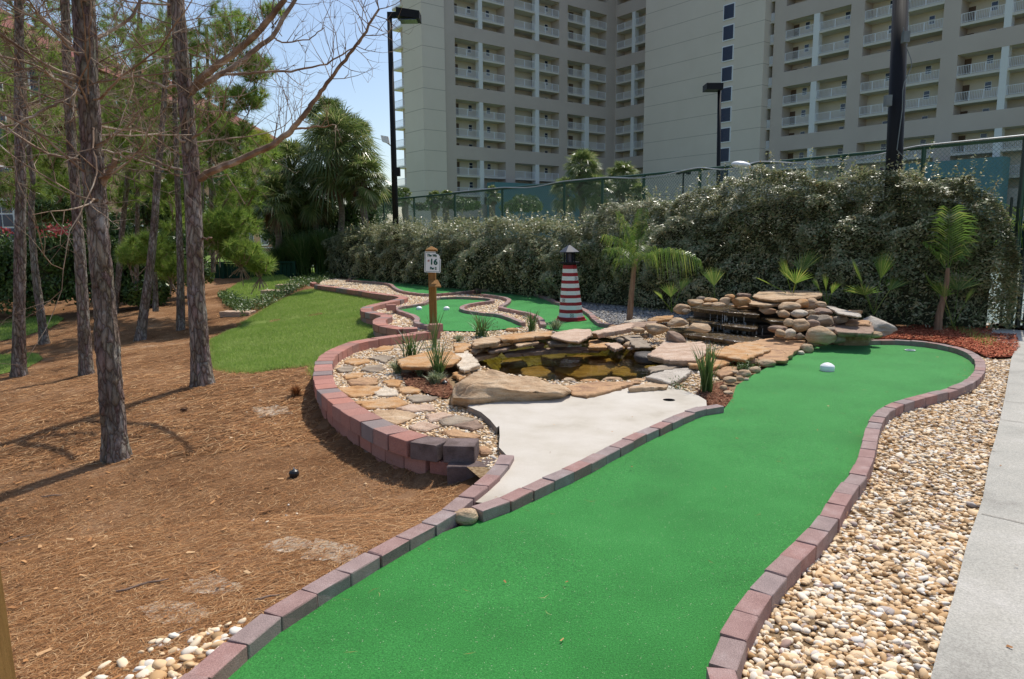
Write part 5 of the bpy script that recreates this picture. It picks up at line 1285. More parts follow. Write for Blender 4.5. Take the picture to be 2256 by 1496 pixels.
def text(s, size, u, v, mat, nm, shear=0, bold=0.0, sxx=1.0):
    cu = bpy.data.curves.new('t', 'FONT'); cu.body = s; cu.size = size*H_; cu.align_x = 'CENTER'; cu.align_y = 'CENTER'; cu.shear = shear
    o = bpy.data.objects.new('t', cu); COL.objects.link(o); dg = bpy.context.evaluated_depsgraph_get()
    me = bpy.data.meshes.new_from_object(o.evaluated_get(dg)); bpy.data.objects.remove(o)
    for vtx in me.vertices:
        x, y, z = vtx.co; x *= sxx
        vtx.co = Vector(sgn(u+x/W_, v+y/H_, .0100+z))
    me.materials.clear()
    co = [v.co.copy() for v in me.vertices]; fs = [tuple(p.vertices) for p in me.polygons]; mb = MB(); b_ = bold*H_
    for k, (ax, az) in enumerate(((0, 0), (1, 0), (-1, 0), (0, 1), (0, -1), (.7, .7), (-.7, .7), (.7, -.7), (-.7, -.7)) if bold else ((0, 0),)):
        mb.add([(c.x+ax*b_, c.y-.00035*k, c.z+az*b_) for c in co], fs)
    return mb.build(nm, mat, plate)
text('The Wa', .17, .43, .81, M['signg'], 'lettering', .25, .008, .82)
text('16', .38, .56, .5, M['signg'], 'lettering', 0, .016, 1.0)
text('#', .15, .25, .56, M['signr'], 'lettering', 0, .003)
text('Par 2', .155, .55, .2, M['signg'], 'lettering', 0, .012, .95)
text('~', .12, .87, .76, M['signg'], 'lettering', 0, .003) if False else None
# lighthouse
b0 = at(1258, 705, 0.0); YL = b0.y
lh = thing('toy_lighthouse', 'waist high red and white striped octagonal lighthouse ornament with black lantern', 'lighthouse', (b0.x, b0.y, 0))
M['red'] = flat('red_paint', A(.3, .018, .022), .55, .35, var=.08); M['whitep'] = flat('white_paint', A(.74, .76, .72), .55, .35, var=.03)
def pz(py): return aty(1258, py, YL).z
def oct_(r, z, n=8, ph=.5): return [(b0.x+lx(z)+r*math.cos(2*PI*(k+ph)/n), b0.y+r*math.sin(2*PI*(k+ph)/n), z) for k in range(n)]
topx = aty(1254, 540, YL).x; ztp = pz(540)
def lx(z): return (topx-b0.x)*z/ztp
def octf(mb, r0, z0, r1, z1, caps=True, mi=0):
    a, b = oct_(r0, z0), oct_(r1, z1); n = 8
    mb.add(a+b, [(i, (i+1) % n, n+(i+1) % n, n+i) for i in range(n)]+([tuple(range(n, 2*n)), tuple(reversed(range(n)))] if caps else []), mi)
rp = lambda wpx: wpx*pxs(YL)/2/.96
mb = MB(); octf(mb, rp(69), 0, rp(69), pz(703)); octf(mb, rp(63), pz(702.8), rp(61), pz(697)); mb.build('base', M['red'], lh)
zb, zt_ = pz(697), pz(583); wb, wt = 55, 29.5
nst = 14; mb = MB()
edges = [697, 688, 680.5, 671.5, 664.5, 655.5, 648.5, 640, 633, 624, 617, 608, 600.5, 592, 583.5]
for k in range(14):
    ya, yb_ = edges[k], edges[k+1]; wa = np.interp(ya, [583, 697], [wt, wb]); wb_ = np.interp(yb_, [583, 697], [wt, wb])
    octf(mb, rp(wa), pz(ya), rp(wb_), pz(yb_), False, 1 if k % 2 == 0 else 0)
mb.build('tower', [M['red'], M['whitep']], lh)
mb = MB(); octf(mb, rp(29.5), pz(583.5), rp(29), pz(581)); octf(mb, rp(44), pz(580.8), rp(44), pz(577)); mb.build('gallery', M['black'], lh)
mb = MB(); octf(mb, rp(17), pz(577), rp(17), pz(556)); mb.build('lantern_glass', M['pane'], lh)
mb = MB()
for k in range(8):
    a = oct_(rp(23), pz(577))[k]; c = oct_(rp(23), pz(555))[k]; mb.tube([a, c], .010, 6)
octf(mb, rp(24), pz(558), rp(24), pz(555.5)); mb.build('lantern_frame', M['black'], lh)
mb = MB(); octf(mb, rp(43), pz(556), rp(43), pz(554.5)); octf(mb, rp(43), pz(554.5), rp(5), pz(540)); mb.tube([(b0.x+lx(ztp), b0.y, pz(541)), (b0.x+lx(ztp), b0.y, pz(534))], .008, 6); mb.build('roof', flat('grey_roof_paint', A(.05, .055, .065), .35, .5), lh)
# little painted windows on the shaft: cross framed squares
def lwin(py, face, sz):
    r = rp(np.interp(py, [583, 697], [wt, wb]))*math.cos(PI/8); z = pz(py); a = 2*PI*(face+.0)/8
    n_ = Vector((math.cos(a), math.sin(a), .12)).normalized(); t = Vector((-math.sin(a), math.cos(a), 0)); u = n_.cross(t)*-1
    if u.z < 0: u = -u
    c = Vector((b0.x+lx(z), b0.y, z))+Vector((math.cos(a), math.sin(a), 0))*(r+.004); mb = MB(); s = sz
    def bar(p0, p1): mb.tube([c+t*p0[0]+u*p0[1], c+t*p1[0]+u*p1[1]], .0022, 4)
    for q0, q1 in (((-s, -s), (s, -s)), ((s, -s), (s, s)), ((s, s), (-s, s)), ((-s, s), (-s, -s)), ((-s, -s), (s, s)), ((-s, s), (s, -s))): bar(q0, q1)
    mb.build('painted_window', M['black'], lh)
lwin(692.5, 6, .028); lwin(612.5, 7, .026); lwin(660, 5, .026)
# white cups (domed obstacles)
def dome(px, py, label, z=0.0, wpx=31):
    c = at(px, py, z); r = wpx*pxs(c.y)/2; c.y += r*.7; h = r*.72; mb = MB()
    prof = [(r*.97, 0), (r, h*.1), (r, h), (r*.93, h*1.12), (r*.75, h*1.34), (r*.5, h*1.55), (r*.25, h*1.66), (0.001, h*1.7)]
    V = []; n = 28
    for rr_, zz in prof: V += [(c.x+rr_*math.cos(2*PI*k/n), c.y+rr_*math.sin(2*PI*k/n), z+zz) for k in range(n)]
    F = [(j*n+i, j*n+(i+1) % n, (j+1)*n+(i+1) % n, (j+1)*n+i) for j in range(len(prof)-1) for i in range(n)]
    mb.add(V, F); o = mb.build('domed_marker', M['whiteplastic'], None, (c.x, c.y, z), True)
    md = o.modifiers.new('e', 'EDGE_SPLIT'); md.split_angle = math.radians(50)
    tag(o, label, 'cap', 'white domed caps standing on the greens')
dome(1827, 819, 'white domed cap on the near green', 0, 31)
dome(923, 683, 'white domed cap left of the signpost on the far green', 0, 13)
dome(983.5, 683.5, 'white domed cap right of the signpost on the far green', 0, 13.5)
# black spike light on the straw and another in the plants
def spotl(px, py, wpx, label, z=None):
    c = gp(px, py) if z is None else at(px, py, z); r = wpx*pxs(c.y)/2
    t = thing('landscape_light', label, 'garden light', (c.x, c.y, c.z)); mb = MB()
    mb.tube([(c.x, c.y+r, c.z-.01), (c.x, c.y+r, c.z+r*.7), (c.x, c.y+r, c.z+r*1.0)], [r*.75, r, r], 18); mb.build('lamp_body', M['blackplastic'], t, smooth=False)
    mb = MB(); mb.tube([(c.x, c.y+r, c.z+r*1.0), (c.x+.002, c.y+r, c.z+r*1.35), (c.x, c.y+r, c.z+r*1.6)], [r*.98, r*.8, r*.35], 18); mb.build('lamp_cap', M['blackplastic'], t)
    mb = MB(); mb.tube([(c.x, c.y+r, c.z+r*1.6), (c.x, c.y+r, c.z+r*1.9)], [r*.18, r*.14], 8); mb.build('knob', M['galv'], t)
spotl(645, 1055, 23, 'small round black garden light lying on the pine straw')
spotl(979, 852, 15, 'black garden light half hidden beside the striped grass and boulder', -.02)
spotl(1001, 652, 0.001, '', 0) if False else None
# foreground post at the left edge
fpz = 1.3; c = aty(2, 1380, 1.75)
mb = MB(); 
q = [aty(-16, 1210, 1.75), aty(4, 1210, 1.75), aty(40, 1560, 1.75), aty(-30, 1560, 1.75)]
x1t, x1b = aty(-6, 1185, 1.84), aty(38, 1496, 1.84)
zt = x1t.z; zb = -.1; sl = (x1b.x-x1t.x)/(x1b.z-x1t.z); xb = x1t.x+sl*(zb-zt)
wd = .09
mb.hexa([(xb-wd, 1.75, zb), (xb, 1.75, zb), (xb, 1.84, zb), (xb-wd, 1.84, zb), (x1t.x-wd, 1.75, zt), (x1t.x, 1.75, zt), (x1t.x, 1.84, zt), (x1t.x-wd, 1.84, zt)])
bm = bmesh.new(); me = mb.mesh(); bm.from_mesh(me); bmesh.ops.bevel(bm, geom=list(bm.edges), offset=.004, segments=2, affect='EDGES'); bm.to_mesh(me); bm.free()
o = link('wooden_post', me, M['wood'], None, (xb, 1.79, zb)); tag(o, 'leaning yellowish wooden post cut off by the left edge of the photo', 'post')
# far hole posts by the hedge
def hpost(px, pyb, pyt, wpx, label, plate_):
    c = at(px, pyb, 0); Y = c.y; r = wpx*pxs(Y)/2; z = aty(px, pyt, Y).z
    t = thing('sign_post', label, 'signpost', (c.x, c.y, 0)); mb = MB(); mb.box((c.x-r, c.y-r, 0), (c.x+r, c.y+r, z)); mb.build('post', M['wood'], t)
    mb = MB(); mb.box((c.x-r*1.3, c.y-r*1.3, z), (c.x+r*1.3, c.y+r*1.3, z+.03)); mb.build('post_cap', M['wood'], t)
    zz = aty(px, pyb-(pyb-pyt)*.55, Y).z
    mb = MB(); mb.hexa([(c.x-r*3, c.y-r*2, zz-.08), (c.x-r, c.y-r*2, zz-.05), (c.x-r, c.y+r, zz), (c.x-r*3, c.y+r, zz-.03), (c.x-r*3, c.y-r*2, zz-.05), (c.x-r, c.y-r*2, zz-.02), (c.x-r, c.y+r, zz+.03), (c.x-r*3, c.y+r, zz)]); mb.build('shelf', M['wood'], t)
    mb = MB(); mb.box((c.x-r*1.9, c.y-.14, z-.36), (c.x-r*1.1, c.y+.14, z-.02)); mb.build('sign_board', M['signw'], t)
hpost(1115, 638, 531, 8, 'weathered wooden post with edge-on white sign against the hedge, centre', True)
hpost(834, 604, 525, 7, 'weathered wooden post against the hedge at the far left green', True)
# teal bin far left, green wooden fence, white railing
c = gp(355, 662); mb = MB(); s = pxs(c.y); w_ = 5.5*s
mb.box((c.x-w_, c.y-w_, c.z), (c.x+w_, c.y+w_, c.z+21*s)); me = mb.mesh(); bm = bmesh.new(); bm.from_mesh(me); bmesh.ops.bevel(bm, geom=list(bm.edges), offset=.02, segments=2, affect='EDGES'); bm.to_mesh(me); bm.free()
t = thing('utility_box', 'small turquoise utility box under the trees', 'utility box', tuple(c)); link('box_body', me, flat('turquoise_plastic', A(.1, .36, .36), .6), t)
mb = MB(); mb.box((c.x-w_*1.1, c.y-w_*1.1, c.z+21*s), (c.x+w_*1.1, c.y+w_*1.1, c.z+22.5*s)); mb.build('box_lid', M['teal'], t)
M['greenboard'] = stuffmat('green_boards', [(.3, A(.008, .035, .02)), (.7, A(.02, .07, .04))], 5, 4, .8, spec=.2, stretch=(6, 6, .5))
a = gp(447, 642); b = gp(640, 612); a.y = b.y = 28.1
a = aty(440, 600, 28.2); b = aty(650, 600, 28.2)
t = thing('board_fence', 'dark green wooden board fence at the edge of the upper lawn', 'fence', (a.x, 28.2, -.8))
zt = aty(520, 580, 28.2).z; n = 24
mb = MB()
for k in range(n):
    x0 = a.x+(b.x-a.x)*k/n; x1 = a.x+(b.x-a.x)*(k+1)/n-.02; dd = rnd.uniform(0, .02); mb.box((x0, 28.2-dd, -1.6), (x1, 28.24-dd, zt+rnd.uniform(-.02, 0)))
mb.build('boards', M['greenboard'], t); mb = MB(); mb.box((a.x-.05, 28.12, zt+.002), (b.x+.05, 28.3, zt+.06)); mb.build('cap_rail', M['greenboard'], t)
for k in range(5): mb = MB(); x0 = a.x+(b.x-a.x)*k/4; mb.box((x0-.05, 28.08, -1.6), (x0+.05, 28.17, zt)); mb.build('fence_post', M['greenboard'], t)
c = aty(589, 572, 32); t = thing('white_railing', 'small white metal railing on the raised lawn by the palms', 'railing', (c.x, 32, .42))
x0, x1, z0, z1 = aty(578, 560, 32).x, aty(602, 560, 32).x, .4, aty(590, 546, 32).z
mb = MB()
for x in (x0, x1): mb.tube([(x, 32, z0-.1), (x, 32, z1)], .035, 8)
mb.tube([(x0, 32, z1), (x1, 32, z1)], .03, 8); mb.tube([(x0, 32, z0+.1), (x1, 32, z0+.1)], .02, 8); mb.build('rail_frame', M['rail'], t)
mb = MB()
for k in range(1, 9): x = x0+(x1-x0)*k/9; mb.tube([(x, 32, z0+.1), (x, 32, z1)], .01, 6)
mb.build('balusters', M['rail'], t)
mb = MB()
d_ = thing('curb_step', 'pale kerb edge on the raised lawn in front of the white railing', 'kerb', (c.x, 30, .42))
mb.box((aty(560, 575, 30).x, 29.9, .3), (aty(612, 575, 30).x, 30.6, .47)); mb.build('kerb_stone', M['concrete'], d_)
# ---------------------------------------------------------------- foliage
def leafmat(name, stops, rand, rough=.45, spec=.5, transl=.25, amt=.7):
    return stuffmat(name, stops, 1.5, 4, rough, spec=spec, rand=rand, rand_amt=amt, transl=transl)
M['hedge'] = leafmat('silverthorn_leaf', [(.35, A(.13, .18, .065)), (.65, A(.28, .3, .14))], [(0, A(.06, .1, .035)), (.35, A(.19, .23, .1)), (.6, A(.38, .37, .21)), (.85, A(.66, .59, .39)), (1, A(.42, .24, .1))], .36, .6, .36, .55)
M['hedgecore'] = flat('core_shade_tone', A(.05, .055, .03), .95, .1)  # dark tone of the added light-blocking cores in hedges and shrubs
M['darkleaf'] = leafmat('dark_shrub_leaf', [(.35, A(.04, .09, .02)), (.65, A(.09, .16, .04))], [(0, A(.025, .06, .015)), (.6, A(.08, .15, .03)), (1, A(.2, .28, .08))])
M['midleaf'] = leafmat('broad_leaf', [(.35, A(.05, .1, .02)), (.65, A(.1, .17, .04))], [(0, A(.04, .08, .015)), (.6, A(.09, .16, .035)), (1, A(.2, .26, .08))])
M['pink'] = flat('pink_flowers', A(.6, .12, .12), .6, .3, var=.25)
M['pneedle'] = leafmat('pine_needles', [(.35, A(.15, .25, .035)), (.65, A(.26, .36, .07))], [(0, A(.1, .19, .03)), (.5, A(.22, .34, .06)), (.9, A(.42, .5, .12)), (1, A(.42, .32, .12))], .5, .3, .5)
M['pneedley'] = leafmat('yellow_pine_needles', [(.35, A(.3, .33, .04)), (.65, A(.42, .42, .06))], [(0, A(.25, .3, .04)), (1, A(.5, .48, .1))], .5, .3, .35)
M['palm'] = leafmat('palm_leaf', [(.35, A(.15, .22, .055)), (.65, A(.25, .31, .1))], [(0, A(.06, .1, .03)), (.55, A(.16, .22, .06)), (.85, A(.32, .34, .13)), (1, A(.6, .52, .3))], .3, .6, .4)
M['palmdead'] = leafmat('dead_palm_leaf', [(.35, A(.14, .08, .04)), (.65, A(.24, .15, .08))], [(0, A(.1, .06, .03)), (1, A(.32, .21, .12))], .7, .2, .2)
M['palmbright'] = leafmat('bright_palm_leaf', [(.35, A(.11, .2, .03)), (.65, A(.19, .3, .05))], [(0, A(.07, .15, .025)), (.6, A(.18, .3, .05)), (1, A(.46, .48, .12))], .35, .5, .45)
M['blade'] = leafmat('border_grass', [(.35, A(.06, .12, .03)), (.65, A(.1, .18, .05))], [(0, A(.04, .09, .02)), (.7, A(.11, .2, .05)), (1, A(.3, .32, .14))], .4, .5, .3)
M['blades'] = leafmat('striped_grass', [(.35, A(.15, .2, .09)), (.65, A(.3, .33, .18))], [(0, A(.1, .16, .05)), (.5, A(.3, .34, .18)), (1, A(.55, .53, .36))], .5, .4, .3)
M['bark'] = None
def barkmat():
    m, nt, b = newmat('pine_bark'); tc = nt.nodes.new('ShaderNodeTexCoord'); mp = nt.nodes.new('ShaderNodeMapping'); mp.inputs['Scale'].default_value = (1, 1, .3); nt.links.new(tc.outputs['Object'], mp.inputs[0]); v = mp.outputs[0]
    wn = nz(nt, 7, 5, .6, v); add = nt.nodes.new('ShaderNodeVectorMath'); add.operation = 'MULTIPLY_ADD'; add.inputs[1].default_value = (.16, .16, .16); nt.links.new(wn.outputs['Color'], add.inputs[0]); nt.links.new(v, add.inputs[2])
    vo = nz(nt, 21, vec=add.outputs[0], kind='ShaderNodeTexVoronoi'); vo.feature = 'DISTANCE_TO_EDGE'
    vc = nz(nt, 21, vec=add.outputs[0], kind='ShaderNodeTexVoronoi')
    n = nz(nt, 9, 7, .7, v); r = ramp(nt, [(.28, A(.1, .07, .052)), (.42, A(.2, .145, .113)), (.55, A(.285, .24, .2)), (.7, A(.42, .4, .36))]); nt.links.new(n.outputs['Fac'], r.inputs[0])
    r2 = ramp(nt, [(0, A(.38, .34, .32)), (.1, A(.8, .78, .77)), (.3, A(1.1, 1.1, 1.1))]); nt.links.new(vo.outputs['Distance'], r2.inputs[0])
    c = mix(nt, r.outputs[0], vc.outputs['Color'], .03); c = mix(nt, c, r2.outputs[0], 1.0, 'MULTIPLY'); nt.links.new(c, b.inputs['Base Color'])
    b.inputs['Roughness'].default_value = .92; b.inputs['Specular IOR Level'].default_value = .15
    ad = nt.nodes.new('ShaderNodeMath'); ad.operation = 'ADD'; mn = nt.nodes.new('ShaderNodeMath'); mn.operation = 'MINIMUM'; mn.inputs[1].default_value = .25; nt.links.new(vo.outputs['Distance'], mn.inputs[0]); nt.links.new(mn.outputs[0], ad.inputs[0])
    m2 = nt.nodes.new('ShaderNodeMath'); m2.operation = 'MULTIPLY'; m2.inputs[1].default_value = .25; fn = nz(nt, 60, 6, .7, v); nt.links.new(fn.outputs['Fac'], m2.inputs[0]); nt.links.new(m2.outputs[0], ad.inputs[1])
    bp = nt.nodes.new('ShaderNodeBump'); bp.inputs['Distance'].default_value = .05; nt.links.new(ad.outputs[0], bp.inputs['Height']); nt.links.new(bp.outputs[0], b.inputs['Normal'])
    return m
M['bark'] = barkmat()
M['twig'] = stuffmat('dead_branch', [(.3, A(.12, .075, .05)), (.5, A(.26, .18, .125)), (.68, A(.5, .42, .33))], 4, 6, .9, .004, 60, .15)
M['palmtrunk'] = stuffmat('palm_trunk', [(.3, A(.13, .1, .075)), (.7, A(.27, .22, .17))], 5, 6, .95, .01, 20, .15, stretch=(1, 1, 4))
M['brownstem'] = stuffmat('palm_stem', [(.3, A(.18, .1, .06)), (.7, A(.34, .22, .14))], 6, 6, .85, .006, 30, .2, stretch=(4, 4, .6))

def leaves(C, N, L, W, up=.3, fold=0):
    """diamond leaves at C, roughly facing N; returns V,F"""
    n = len(C); N = N/np.linalg.norm(N, axis=1)[:, None]
    R = rng.normal(0, 1, (n, 3)); d = R-(R*N).sum(1)[:, None]*N+np.array([0, 0, up]); d /= np.linalg.norm(d, axis=1)[:, None]
    s = np.cross(d, N); s /= np.linalg.norm(s, axis=1)[:, None]+1e-9
    l = L*rng.uniform(.6, 1.3, n)[:, None]; w_ = W*rng.uniform(.7, 1.2, n)[:, None]
    V = np.stack([C-d*l*.5, C-d*l*.05+s*w_*.5, C+d*l*.5, C-d*l*.05-s*w_*.5], 1).reshape(-1, 3)
    return V, np.arange(n*4).reshape(-1, 4)
def blobleaves(name, blobs, dens, L, W, mat, parent, depth=.25, lump=.22, fr=1.3, tilt=.6, rough_out=.0):
    """leaf shell over ellipsoids (cx,cy,cz,rx,ry,rz)"""
    Vs = []; 
    for (cx, cy, cz, rx, ry, rz) in blobs:
        a = 4*PI*((rx*ry)**1.6/3+(rx*rz)**1.6/3+(ry*rz)**1.6/3)**(1/1.6); n = int(a*dens)
        u = rng.normal(0, 1, (n, 3)); u /= np.linalg.norm(u, axis=1)[:, None]; u = u[u[:, 2] > -.75]; n = len(u)
        P = u*np.array([rx, ry, rz]); lum = np.array([noise.noise((p[0]*fr+cx, p[1]*fr+cy, p[2]*fr+cz)) for p in P])
        k = 1+lump*lum*1.8-np.abs(rng.normal(0, depth*.5, n)); k += np.where(rng.random(n) < .05, rng.uniform(0, .16, n), 0)
        P = P*k[:, None]; C = P+np.array([cx, cy, cz]); N = u/np.array([rx, ry, rz]); N /= np.linalg.norm(N, axis=1)[:, None]; N += rng.normal(0, tilt, (n, 3))
        Vs.append(leaves(C, N, L, W)[0])
    V = np.vstack(Vs); return link(name, npmesh(V, np.arange(len(V)).reshape(-1, 4), 4), mat, parent)
def coreblob(name, blobs, mat, parent, k=.72):
    mbs = MB()
    for (cx, cy, cz, rx, ry, rz) in blobs:
        V, F = ico(3); V = V*np.array([rx, ry, rz])*k
        V = V*(1+.15*np.array([noise.noise((v[0], v[1], v[2])) for v in V]))[:, None]+np.array([cx, cy, cz]); mbs.add(V, F.tolist())
    return mbs.build(name, mat, parent)
# ---- the long hedge
def hedgemesh(s0, s1, hfun, widf, offf, dens, L, W, label, name='hedge', front=1.0):
    t = thing(name, label, 'hedge', (*fen((s0+s1)/2, 1.3), 0), 'silvery hedge along the tennis court fence')
    n = int((s1-s0)*dens*5.2); s = rng.uniform(s0, s1, n); u = rng.uniform(-.28*PI, 1.0*PI, n)  # angle: pi/2 top
    u = np.where(u < 0, rng.uniform(0, .5*PI, n), u)
    h = hfun(s); ex = .68; wid = widf(s); off = wid+.1
    # rounded ends
    e = np.clip(np.minimum(s-s0, s1-s)/1.1, 0.02, 1); e = np.sqrt(1-(1-e)**2)
    cu, su = np.cos(u), np.sin(u)
    o = off+wid*np.sign(cu)*np.abs(cu)**ex*e; z = h*(np.abs(su)**ex)*(.55+.45*e)
    P2 = FA+FD*s[:, None]+FN*o[:, None]
    lum = np.array([noise.noise((a*.8, b*.8, c*.8)) for a, b, c in zip(P2[:, 0], P2[:, 1], z)])*.42+np.array([noise.noise((a*2.9, b*2.9, c*2.9)) for a, b, c in zip(P2[:, 0], P2[:, 1], z)])*.34
    dep = -np.abs(rng.normal(0, .09, n))+lum
    no = np.sign(cu)*np.abs(cu); nzv = su
    o2 = o+no*dep; z2 = np.maximum(z+nzv*dep*.8, .03)
    C = np.c_[FA+FD*(s+rng.normal(0, .03, n))[:, None]+FN*o2[:, None], z2]
    CN = np.array([noise.noise_vector((a*4.5, b*4.5, c*4.5))[:] for a, b, c in C])
    N = np.c_[FN*no[:, None], nzv+.6]+rng.normal(0, .36, (n, 3))+1.1*CN
    V, F = leaves(C, N, L, W, up=.1)
    # shoots above the top
    ns = int((s1-s0)*24); Vs = [V]
    for _ in range(ns):
        ss = rnd.uniform(s0+.4, s1-.4); hh = float(hfun(np.array([ss]))[0]); wd_s = float(widf(np.array([ss]))[0]); oo = wd_s+.1+rnd.uniform(-.8, .9)*wd_s; ln = rnd.uniform(.12, .42)*(1 if rnd.random() < .85 else 1.5)
        x, y = fen(ss, oo); tx, ty = rnd.gauss(0, .25), rnd.gauss(0, .25); k = int(ln/.02)
        tt = np.linspace(0, 1, k)[:, None]; zb = hh+.12*noise.noise((x, y, 0))
        C2 = np.array([x, y, zb-.1])+tt*ln*np.array([tx, ty, 1])+rng.normal(0, .015, (k, 3)); N2_ = rng.normal(0, .5, (k, 3))+np.array([0, 0, 1])
        Vs.append(leaves(C2, N2_, L*.95, W)[0])
    V = np.vstack(Vs); link('foliage', npmesh(V, np.arange(len(V)).reshape(-1, 4), 4), M['hedge'], t)
    # added dark hull inside the leaves, blocks light like a shaded interior
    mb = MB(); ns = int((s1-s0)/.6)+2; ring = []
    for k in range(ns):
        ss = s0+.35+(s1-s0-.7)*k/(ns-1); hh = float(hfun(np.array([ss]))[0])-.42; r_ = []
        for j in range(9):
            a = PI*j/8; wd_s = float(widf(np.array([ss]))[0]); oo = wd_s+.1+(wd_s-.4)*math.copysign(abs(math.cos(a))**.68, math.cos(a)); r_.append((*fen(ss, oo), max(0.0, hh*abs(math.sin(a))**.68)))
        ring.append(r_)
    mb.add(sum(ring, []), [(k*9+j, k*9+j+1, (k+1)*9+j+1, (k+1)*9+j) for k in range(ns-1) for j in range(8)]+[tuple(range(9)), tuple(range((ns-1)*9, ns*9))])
    mb.build('shade_core', M['hedgecore'], t)
    return t
wr = lambda s: np.interp(s, [-.1, .7, 1.5, 3, 4.7, 7], [.32, .46, .72, .98, 1.2, 1.3])
wl2 = lambda s: np.interp(s, [8, 12, 24], [1.2, 1.35, 1.4])
hr = lambda s: np.interp(s, [-.4, .2, .8, 1.6, 3, 5, 7, 8.5, 9.5], [1.6, 2.0, 2.35, 2.55, 2.62, 2.42, 2.15, 1.95, 1.85])+.08*np.sin(s*2.1)
hl = lambda s: np.interp(s, [7.5, 9.5, 13, 18, 24], [1.85, 1.85, 1.85, 1.85, 1.75])+.05*np.sin(s*1.7)
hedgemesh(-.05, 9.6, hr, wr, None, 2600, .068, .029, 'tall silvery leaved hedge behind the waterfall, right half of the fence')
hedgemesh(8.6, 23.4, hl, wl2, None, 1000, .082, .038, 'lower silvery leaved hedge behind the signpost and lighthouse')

# ---------------------------------------------------------------- pines
def px_tube(mb, pts, Y, widths, seg=14, jit=0.03, mi=0, dy=0):
    P = []; Wd = []
    for i in range(len(pts)-1):
        for k in range(6):
            t = k/6; P.append((pts[i][0]+(pts[i+1][0]-pts[i][0])*t, pts[i][1]+(pts[i+1][1]-pts[i][1])*t)); Wd.append(widths[i]+(widths[i+1]-widths[i])*t)
    P.append(pts[-1]); Wd.append(widths[-1])
    W3 = [aty(px, py, Y+dy*(i/len(P))) for i, (px, py) in enumerate(P)]
    mb.tube(W3, [w_*pxs(Y)/2 for w_ in Wd], seg, True, mi, jit); return W3
def barktrunk(name, pts, Y, widths, parent, seg=40, step=.035, amp=.010):
    """finely divided trunk with raised bark plates"""
    W3 = [np.array(aty(px, py, Y)) for px, py in pts]; W3[0] = W3[0]+np.array([0, 0, -.12])
    L = [0]
    for a, b in zip(W3[:-1], W3[1:]): L.append(L[-1]+np.linalg.norm(b-a))
    q = np.arange(0, L[-1], step); W3 = np.array(W3)
    C = np.c_[[np.interp(q, L, W3[:, k]) for k in range(3)]].T
    # smooth the polyline a little
    for _ in range(8): C[1:-1] = (C[:-2]+2*C[1:-1]+C[2:])/4
    R = np.interp(q, L, np.array(widths))*pxs(Y)/2*.96; z0 = C[0, 2]
    R = R*(1+.35*np.exp(-(q/.18)**1.2))
    th = np.linspace(0, 2*PI, seg, endpoint=False); V = []
    sd_ = rnd.uniform(0, 50)
    for i in range(len(q)):
        for t in th:
            r = R[i]; x, y = math.cos(t), math.sin(t)
            w1 = noise.noise((x*2+sd_, y*2, q[i]*2)); w2 = noise.noise((x*4+sd_, y*4, q[i]*6)); pl = noise.voronoi((x*r*16+sd_+w2*.7, y*r*16+w1*.5, q[i]*4.6+w2*.8))[0]; e = min(pl[1]-pl[0], .35)/.35
            r2 = r*(1+.05*w1)+amp*(e-.5)+amp*.6*noise.noise((x*9+sd_, y*9, q[i]*22))
            # buttress flare
            r2 += .05*R[0]*math.exp(-q[i]/.15)*(1+math.sin(t*5+sd_))
            V.append((C[i, 0]+x*r2, C[i, 1]+y*r2, C[i, 2]))
    n = len(q); F = [(i*seg+k, i*seg+(k+1) % seg, (i+1)*seg+(k+1) % seg, (i+1)*seg+k) for i in range(n-1) for k in range(seg)]
    return link(name, npmesh(V, F, 4), M['bark'], parent, smooth=True)
def curve_branch(mb, p0, d, L, r0, depth, up=.35, kink=.28, twigs=6, tips=None, seg=5):
    d = Vector(d).normalized(); p = Vector(p0); n = max(4, int(L/.14)); st = L/n; pts = [p.copy()]; dirs = [d.copy()]
    for k in range(n):
        d = (d+Vector((rnd.gauss(0, kink*.5), rnd.gauss(0, kink*.5), rnd.gauss(0, kink*.4)+up*st*.7))).normalized(); p = p+d*st; pts.append(p.copy()); dirs.append(d.copy())
    mb.tube(pts, [r0*(1-.8*k/n) for k in range(n+1)], seg, False)
    if depth > 0:
        for _ in range(twigs):
            k = rnd.randint(max(1, int(n*.15)), n); dd = dirs[k]; side = dd.cross(Vector((rnd.gauss(0, 1), rnd.gauss(0, 1), rnd.gauss(0, 1)))).normalized()
            nd = (dd*rnd.uniform(.3, .9)+side*rnd.uniform(.5, 1.0)+Vector((0, 0, .12))).normalized()
            curve_branch(mb, pts[k], nd, L*rnd.uniform(.22, .5), r0*(1-.8*k/n)*.55+.0012, depth-1, up*1.5, kink, max(2, twigs-3), tips, 4)
    if tips is not None and depth <= 1: tips.append((pts[-1], dirs[-1]))
    return pts, dirs
def tufts(T, per, L, W, name, mat, parent):
    """needle bursts at (point, dir)"""
    C = np.array([t[0][:] for t in T]); D = np.array([t[1][:] for t in T]); n = len(C)
    C = np.repeat(C, per, 0); D = np.repeat(D, per, 0); m = n*per
    back = rng.uniform(0, .16, m)[:, None]; C = C-D*back
    v = rng.normal(0, .62, (m, 3))+D*1.0; v /= np.linalg.norm(v, axis=1)[:, None]; v[:, 2] += .05
    l = (L*rng.uniform(.6, 1.15, m))[:, None]; s = np.cross(v, rng.normal(0, 1, (m, 3))); s /= np.linalg.norm(s, axis=1)[:, None]
    droop = np.zeros((m, 3)); droop[:, 2] = -.12*l[:, 0]
    V = np.stack([C-s*W/2, C+s*W/2, C+v*l+droop], 1).reshape(-1, 3)
    return link(name, npmesh(V, np.arange(m*3).reshape(-1, 3), 3), mat, parent)
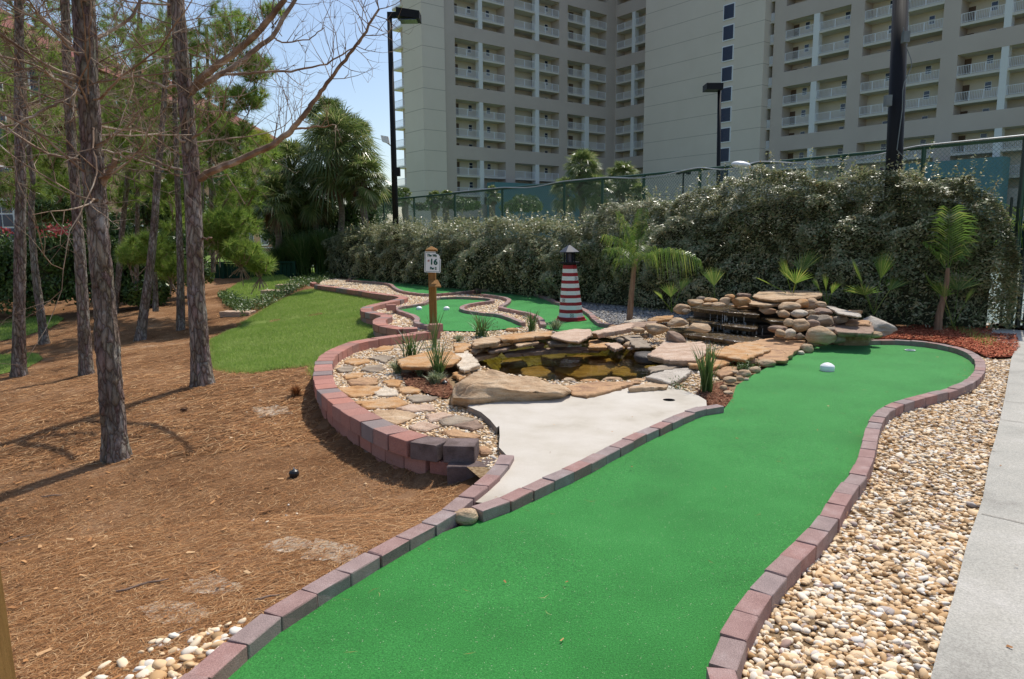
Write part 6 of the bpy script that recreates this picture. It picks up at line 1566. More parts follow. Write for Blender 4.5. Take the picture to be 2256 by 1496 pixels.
def pine(label, pts, widths, Y=None, limbs=12, zlo=.35, Ll=(.5, 1.4), near=False, green=0, pxlimbs=(), seg=14, top=True, twg=7, name='pine_tree', side=None, r0=.010):
    widths = [w_*.88 for w_ in widths]
    if Y is None: Y = gp(*pts[0]).y
    b = aty(*pts[0], Y); t = thing(name, label, 'pine tree', (b.x, b.y, b.z), 'pine trees standing in the straw')
    # extend trunk above the frame
    if top:
        dx = pts[-1][0]-pts[-2][0]; dyp = pts[-1][1]-pts[-2][1]; k = 420/abs(dyp)
        pts = list(pts)+[(pts[-1][0]+dx*k*.5, pts[-1][1]-420)]; widths = list(widths)+[widths[-1]*.6]
    if near: barktrunk('trunk', pts, Y, widths, t, 48 if widths[0] > 50 else 30, .03 if widths[0] > 50 else .05, .012 if widths[0] > 50 else .009)
    else:
        mb = MB(); pp = list(pts); P0 = (pp[0][0], pp[0][1]+6); px_tube(mb, [P0]+pp, Y, [widths[0]*1.25]+list(widths), seg, .05); mb.build('trunk', M['bark'], t, smooth=True)
    W3 = [aty(px, py, Y) for px, py in pts]; zs = [w_.z for w_ in W3]
    mb = MB(); tips = []
    for _ in range(limbs):
        z = rnd.uniform(zs[0]+(zs[-1]-zs[0])*zlo, zs[-1]*.98); x = float(np.interp(z, zs, [w_.x for w_ in W3])); wr = float(np.interp(z, zs, widths))*pxs(Y)/2
        a = rnd.uniform(0, 2*PI) if side is None else rnd.gauss(side, .9); el = rnd.uniform(-.1, .5)
        d = Vector((math.cos(a)*math.cos(el), math.sin(a)*math.cos(el), math.sin(el)))
        curve_branch(mb, (x+d.x*wr*.6, Y+d.y*wr*.6, z), d, rnd.uniform(*Ll), rnd.uniform(.6, 1.3)*r0, 2, .25, .26, twg, tips if rnd.random() < green else None)
    for spec in pxlimbs:
        P = [aty(px, py, Y+dy) for px, py, dy in spec['p']]; n = len(P); P2 = []
        for i in range(n-1):
            for k in range(5):
                q = P[i].lerp(P[i+1], k/5); q += Vector((rnd.gauss(0, .006), 0, rnd.gauss(0, .006))); P2.append(q)
        P2.append(P[-1]); w0, w1 = spec['w']; m = len(P2)
        mb.tube(P2, [(w0+(w1-w0)*k/(m-1))*pxs(Y)/2 for k in range(m)], 7, True, 0, .08)
        for _ in range(spec.get('t', 14)):
            k = rnd.randint(int(m*spec.get('t0', .25)), m-1); d = (P2[k]-P2[k-1]).normalized(); side_ = d.cross(Vector((rnd.gauss(0, .4), 1, rnd.gauss(0, .4)))).normalized()*rnd.choice((1, 1, -1))
            curve_branch(mb, P2[k], (d*rnd.uniform(.2, .8)+side_*rnd.uniform(.5, 1)+Vector((0, rnd.gauss(0, .5), -.1))), rnd.uniform(.3, 1.0)*spec.get('L', .6), spec.get('r', .006)*.85, 1, 1.5, .34, 4, None, 4)
    if mb.v: mb.build('branches', M['twig'], t)
    if tips: tufts(tips, 70, .2, .006, 'needles', M['pneedle'], t)
    return t
pine('thickest pine trunk in the foreground with a broken stub, left of centre', [(256,1012),(250,930),(240,800),(228,650),(216,500),(210,420),(200,300),(192,150),(183,0)], [66,58,55,53,47,50,47,48,50], near=True, limbs=40, zlo=.42, Ll=(.8, 2.6),
     pxlimbs=[dict(p=[(222,408,0),(240,380,-.05),(254,350,-.1)], w=(16,11), t=0), dict(p=[(205,235,0),(170,205,-.1),(120,230,-.2),(60,262,-.3),(-20,290,-.4)], w=(8,4), t=10),
               dict(p=[(215,330,0),(260,338,.1),(330,360,.2),(395,388,.3)], w=(5,3), t=8), dict(p=[(198,90,0),(240,70,.2),(290,40,.3),(320,-20,.4)], w=(9,5), t=10), dict(p=[(190,210,0),(130,180,-.3),(80,150,-.5),(0,160,-.6)], w=(7,3), t=12)])
pine('second foreground pine, with long dead limbs reaching right toward the lamp post', [(447,848),(440,760),(432,640),(428,500),(424,400),(416,300),(406,190),(398,100),(390,0)], [56,46,42,40,40,36,34,32,32], near=True, limbs=34, zlo=.42, Ll=(.8, 2.2),
     pxlimbs=[dict(p=[(416,205,0),(450,165,-.1),(500,130,-.2),(560,80,-.3),(600,35,-.4),(640,-20,-.5)], w=(16,11), t=14, r=.008, L=.9), dict(p=[(420,198,0),(470,175,.1),(540,130,.2),(600,80,.3),(655,-10,.4)], w=(14,9), t=14, r=.008, L=.9),
               dict(p=[(440,392,0),(480,372,-.1),(545,345,-.2),(600,320,-.3),(640,290,-.4),(668,255,-.5),(690,225,-.5),(720,185,-.6),(760,130,-.7),(800,80,-.8),(835,20,-.8)], w=(17,4), t=30, r=.007, L=1.1, t0=.3),
               dict(p=[(640,285,-.4),(700,280,-.5),(740,276,-.6)], w=(5,2), t=4), dict(p=[(500,165,-.2),(560,160,-.2),(640,158,-.3),(720,140,-.4),(780,105,-.5)], w=(6,2.5), t=14, L=.8),
               dict(p=[(600,80,.3),(620,95,.3),(680,88,.3),(715,60,.3)], w=(4,2), t=5), dict(p=[(405,190,0),(360,190,.1),(290,165,.2),(220,130,.2)], w=(7,3), t=10), dict(p=[(425,385,0),(370,365,.1),(310,340,.2),(260,330,.3)], w=(6,3), t=9),
               dict(p=[(430,300,0),(470,200,-.1),(420,235,0)], w=(3,2), t=1), dict(p=[(440,395,0),(500,385,-.1),(540,450,-.1)], w=(2,2), t=1),
               dict(p=[(425,320,0),(400,310,-.1),(390,300,-.1),(398,275,-.1),(412,240,-.1)], w=(6,4), t=0), dict(p=[(446,524,0),(456,527,-.1),(466,523,-.15)], w=(5,4), t=0)])
pine('slim pine trunk directly left of the thickest one', [(190,825),(184,700),(176,560),(168,450),(156,300),(148,150),(143,0)], [34,28,26,23,22,20,20], near=True, limbs=44, zlo=.4, Ll=(.9, 2.8))
pine('pine trunk nearest the left edge of the photo', [(40,828),(42,700),(44,560),(46,420),(42,250),(42,100),(42,0)], [36,28,26,24,22,20,20], near=True, limbs=50, zlo=.38, Ll=(.9, 2.8))
pine('pine leaning left behind the leftmost trunk', [(98,757),(90,690),(80,620),(72,540),(68,460),(74,400),(60,300)], [24,19,18,15,14,12,12], near=True, limbs=30, Ll=(.9, 2.6))
pine('pale curving pine trunk between the two foreground pines', [(306,750),(318,680),(330,600),(340,500),(346,400),(356,300),(364,180),(372,60)], [28,23,21,18,17,14,12,11], near=True, limbs=36, green=.2, Ll=(.8, 2.4))
pine('thin reddish pine trunk behind the thickest one', [(254,690),(262,600),(268,520),(278,420),(288,330),(294,270)], [14,14,13,12,12,9], limbs=22, green=.4, Ll=(.8,2.4))
pine('straight slim pine right behind the second foreground pine', [(398,727),(398,600),(394,480),(390,380),(386,280),(384,180)], [22,17,15,13,12,10], limbs=22, green=.4, Ll=(.8,2.4))
# young bushy pines and far crowns
def bushpine(label, trunk, Y, crown, n, name='pine_tree', L=.26, W=.013, per=60, mat='pneedle', grp='leafy pines in the background'):
    br = MB(); b = aty(*trunk[0], Y); t = thing(name, label, 'pine tree', (b.x, b.y, b.z), grp); mb = MB(); tw = trunk[2] if len(trunk) > 2 else 10
    px_tube(mb, [trunk[0], trunk[1]], Y, [tw, tw*.6], 10, .05)
    T = []
    for (px, py, rx, ry, k) in crown:
        for _ in range(int(n*k*2.1)):
            a = rnd.uniform(0, 2*PI); r = math.sqrt(rnd.random()); dy = rnd.gauss(0, 1)*rx*pxs(Y)*.7
            c = aty(px+rx*r*math.cos(a), py+ry*r*math.sin(a), Y+dy); o_ = aty(px, py+ry*.3, Y); d = (c-o_); d.z += .25; d = d.normalized()
            T.append((c, (d+Vector((rnd.gauss(0, .3), rnd.gauss(0, .3), rnd.gauss(0, .3)))).normalized()))
            if rnd.random() < .3: br.tube([c-d*rnd.uniform(.3, .8)-Vector((0, 0, .1)), c-d*.15, c], [.012, .009, .006], 4, False)
    mb.build('trunk', M['bark'], t); br.build('branches', M['twig'], t); tufts(T, per, L, W, 'needles', M[mat], t); return t
bushpine('bright young pine beside the pale curving trunk, under the shrubs', ((343,686),(342,600),14), 18.5, [(330,545,55,30,1),(375,590,32,22,.5),(285,560,25,20,.4)], 46)
bushpine('low bright pine bough hanging over the green board fence', ((446,560),(448,400),4), 17, [(480,520,40,26,1),(530,552,45,24,1),(572,578,28,18,.7),(470,490,40,25,.7),(510,480,40,22,.6)], 40)
bushpine('tall pine whose needle tufts show against the sky right of the second trunk', ((470,600),(455,60),10), 19, [(520,60,50,45,1),(560,150,42,30,1),(545,215,45,28,1),(500,110,60,50,.7),(520,290,50,30,.8),(470,250,50,60,1),(600,20,30,20,.3),(560,350,60,40,1),(480,330,60,40,.8),(530,430,60,40,.8)], 30, W=.013)
bushpine('pine crown seen between the two foreground trunks', ((300,640),(310,40),10), 21, [(260,60,55,50,.6),(330,150,55,70,.8),(300,260,60,60,1),(360,70,40,50,.5),(340,380,60,50,1),(270,420,50,40,.8),(380,470,45,40,.8)], 26, W=.013)
bushpine('yellowish green pine crown at the far left', ((-10,640),(-5,60),10), 20, [(30,60,60,50,.5),(20,200,50,60,.8),(60,300,60,50,1),(110,330,50,50,1),(30,330,50,50,1),(120,180,40,60,.5),(20,420,45,40,.7),(130,400,30,40,.6),(100,110,40,40,.3)], 26, W=.013)
bushpine('small yellow tipped pine tuft below the red roof', ((545,420),(550,330),4), 24, [(570,305,26,14,1)], 26, mat='pneedley')
bushpine('loose pine crown filling the gap at the upper left corner', ((46,650),(44,40),7), 16.5, [(70,40,80,50,.5),(110,260,60,60,.7),(-10,150,60,60,.6),(60,400,50,30,.5),(250,330,40,60,.6),(230,120,30,60,.3)], 17, W=.012)
bushpine('pine crown in front of the pink block between the trunks', ((428,600),(420,120),7), 17.5, [(300,180,60,60,.7),(350,300,50,60,.8),(290,330,50,50,.7),(460,170,40,50,.6),(480,420,60,50,.9),(520,500,50,30,.7),(370,400,50,50,.8)], 18, W=.012)
bushpine('deeper green pine behind the left trunks', ((180,640),(172,200),9), 24, [(120,100,80,70,.8),(60,200,90,70,1),(200,260,90,80,1),(140,380,110,60,1.2),(300,120,80,60,.7),(280,420,90,60,1),(420,330,70,80,1),(450,220,60,60,.8),(400,120,50,60,.5)], 20, L=.34, W=.018)
# ---------------------------------------------------------------- broadleaf shrubs at left
def shrub(label, blobs, dens, L, W, mat, name='shrub', cat='shrub', flowers=None, group='dark shrubs behind the pines', trunk=None):
    """blobs in photo pixels: (px, py, rx, ry, Y)"""
    B = []
    for (px, py, rx, ry, Y) in blobs: c = aty(px, py, Y); s = pxs(Y); B.append((c.x, c.y, c.z, rx*s, rx*s*.8, ry*s))
    t = thing(name, label, cat, (B[0][0], B[0][1], B[0][2]-B[0][5]), group)
    blobleaves('foliage', B, dens, L, W, M[mat], t, .35, .3, 1.2); coreblob('shade_core', B, M['hedgecore'], t, .7)  # core is an added opaque body that blocks light behind the leaves
    if trunk:
        mb = MB(); c = B[0]; mb.tube([(c[0], c[1], c[2]-c[5]-1.2), (c[0], c[1], c[2])], [.14, .08], 8); mb.build('trunk', M['bark'], t)
    if flowers:
        for (px, py, rx, ry, Y, n) in flowers:
            for _ in range(n):
                c = aty(px+rnd.gauss(0, rx*.55), py+rnd.gauss(0, ry*.55), Y-.25+rnd.gauss(0, .2)); k = 9
                C = np.array(c)+rng.normal(0, .05, (k, 3)); V = leaves(C, rng.normal(0, 1, (k, 3))+np.array([0, -1, .6]), .085, .055)[0]; link('flower_cluster', npmesh(V, np.arange(len(V)).reshape(-1, 4), 4), M['pink'], t)
    return t
shrub('dark shrub at the left edge topped with pink flowers', [(-30,590,90,95,21.5),(50,610,60,80,21.5),(-120,600,80,100,22)], 420, .14, .07, 'darkleaf', flowers=[(12,508,18,10,21.3,5)])
shrub('dark shrub with a row of coral pink flowers between the trunks', [(130,600,75,90,21.5),(110,565,50,55,21)], 420, .14, .07, 'darkleaf', flowers=[(118,507,34,6,21,18),(112,522,22,5,21,5),(160,490,8,6,21,4)])
shrub('dark rounded shrub behind the thickest pine', [(230,600,70,85,21.5),(250,540,55,60,22.5)], 420, .14, .07, 'darkleaf')
shrub('blackish shrub tree in shade beside the turquoise box', [(320,600,60,65,22),(380,560,50,80,22.5),(300,640,70,40,21.5)], 420, .14, .07, 'darkleaf')
shrub('tall loose broadleaf tree behind the second foreground pine', [(420,520,50,60,24),(400,440,60,60,25),(350,470,60,50,25),(440,600,30,30,24)], 300, .15, .07, 'midleaf', 'broadleaf_tree', 'tree', trunk=True)
shrub('pale leafed palm like shrub above the pink flowers', [(110,460,60,45,26),(70,430,50,30,27),(160,470,40,40,26)], 260, .3, .05, 'midleaf')
shrub('round dark tree left of the palms, above the raised lawn', [(540,470,45,60,33),(510,430,45,50,34)], 200, .2, .09, 'midleaf', 'broadleaf_tree', 'tree', trunk=True)
shrub('small clipped bush on the raised lawn', [(565,553,22,9,38)], 300, .12, .06, 'midleaf')
shrub('olive bush behind the lamp post at the left end of the hedge', [(862,432,28,26,36),(840,455,30,22,36)], 260, .16, .07, 'midleaf')
# dark fine grass thicket at the end of the hedge
def clump(label, px, pyb, hpx, wpx, n, mat, z=None, name='grass_clump', cat='grass clump', wid=.009, Y=None, arch=.5, group=None, seg=5, up=1.0):
    c = at(px, pyb, z) if z is not None else gp(px, pyb)
    if Y is not None: c = aty(px, pyb, Y)
    s = pxs(c.y); hh, ww = hpx*s, wpx*s/2; V = []; F = []
    for k in range(n):
        a = rnd.uniform(0, 2*PI); R = ww*math.sqrt(rnd.random()); h = hh*rnd.uniform(.55, 1.05)*(1-.35*R/ww*(arch)); bx, by = c.x+rnd.gauss(0, ww*.12), c.y+rnd.gauss(0, ww*.12)
        dx, dy = math.cos(a)*R, math.sin(a)*R; w_ = wid*rnd.uniform(.6, 1.2); sdx, sdy = -math.sin(a+rnd.gauss(0, .5)), math.cos(a+rnd.gauss(0, .5)); b = len(V); droop = arch*rnd.uniform(.2, 1.1)
        for j in range(seg+1):
            t = j/seg; z_ = c.z+h*(t*(1+droop*.4)-droop*.62*t**3)*up; r_ = t**1.5; wj = w_*(1-t**2.2)+.0006
            V.append((bx+dx*r_-sdx*wj, by+dy*r_-sdy*wj, z_)); V.append((bx+dx*r_+sdx*wj, by+dy*r_+sdy*wj, z_))
        F += [(b+2*j, b+2*j+1, b+2*j+3, b+2*j+2) for j in range(seg)]
    o = link(name, npmesh(V, F, 4), M[mat], None, c); return tag(o, label, cat, group)
for px, pyb, hp, wp, lab in ((625,606,80,90,'dark feathery grass thicket at the left of the hedge, leftmost tuft'),(668,607,105,100,'dark feathery grass thicket, middle tuft left of the hedge'),(712,606,118,90,'dark feathery grass thicket touching the left end of the hedge')):
    clump(lab, px, pyb, hp, wp, 1500, 'blade', 0, 'ornamental_grass', 'ornamental grass', .02, arch=.45)
shrub('dark green mass of shrubs under the cabbage palms', [(640,500,60,50,31.5),(720,490,60,50,32),(790,480,60,45,31.5),(690,530,80,30,31)], 260, .22, .06, 'darkleaf', group='dark shrubs behind the pines')
BG = 'spiky border grass clumps round the pond'
clump('tall spiky grass clump in the patio, next to the raised orange slab', 905, 786, 72, 92, 46, 'blade', -.02, group=BG, arch=.45, wid=.007)
clump('tallest spiky grass clump in front of the raised orange slab', 966, 838, 118, 80, 50, 'blade', -.02, group=BG, arch=.3, wid=.007)
clump('thin grass clump rising behind the raised slab near the signpost', 958, 765, 100, 60, 26, 'blade', -.02, group=BG, arch=.3, wid=.006)
clump('spiky grass clump behind the far pond rim, right of the signpost', 1062, 742, 66, 96, 60, 'blade', -.02, group=BG, arch=.35, wid=.009)
clump('brownish grass clump between the kerbs, left of the lighthouse', 1172, 730, 56, 64, 46, 'blade', -.02, group=BG, arch=.35, wid=.008)
clump('big spiky grass clump between the pond and the near green', 1556, 864, 128, 92, 90, 'blade', -.01, group=BG, arch=.28, wid=.007)
SGp = 'striped variegated grass tufts'
clump('striped grass tuft under the left end of the raised orange slab', 876, 822, 42, 62, 150, 'blades', -.02, 'striped_grass', group=SGp, wid=.006, arch=1.0)
clump('striped grass tuft beside the black garden light', 960, 848, 42, 66, 170, 'blades', -.02, 'striped_grass', group=SGp, wid=.006, arch=1.0)
clump('small striped tuft between the two tall grass clumps', 925, 832, 36, 34, 90, 'blades', -.02, 'striped_grass', group=SGp, wid=.006, arch=1.0)
clump('striped grass tuft at the left foot of the lighthouse', 1224, 728, 34, 50, 110, 'blades', -.02, 'striped_grass', group=SGp, wid=.007, arch=1.0)
clump('small striped tuft behind the left capstone of the pond', 1010, 752, 22, 40, 70, 'blades', -.02, 'striped_grass', group=SGp, wid=.006, arch=1.0)
def weed(label, px, py, w, h, n, z=0.0, L=.03, mat='midleaf'):
    c = at(px, py, z); s = pxs(c.y); C = rng.normal(0, 1, (n, 3))*np.array([w*s*.3, w*s*.25, 0])+np.array(c); C[:, 2] = c.z+np.abs(rng.normal(0, .5, n))*h*s
    V, F = leaves(C, rng.normal(0, .6, (n, 3))+np.array([0, 0, 1]), L, L*.35, up=.4); o = link('weed', npmesh(V, F, 4), M[mat], None, c); tag(o, label, 'weed', kind='stuff')
weed('low leafy weed beside the white pad, left of the big grass clump', 1492, 862, 34, 26, 160)
weed('creeping weed between the orange slab and the edging stones', 1642, 812, 50, 16, 320, .02)
weed('sprawl of small leaves right of the spiky clump by the far kerb', 1090, 735, 22, 20, 110, -.02)
clump('dry brown grass tuft at the foot of the retaining wall', 652, 872, 34, 50, 260, 'needle', None, 'dry_grass', 'dry grass', .003, arch=.8)
# ground cover strip up the slope
for pl, lab, n in (([(478,655),(500,650),(560,680),(548,690),(500,680)], 'pale ground cover at the foot of the slope', 1500),
              ([(500,672),(560,668),(620,640),(690,612),(748,606),(750,616),(700,628),(640,652),(590,680),(530,702),(515,690)], 'ground cover', 7000)):
    P = gxy(pl); C = scatter(P, n); C3 = np.c_[C, Hf(C)+np.abs(rng.normal(0, .09, n))+.03]; V, F = leaves(C3, rng.normal(0, .6, (n, 3))+np.array([0, 0, 1]), .085, .035, up=.4)
    o = link('ground_cover_plants', npmesh(V, F, 4), M['midleaf']); o['kind'] = 'stuff'
for k, (px, py) in enumerate(((668,621),(640,633),(610,646),(525,694))):
    p_ = gp(px, py); poly = [(p_.x+a*.42+rnd.gauss(0, .03), p_.y+b*.25) for a, b in ((-1, -.6), (.9, -1), (1, .6), (.1, 1), (-.9, .8))]
    flagstone(None, p_.z+.1, .14, 'pink', ('topmost stone step in the ground cover of the slope', 'second highest stone step of the slope', 'third stone step down the slope', 'lowest stone step where the slope meets the straw')[k], poly=poly, group='stone steps up the slope', name='stone_step', cat='step')

# ---------------------------------------------------------------- palms
def fanleaf(mb, hub, d, R, n=24, spread=1.9, droop=.35, w=.03, roll=None):
    """palmate leaf: hub point, outward direction d, segment length R"""
    d = Vector(d).normalized(); side = d.cross(Vector((0, 0, 1)))
    if side.length < .1: side = Vector((1, 0, 0))
    side.normalize()
    if roll is None: roll = rnd.uniform(-.6, .6)
    side = Matrix.Rotation(roll, 3, d)@side
    for k in range(n):
        a = -spread+2*spread*(k+.5)/n; v = d*math.cos(a)+side*math.sin(a); L = R*(.72+.28*math.cos(a*.8))*rnd.uniform(.9, 1.05); nn = v.cross(d.cross(side)).normalized()*w
        p1 = hub+v*L*.5+Vector((0, 0, -droop*L*.06)); p2 = hub+v*L*.92+Vector((0, 0, -droop*L*(.35+rnd.uniform(0, .35))))
        mb.add([hub, p1-nn*.5, p2, p1+nn*.5], [(0, 1, 2, 3)])
def fanpalm(label, px, crowns, Y, trunk=None, green='palm', nleaf=60, R=.95, grp=None, trunkw=14, name='palm_tree', seg=16, skirt=True, ws=.075):
    """crowns: list of (px, py, radius px)"""
    for ci, (cx_, cy_, rp_) in enumerate(crowns[:1]):
        c0 = aty(cx_, cy_, Y); rad = rp_*pxs(Y)
    z0 = 0.0
    t = thing(name, label, 'palm tree', (c0.x, c0.y, z0), grp)
    mb = MB(); n = 14; zt = c0.z-rad*.1; pts = [(c0.x+.05*math.sin(k), c0.y, z0-.3+(zt-z0+.3)*k/n) for k in range(n+1)]; mb.tube(pts, [trunkw*pxs(Y)/2*rnd.uniform(.95, 1.05) for _ in pts], 12, True, 0, .04); mb.build('trunk', M['palmtrunk'], t, smooth=True)
    mg, md, mp = MB(), MB(), MB()
    for cx_, cy_, rp_ in crowns:
        c = aty(cx_, cy_, Y); rad = rp_*pxs(Y)
        for k in range(int(nleaf*1.35)):
            el = rnd.uniform(-1.0, 1.45) if rnd.random() < .8 else rnd.uniform(.3, 1.5); a = rnd.uniform(0, 2*PI); d = Vector((math.cos(a)*math.cos(el), math.sin(a)*math.cos(el), math.sin(el)))
            hub = c+d*rad*rnd.uniform(.42, .55)+Vector((0, 0, -.1*rad*(1-math.sin(el)))); dd = (d+Vector((0, 0, -.35))).normalized()
            fanleaf(mg, hub, dd, rad*rnd.uniform(.42, .62), seg, 1.75, rnd.uniform(.25, .9), ws*R*.75)
            mp.tube([c, (c+hub)/2+Vector((0, 0, .05*rad)), hub], .014, 4, False)
        if skirt:
            for k in range(nleaf//2):
                a = rnd.uniform(0, 2*PI); d = Vector((math.cos(a)*.45, math.sin(a)*.45, -1)).normalized(); hub = c+d*rad*rnd.uniform(.15, .6)
                fanleaf(md, hub, d, rad*rnd.uniform(.4, .55), 12, .8, .5, ws*.8)
    mg.build('crown', M[green], t); mp.build('leaf_stalks', M['palm'], t)
    if md.v: md.build('dead_leaves', M['palmdead'], t)
    return t
PG = 'cabbage palms left of the lamp post'
fanpalm('largest cabbage palm in the clump, its bare trunk showing below', 742, [(745,330,112)], 30, nleaf=90, grp=PG, trunkw=13)
fanpalm('cabbage palm at the back right of the clump, top against the sky', 735, [(722,272,72)], 33, nleaf=60, grp=PG)
fanpalm('small cabbage palm crown at the right shoulder of the clump', 790, [(786,310,58)], 31.5, nleaf=46, grp=PG)
fanpalm('left cabbage palm of the clump, behind the dead limb', 640, [(645,378,92)], 31, nleaf=80, grp=PG)
fanpalm('low dark cabbage palm at the left foot of the clump', 610, [(608,440,70)], 29.5, nleaf=56, grp=PG)
fanpalm('low cabbage palm between the big one and the hedge', 690, [(690,420,78)], 30.5, nleaf=60, grp=PG)
fanpalm('low cabbage palm at the right side beside the lamp post', 800, [(800,395,66)], 29, nleaf=56, grp=PG)
QG = 'palms in front of the high-rise beyond the fence'
fanpalm('pale topped palm beyond the fence, the tallest of its group', 1280, [(1283,372,52)], 42, nleaf=70, grp=QG, ws=.07)
fanpalm('palm beyond the fence right of the tallest, next to the stair tower', 1375, [(1372,392,46)], 42, nleaf=66, grp=QG, ws=.07)
fanpalm('bushy palm beyond the fence under the tallest one', 1250, [(1245,425,44)], 41, nleaf=60, grp=QG, ws=.07)
fanpalm('bushy palm beyond the fence in the middle of the group', 1318, [(1318,420,46)], 41, nleaf=60, grp=QG, ws=.07)
fanpalm('low palm beyond the fence against the stair tower wall', 1410, [(1405,430,34)], 41, nleaf=46, grp=QG, ws=.07)
fanpalm('dark little palm beyond the fence at the foot of the left end tower', 957, [(957,438,24)], 52, nleaf=36, grp=QG, ws=.09)
fanpalm('little palm beyond the fence by the foot of the left wing', 985, [(983,436,22)], 52, nleaf=36, grp=QG, ws=.09)
fanpalm('small palm at the left edge of the high-rise beside the lamp post', 895, [(893,430,20)], 50, nleaf=30, grp=QG, ws=.09)
fanpalm('small palm in front of the teal wall on the left wing', 1082, [(1085,428,24)], 52, nleaf=30, grp=QG, ws=.09)
shrub('bush in front of the teal wall on the left wing', [(1150,452,45,20,50)], 160, .22, .1, 'midleaf', group='bushes beyond the fence')
shrub('bush between the little palm and the teal wall', [(1020,452,40,16,52)], 160, .22, .1, 'midleaf', group='bushes beyond the fence')
shrub('reddish bush just beyond the fence left of the hedge top', [(925,455,22,12,36)], 160, .12, .06, 'midleaf', group='bushes beyond the fence')

def frond(mb, p0, d, L, droop, lw=.006, ll=.3, n=26, leaflet_droop=.8, vee=.5, rach=.008):
    d = Vector(d).normalized(); p = Vector(p0); st = L/14; pts = [p.copy()]; ds = [d.copy()]
    for k in range(14): d = (d+Vector((0, 0, -droop*st))).normalized(); p = p+d*st; pts.append(p.copy()); ds.append(d.copy())
    mb.tube(pts, [rach*(1-.85*k/14) for k in range(15)], 5, False)
    for k in range(n):
        t = .18+.82*k/n; i = min(13, int(t*14)); f_ = t*14-i; c = pts[i].lerp(pts[i+1], f_); dd = ds[i]; s = dd.cross(Vector((0, 0, 1)))
        if s.length < .05: s = Vector((1, 0, 0))
        s.normalize(); u = s.cross(dd).normalized()
        for sg in (-1, 1):
            l = ll*(.35+.65*math.sin(PI*min(1, t*.9+.08)))*rnd.uniform(.85, 1.1); v = (s*sg+dd*.55+u*vee*rnd.uniform(.4, 1.3)).normalized(); m1 = c+v*l*.5; tp = c+v*l*.95+Vector((0, 0, -leaflet_droop*l*rnd.uniform(.5, 1)))
            wv = dd*lw; mb.add([c-wv*.4, m1-wv, tp, m1+wv], [(0, 1, 2, 3)])
def featherpalm(label, base, stem_pts, Y, fronds, mat='palmbright', sw=(14, 9)):
    b = aty(*base, Y); t = thing('young_palm', label, 'young palm', (b.x, b.y, b.z)); mb = MB()
    px_tube(mb, [(base[0], base[1]+4)]+stem_pts, Y, [sw[0]*1.25]+[sw[0]+(sw[1]-sw[0])*k/(len(stem_pts)-1) for k in range(len(stem_pts))], 10, .08); mb.build('stem', M['brownstem'], t, smooth=True)
    for (px, py, d, L, dr, ll, ld, n) in fronds:
        mb = MB(); c = aty(px, py, Y); frond(mb, c, d, L, dr, .0058 if ld > .8 else .0125, ll, n, ld); mb.build('frond', M[mat], t)
featherpalm('young palm with drooping feathery fronds beside the lighthouse', (1387,708), [(1387,700),(1391,650),(1396,600),(1400,570)], at(1387, 712, -.02).y,
   [(1400,585,(.06,-.05,1),.98,.12,.26,.9,44),(1400,580,(.16,.2,1),1.0,.3,.3,1.2,40),(1400,577,(-.3,-.1,1),.95,.55,.3,1.3,40),(1400,580,(-.6,-.3,.95),.85,1.0,.3,1.5,32),(1400,580,(.8,-.25,.62),1.15,1.05,.4,1.8,44),(1402,585,(.4,.6,.8),.8,1.2,.3,1.4,30),(1398,585,(-.45,.6,.8),.8,1.3,.3,1.4,28),(1400,585,(.2,-.9,.8),.7,1.3,.3,1.5,28),(1400,590,(-.5,-.5,.5),.55,1.4,.3,1.5,24)])
Y2p = at(2068, 728, 0).y
featherpalm('young palm with stiff arching leaflets standing in the red mulch', (2066,728), [(2066,722),(2070,690),(2080,650),(2086,620),(2088,590)], Y2p,
   [(2088,600,(-.12,-.12,1),1.02,.12,.5,.35,22),(2088,600,(.28,.1,.95),.95,.5,.46,.6,24),(2088,600,(-.5,.2,.9),.6,.9,.34,.6,16),(2088,600,(.5,.5,.9),.85,.8,.4,.7,20)], sw=(17, 8))
mb = MB(); c = at(2062, 722, 0); mb.tube([c, c+Vector((0, .02, .14))], [.05, .04], 12); o = mb.build('plant_sleeve', M['blackplastic'], None, c); tag(o, 'black sleeve round the foot of the young palm in the mulch', 'sleeve')
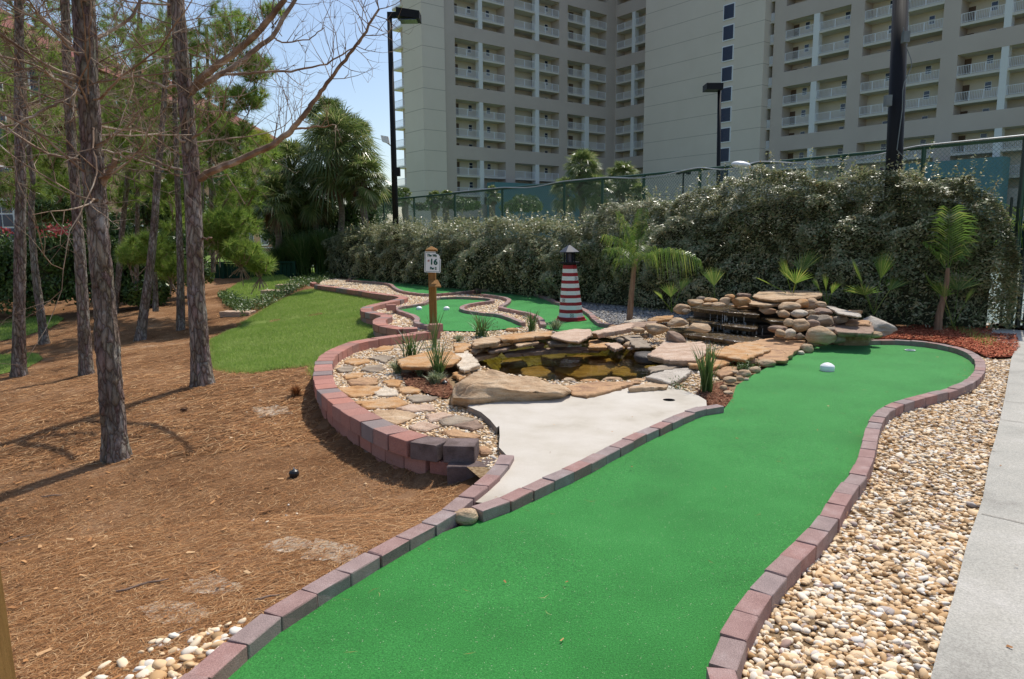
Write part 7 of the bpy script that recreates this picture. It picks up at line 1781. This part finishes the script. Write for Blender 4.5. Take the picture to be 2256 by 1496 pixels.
# fan palm seedlings in front of the hedge
def seedling(label, px, py, Y, leaves_, grp='young fan palms in front of the hedge', mat='palmbright'):
    b = aty(px, py, Y); t = thing('fan_palm_seedling', label, 'fan palm', (b.x, b.y, b.z), grp); st = MB()
    for (tx, ty, R, dy, n, sp) in leaves_:
        hub = aty(tx, ty, Y+dy); d = (hub-b).normalized(); st.tube([b, b.lerp(hub, .5)+Vector((0, 0, .02)), hub], .006, 5, False)
        mb = MB(); fanleaf(mb, hub, d, R*pxs(Y), n, sp, .12, .022, roll=rnd.uniform(-.25, .25)); mb.build('leaf', M[mat], t)
    st.build('stalks', M['palmbright'], t)
YS = 11.7
seedling('upright bright fan leaf left of the waterfall', 1575, 668, 11.9, [(1573,630,52,0,16,.75)])
seedling('wide dark fan palm right behind the capstone', 1745, 655, 11.9, [(1735,615,62,0,16,1.1),(1765,600,70,.1,14,1.0),(1700,628,50,-.1,8,.35),(1752,625,60,-.2,14,.9)])
seedling('small bright fan palm just right of the capstone', 1822, 672, 11.7, [(1820,640,45,0,9,.55),(1832,648,38,-.1,8,.5),(1806,640,40,.1,7,.4)])
seedling('large fan palm with a bright half lit leaf, in the middle of the right hedge', 1925, 694, 11.4, [(1900,625,75,.1,18,1.15),(1940,615,78,0,18,.8),(1905,650,58,-.3,14,1.2),(1960,640,60,.2,14,.8)])
seedling('dark fan palm behind the young palm in the mulch', 2100, 720, 11.3, [(2060,640,66,.2,16,1.1),(2110,640,66,.1,16,1.2),(2125,670,50,-.1,10,.6),(2080,655,60,-.1,14,1.1)])
seedling('short spiky fan palm at the foot of the drooping palm, left of the waterfall', 1480, 688, 12.1, [(1478,655,42,0,10,.8),(1500,640,45,.1,10,.7),(1460,660,35,-.1,8,.6)])
# yellow green cane leaves at the right edge by the gate
clump('yellow green arching cane plant at the right edge by the gate', 2235, 560, 100, 110, 30, 'palmbright', Y=11.4, name='cane_plant', cat='plant', wid=.012, arch=.9) if False else None
pp = aty(2235, 620, 11.9); seed = thing('cane_plant', 'yellowish cane plant leaning over the fence by the gate', 'plant', (pp.x, pp.y, 0)); mb = MB()
for k in range(7):
    a = rnd.uniform(0, 2*PI); tp = aty(2200+rnd.uniform(-20, 60), rnd.uniform(420, 520), 11.9+rnd.gauss(0, .2)); mb.tube([(pp.x, pp.y, 0), (pp.x*.6+tp.x*.4, tp.y, tp.z*.55), tp], [.009, .007, .004], 5, False)
    for j in range(9): d = Vector((rnd.gauss(0, 1), rnd.gauss(0, .6), rnd.uniform(-.9, .4))).normalized(); c = Vector(tp)-Vector((0, 0, rnd.uniform(0, .5))); nn = d.cross(Vector((0, 1, 0))).normalized()*.012; L = rnd.uniform(.2, .42); mb.add([c, c+d*L*.5-nn, c+d*L-Vector((0, 0, .1)), c+d*L*.5+nn], [(0, 1, 2, 3)])
mb.build('stems', M['palmbright'], seed)
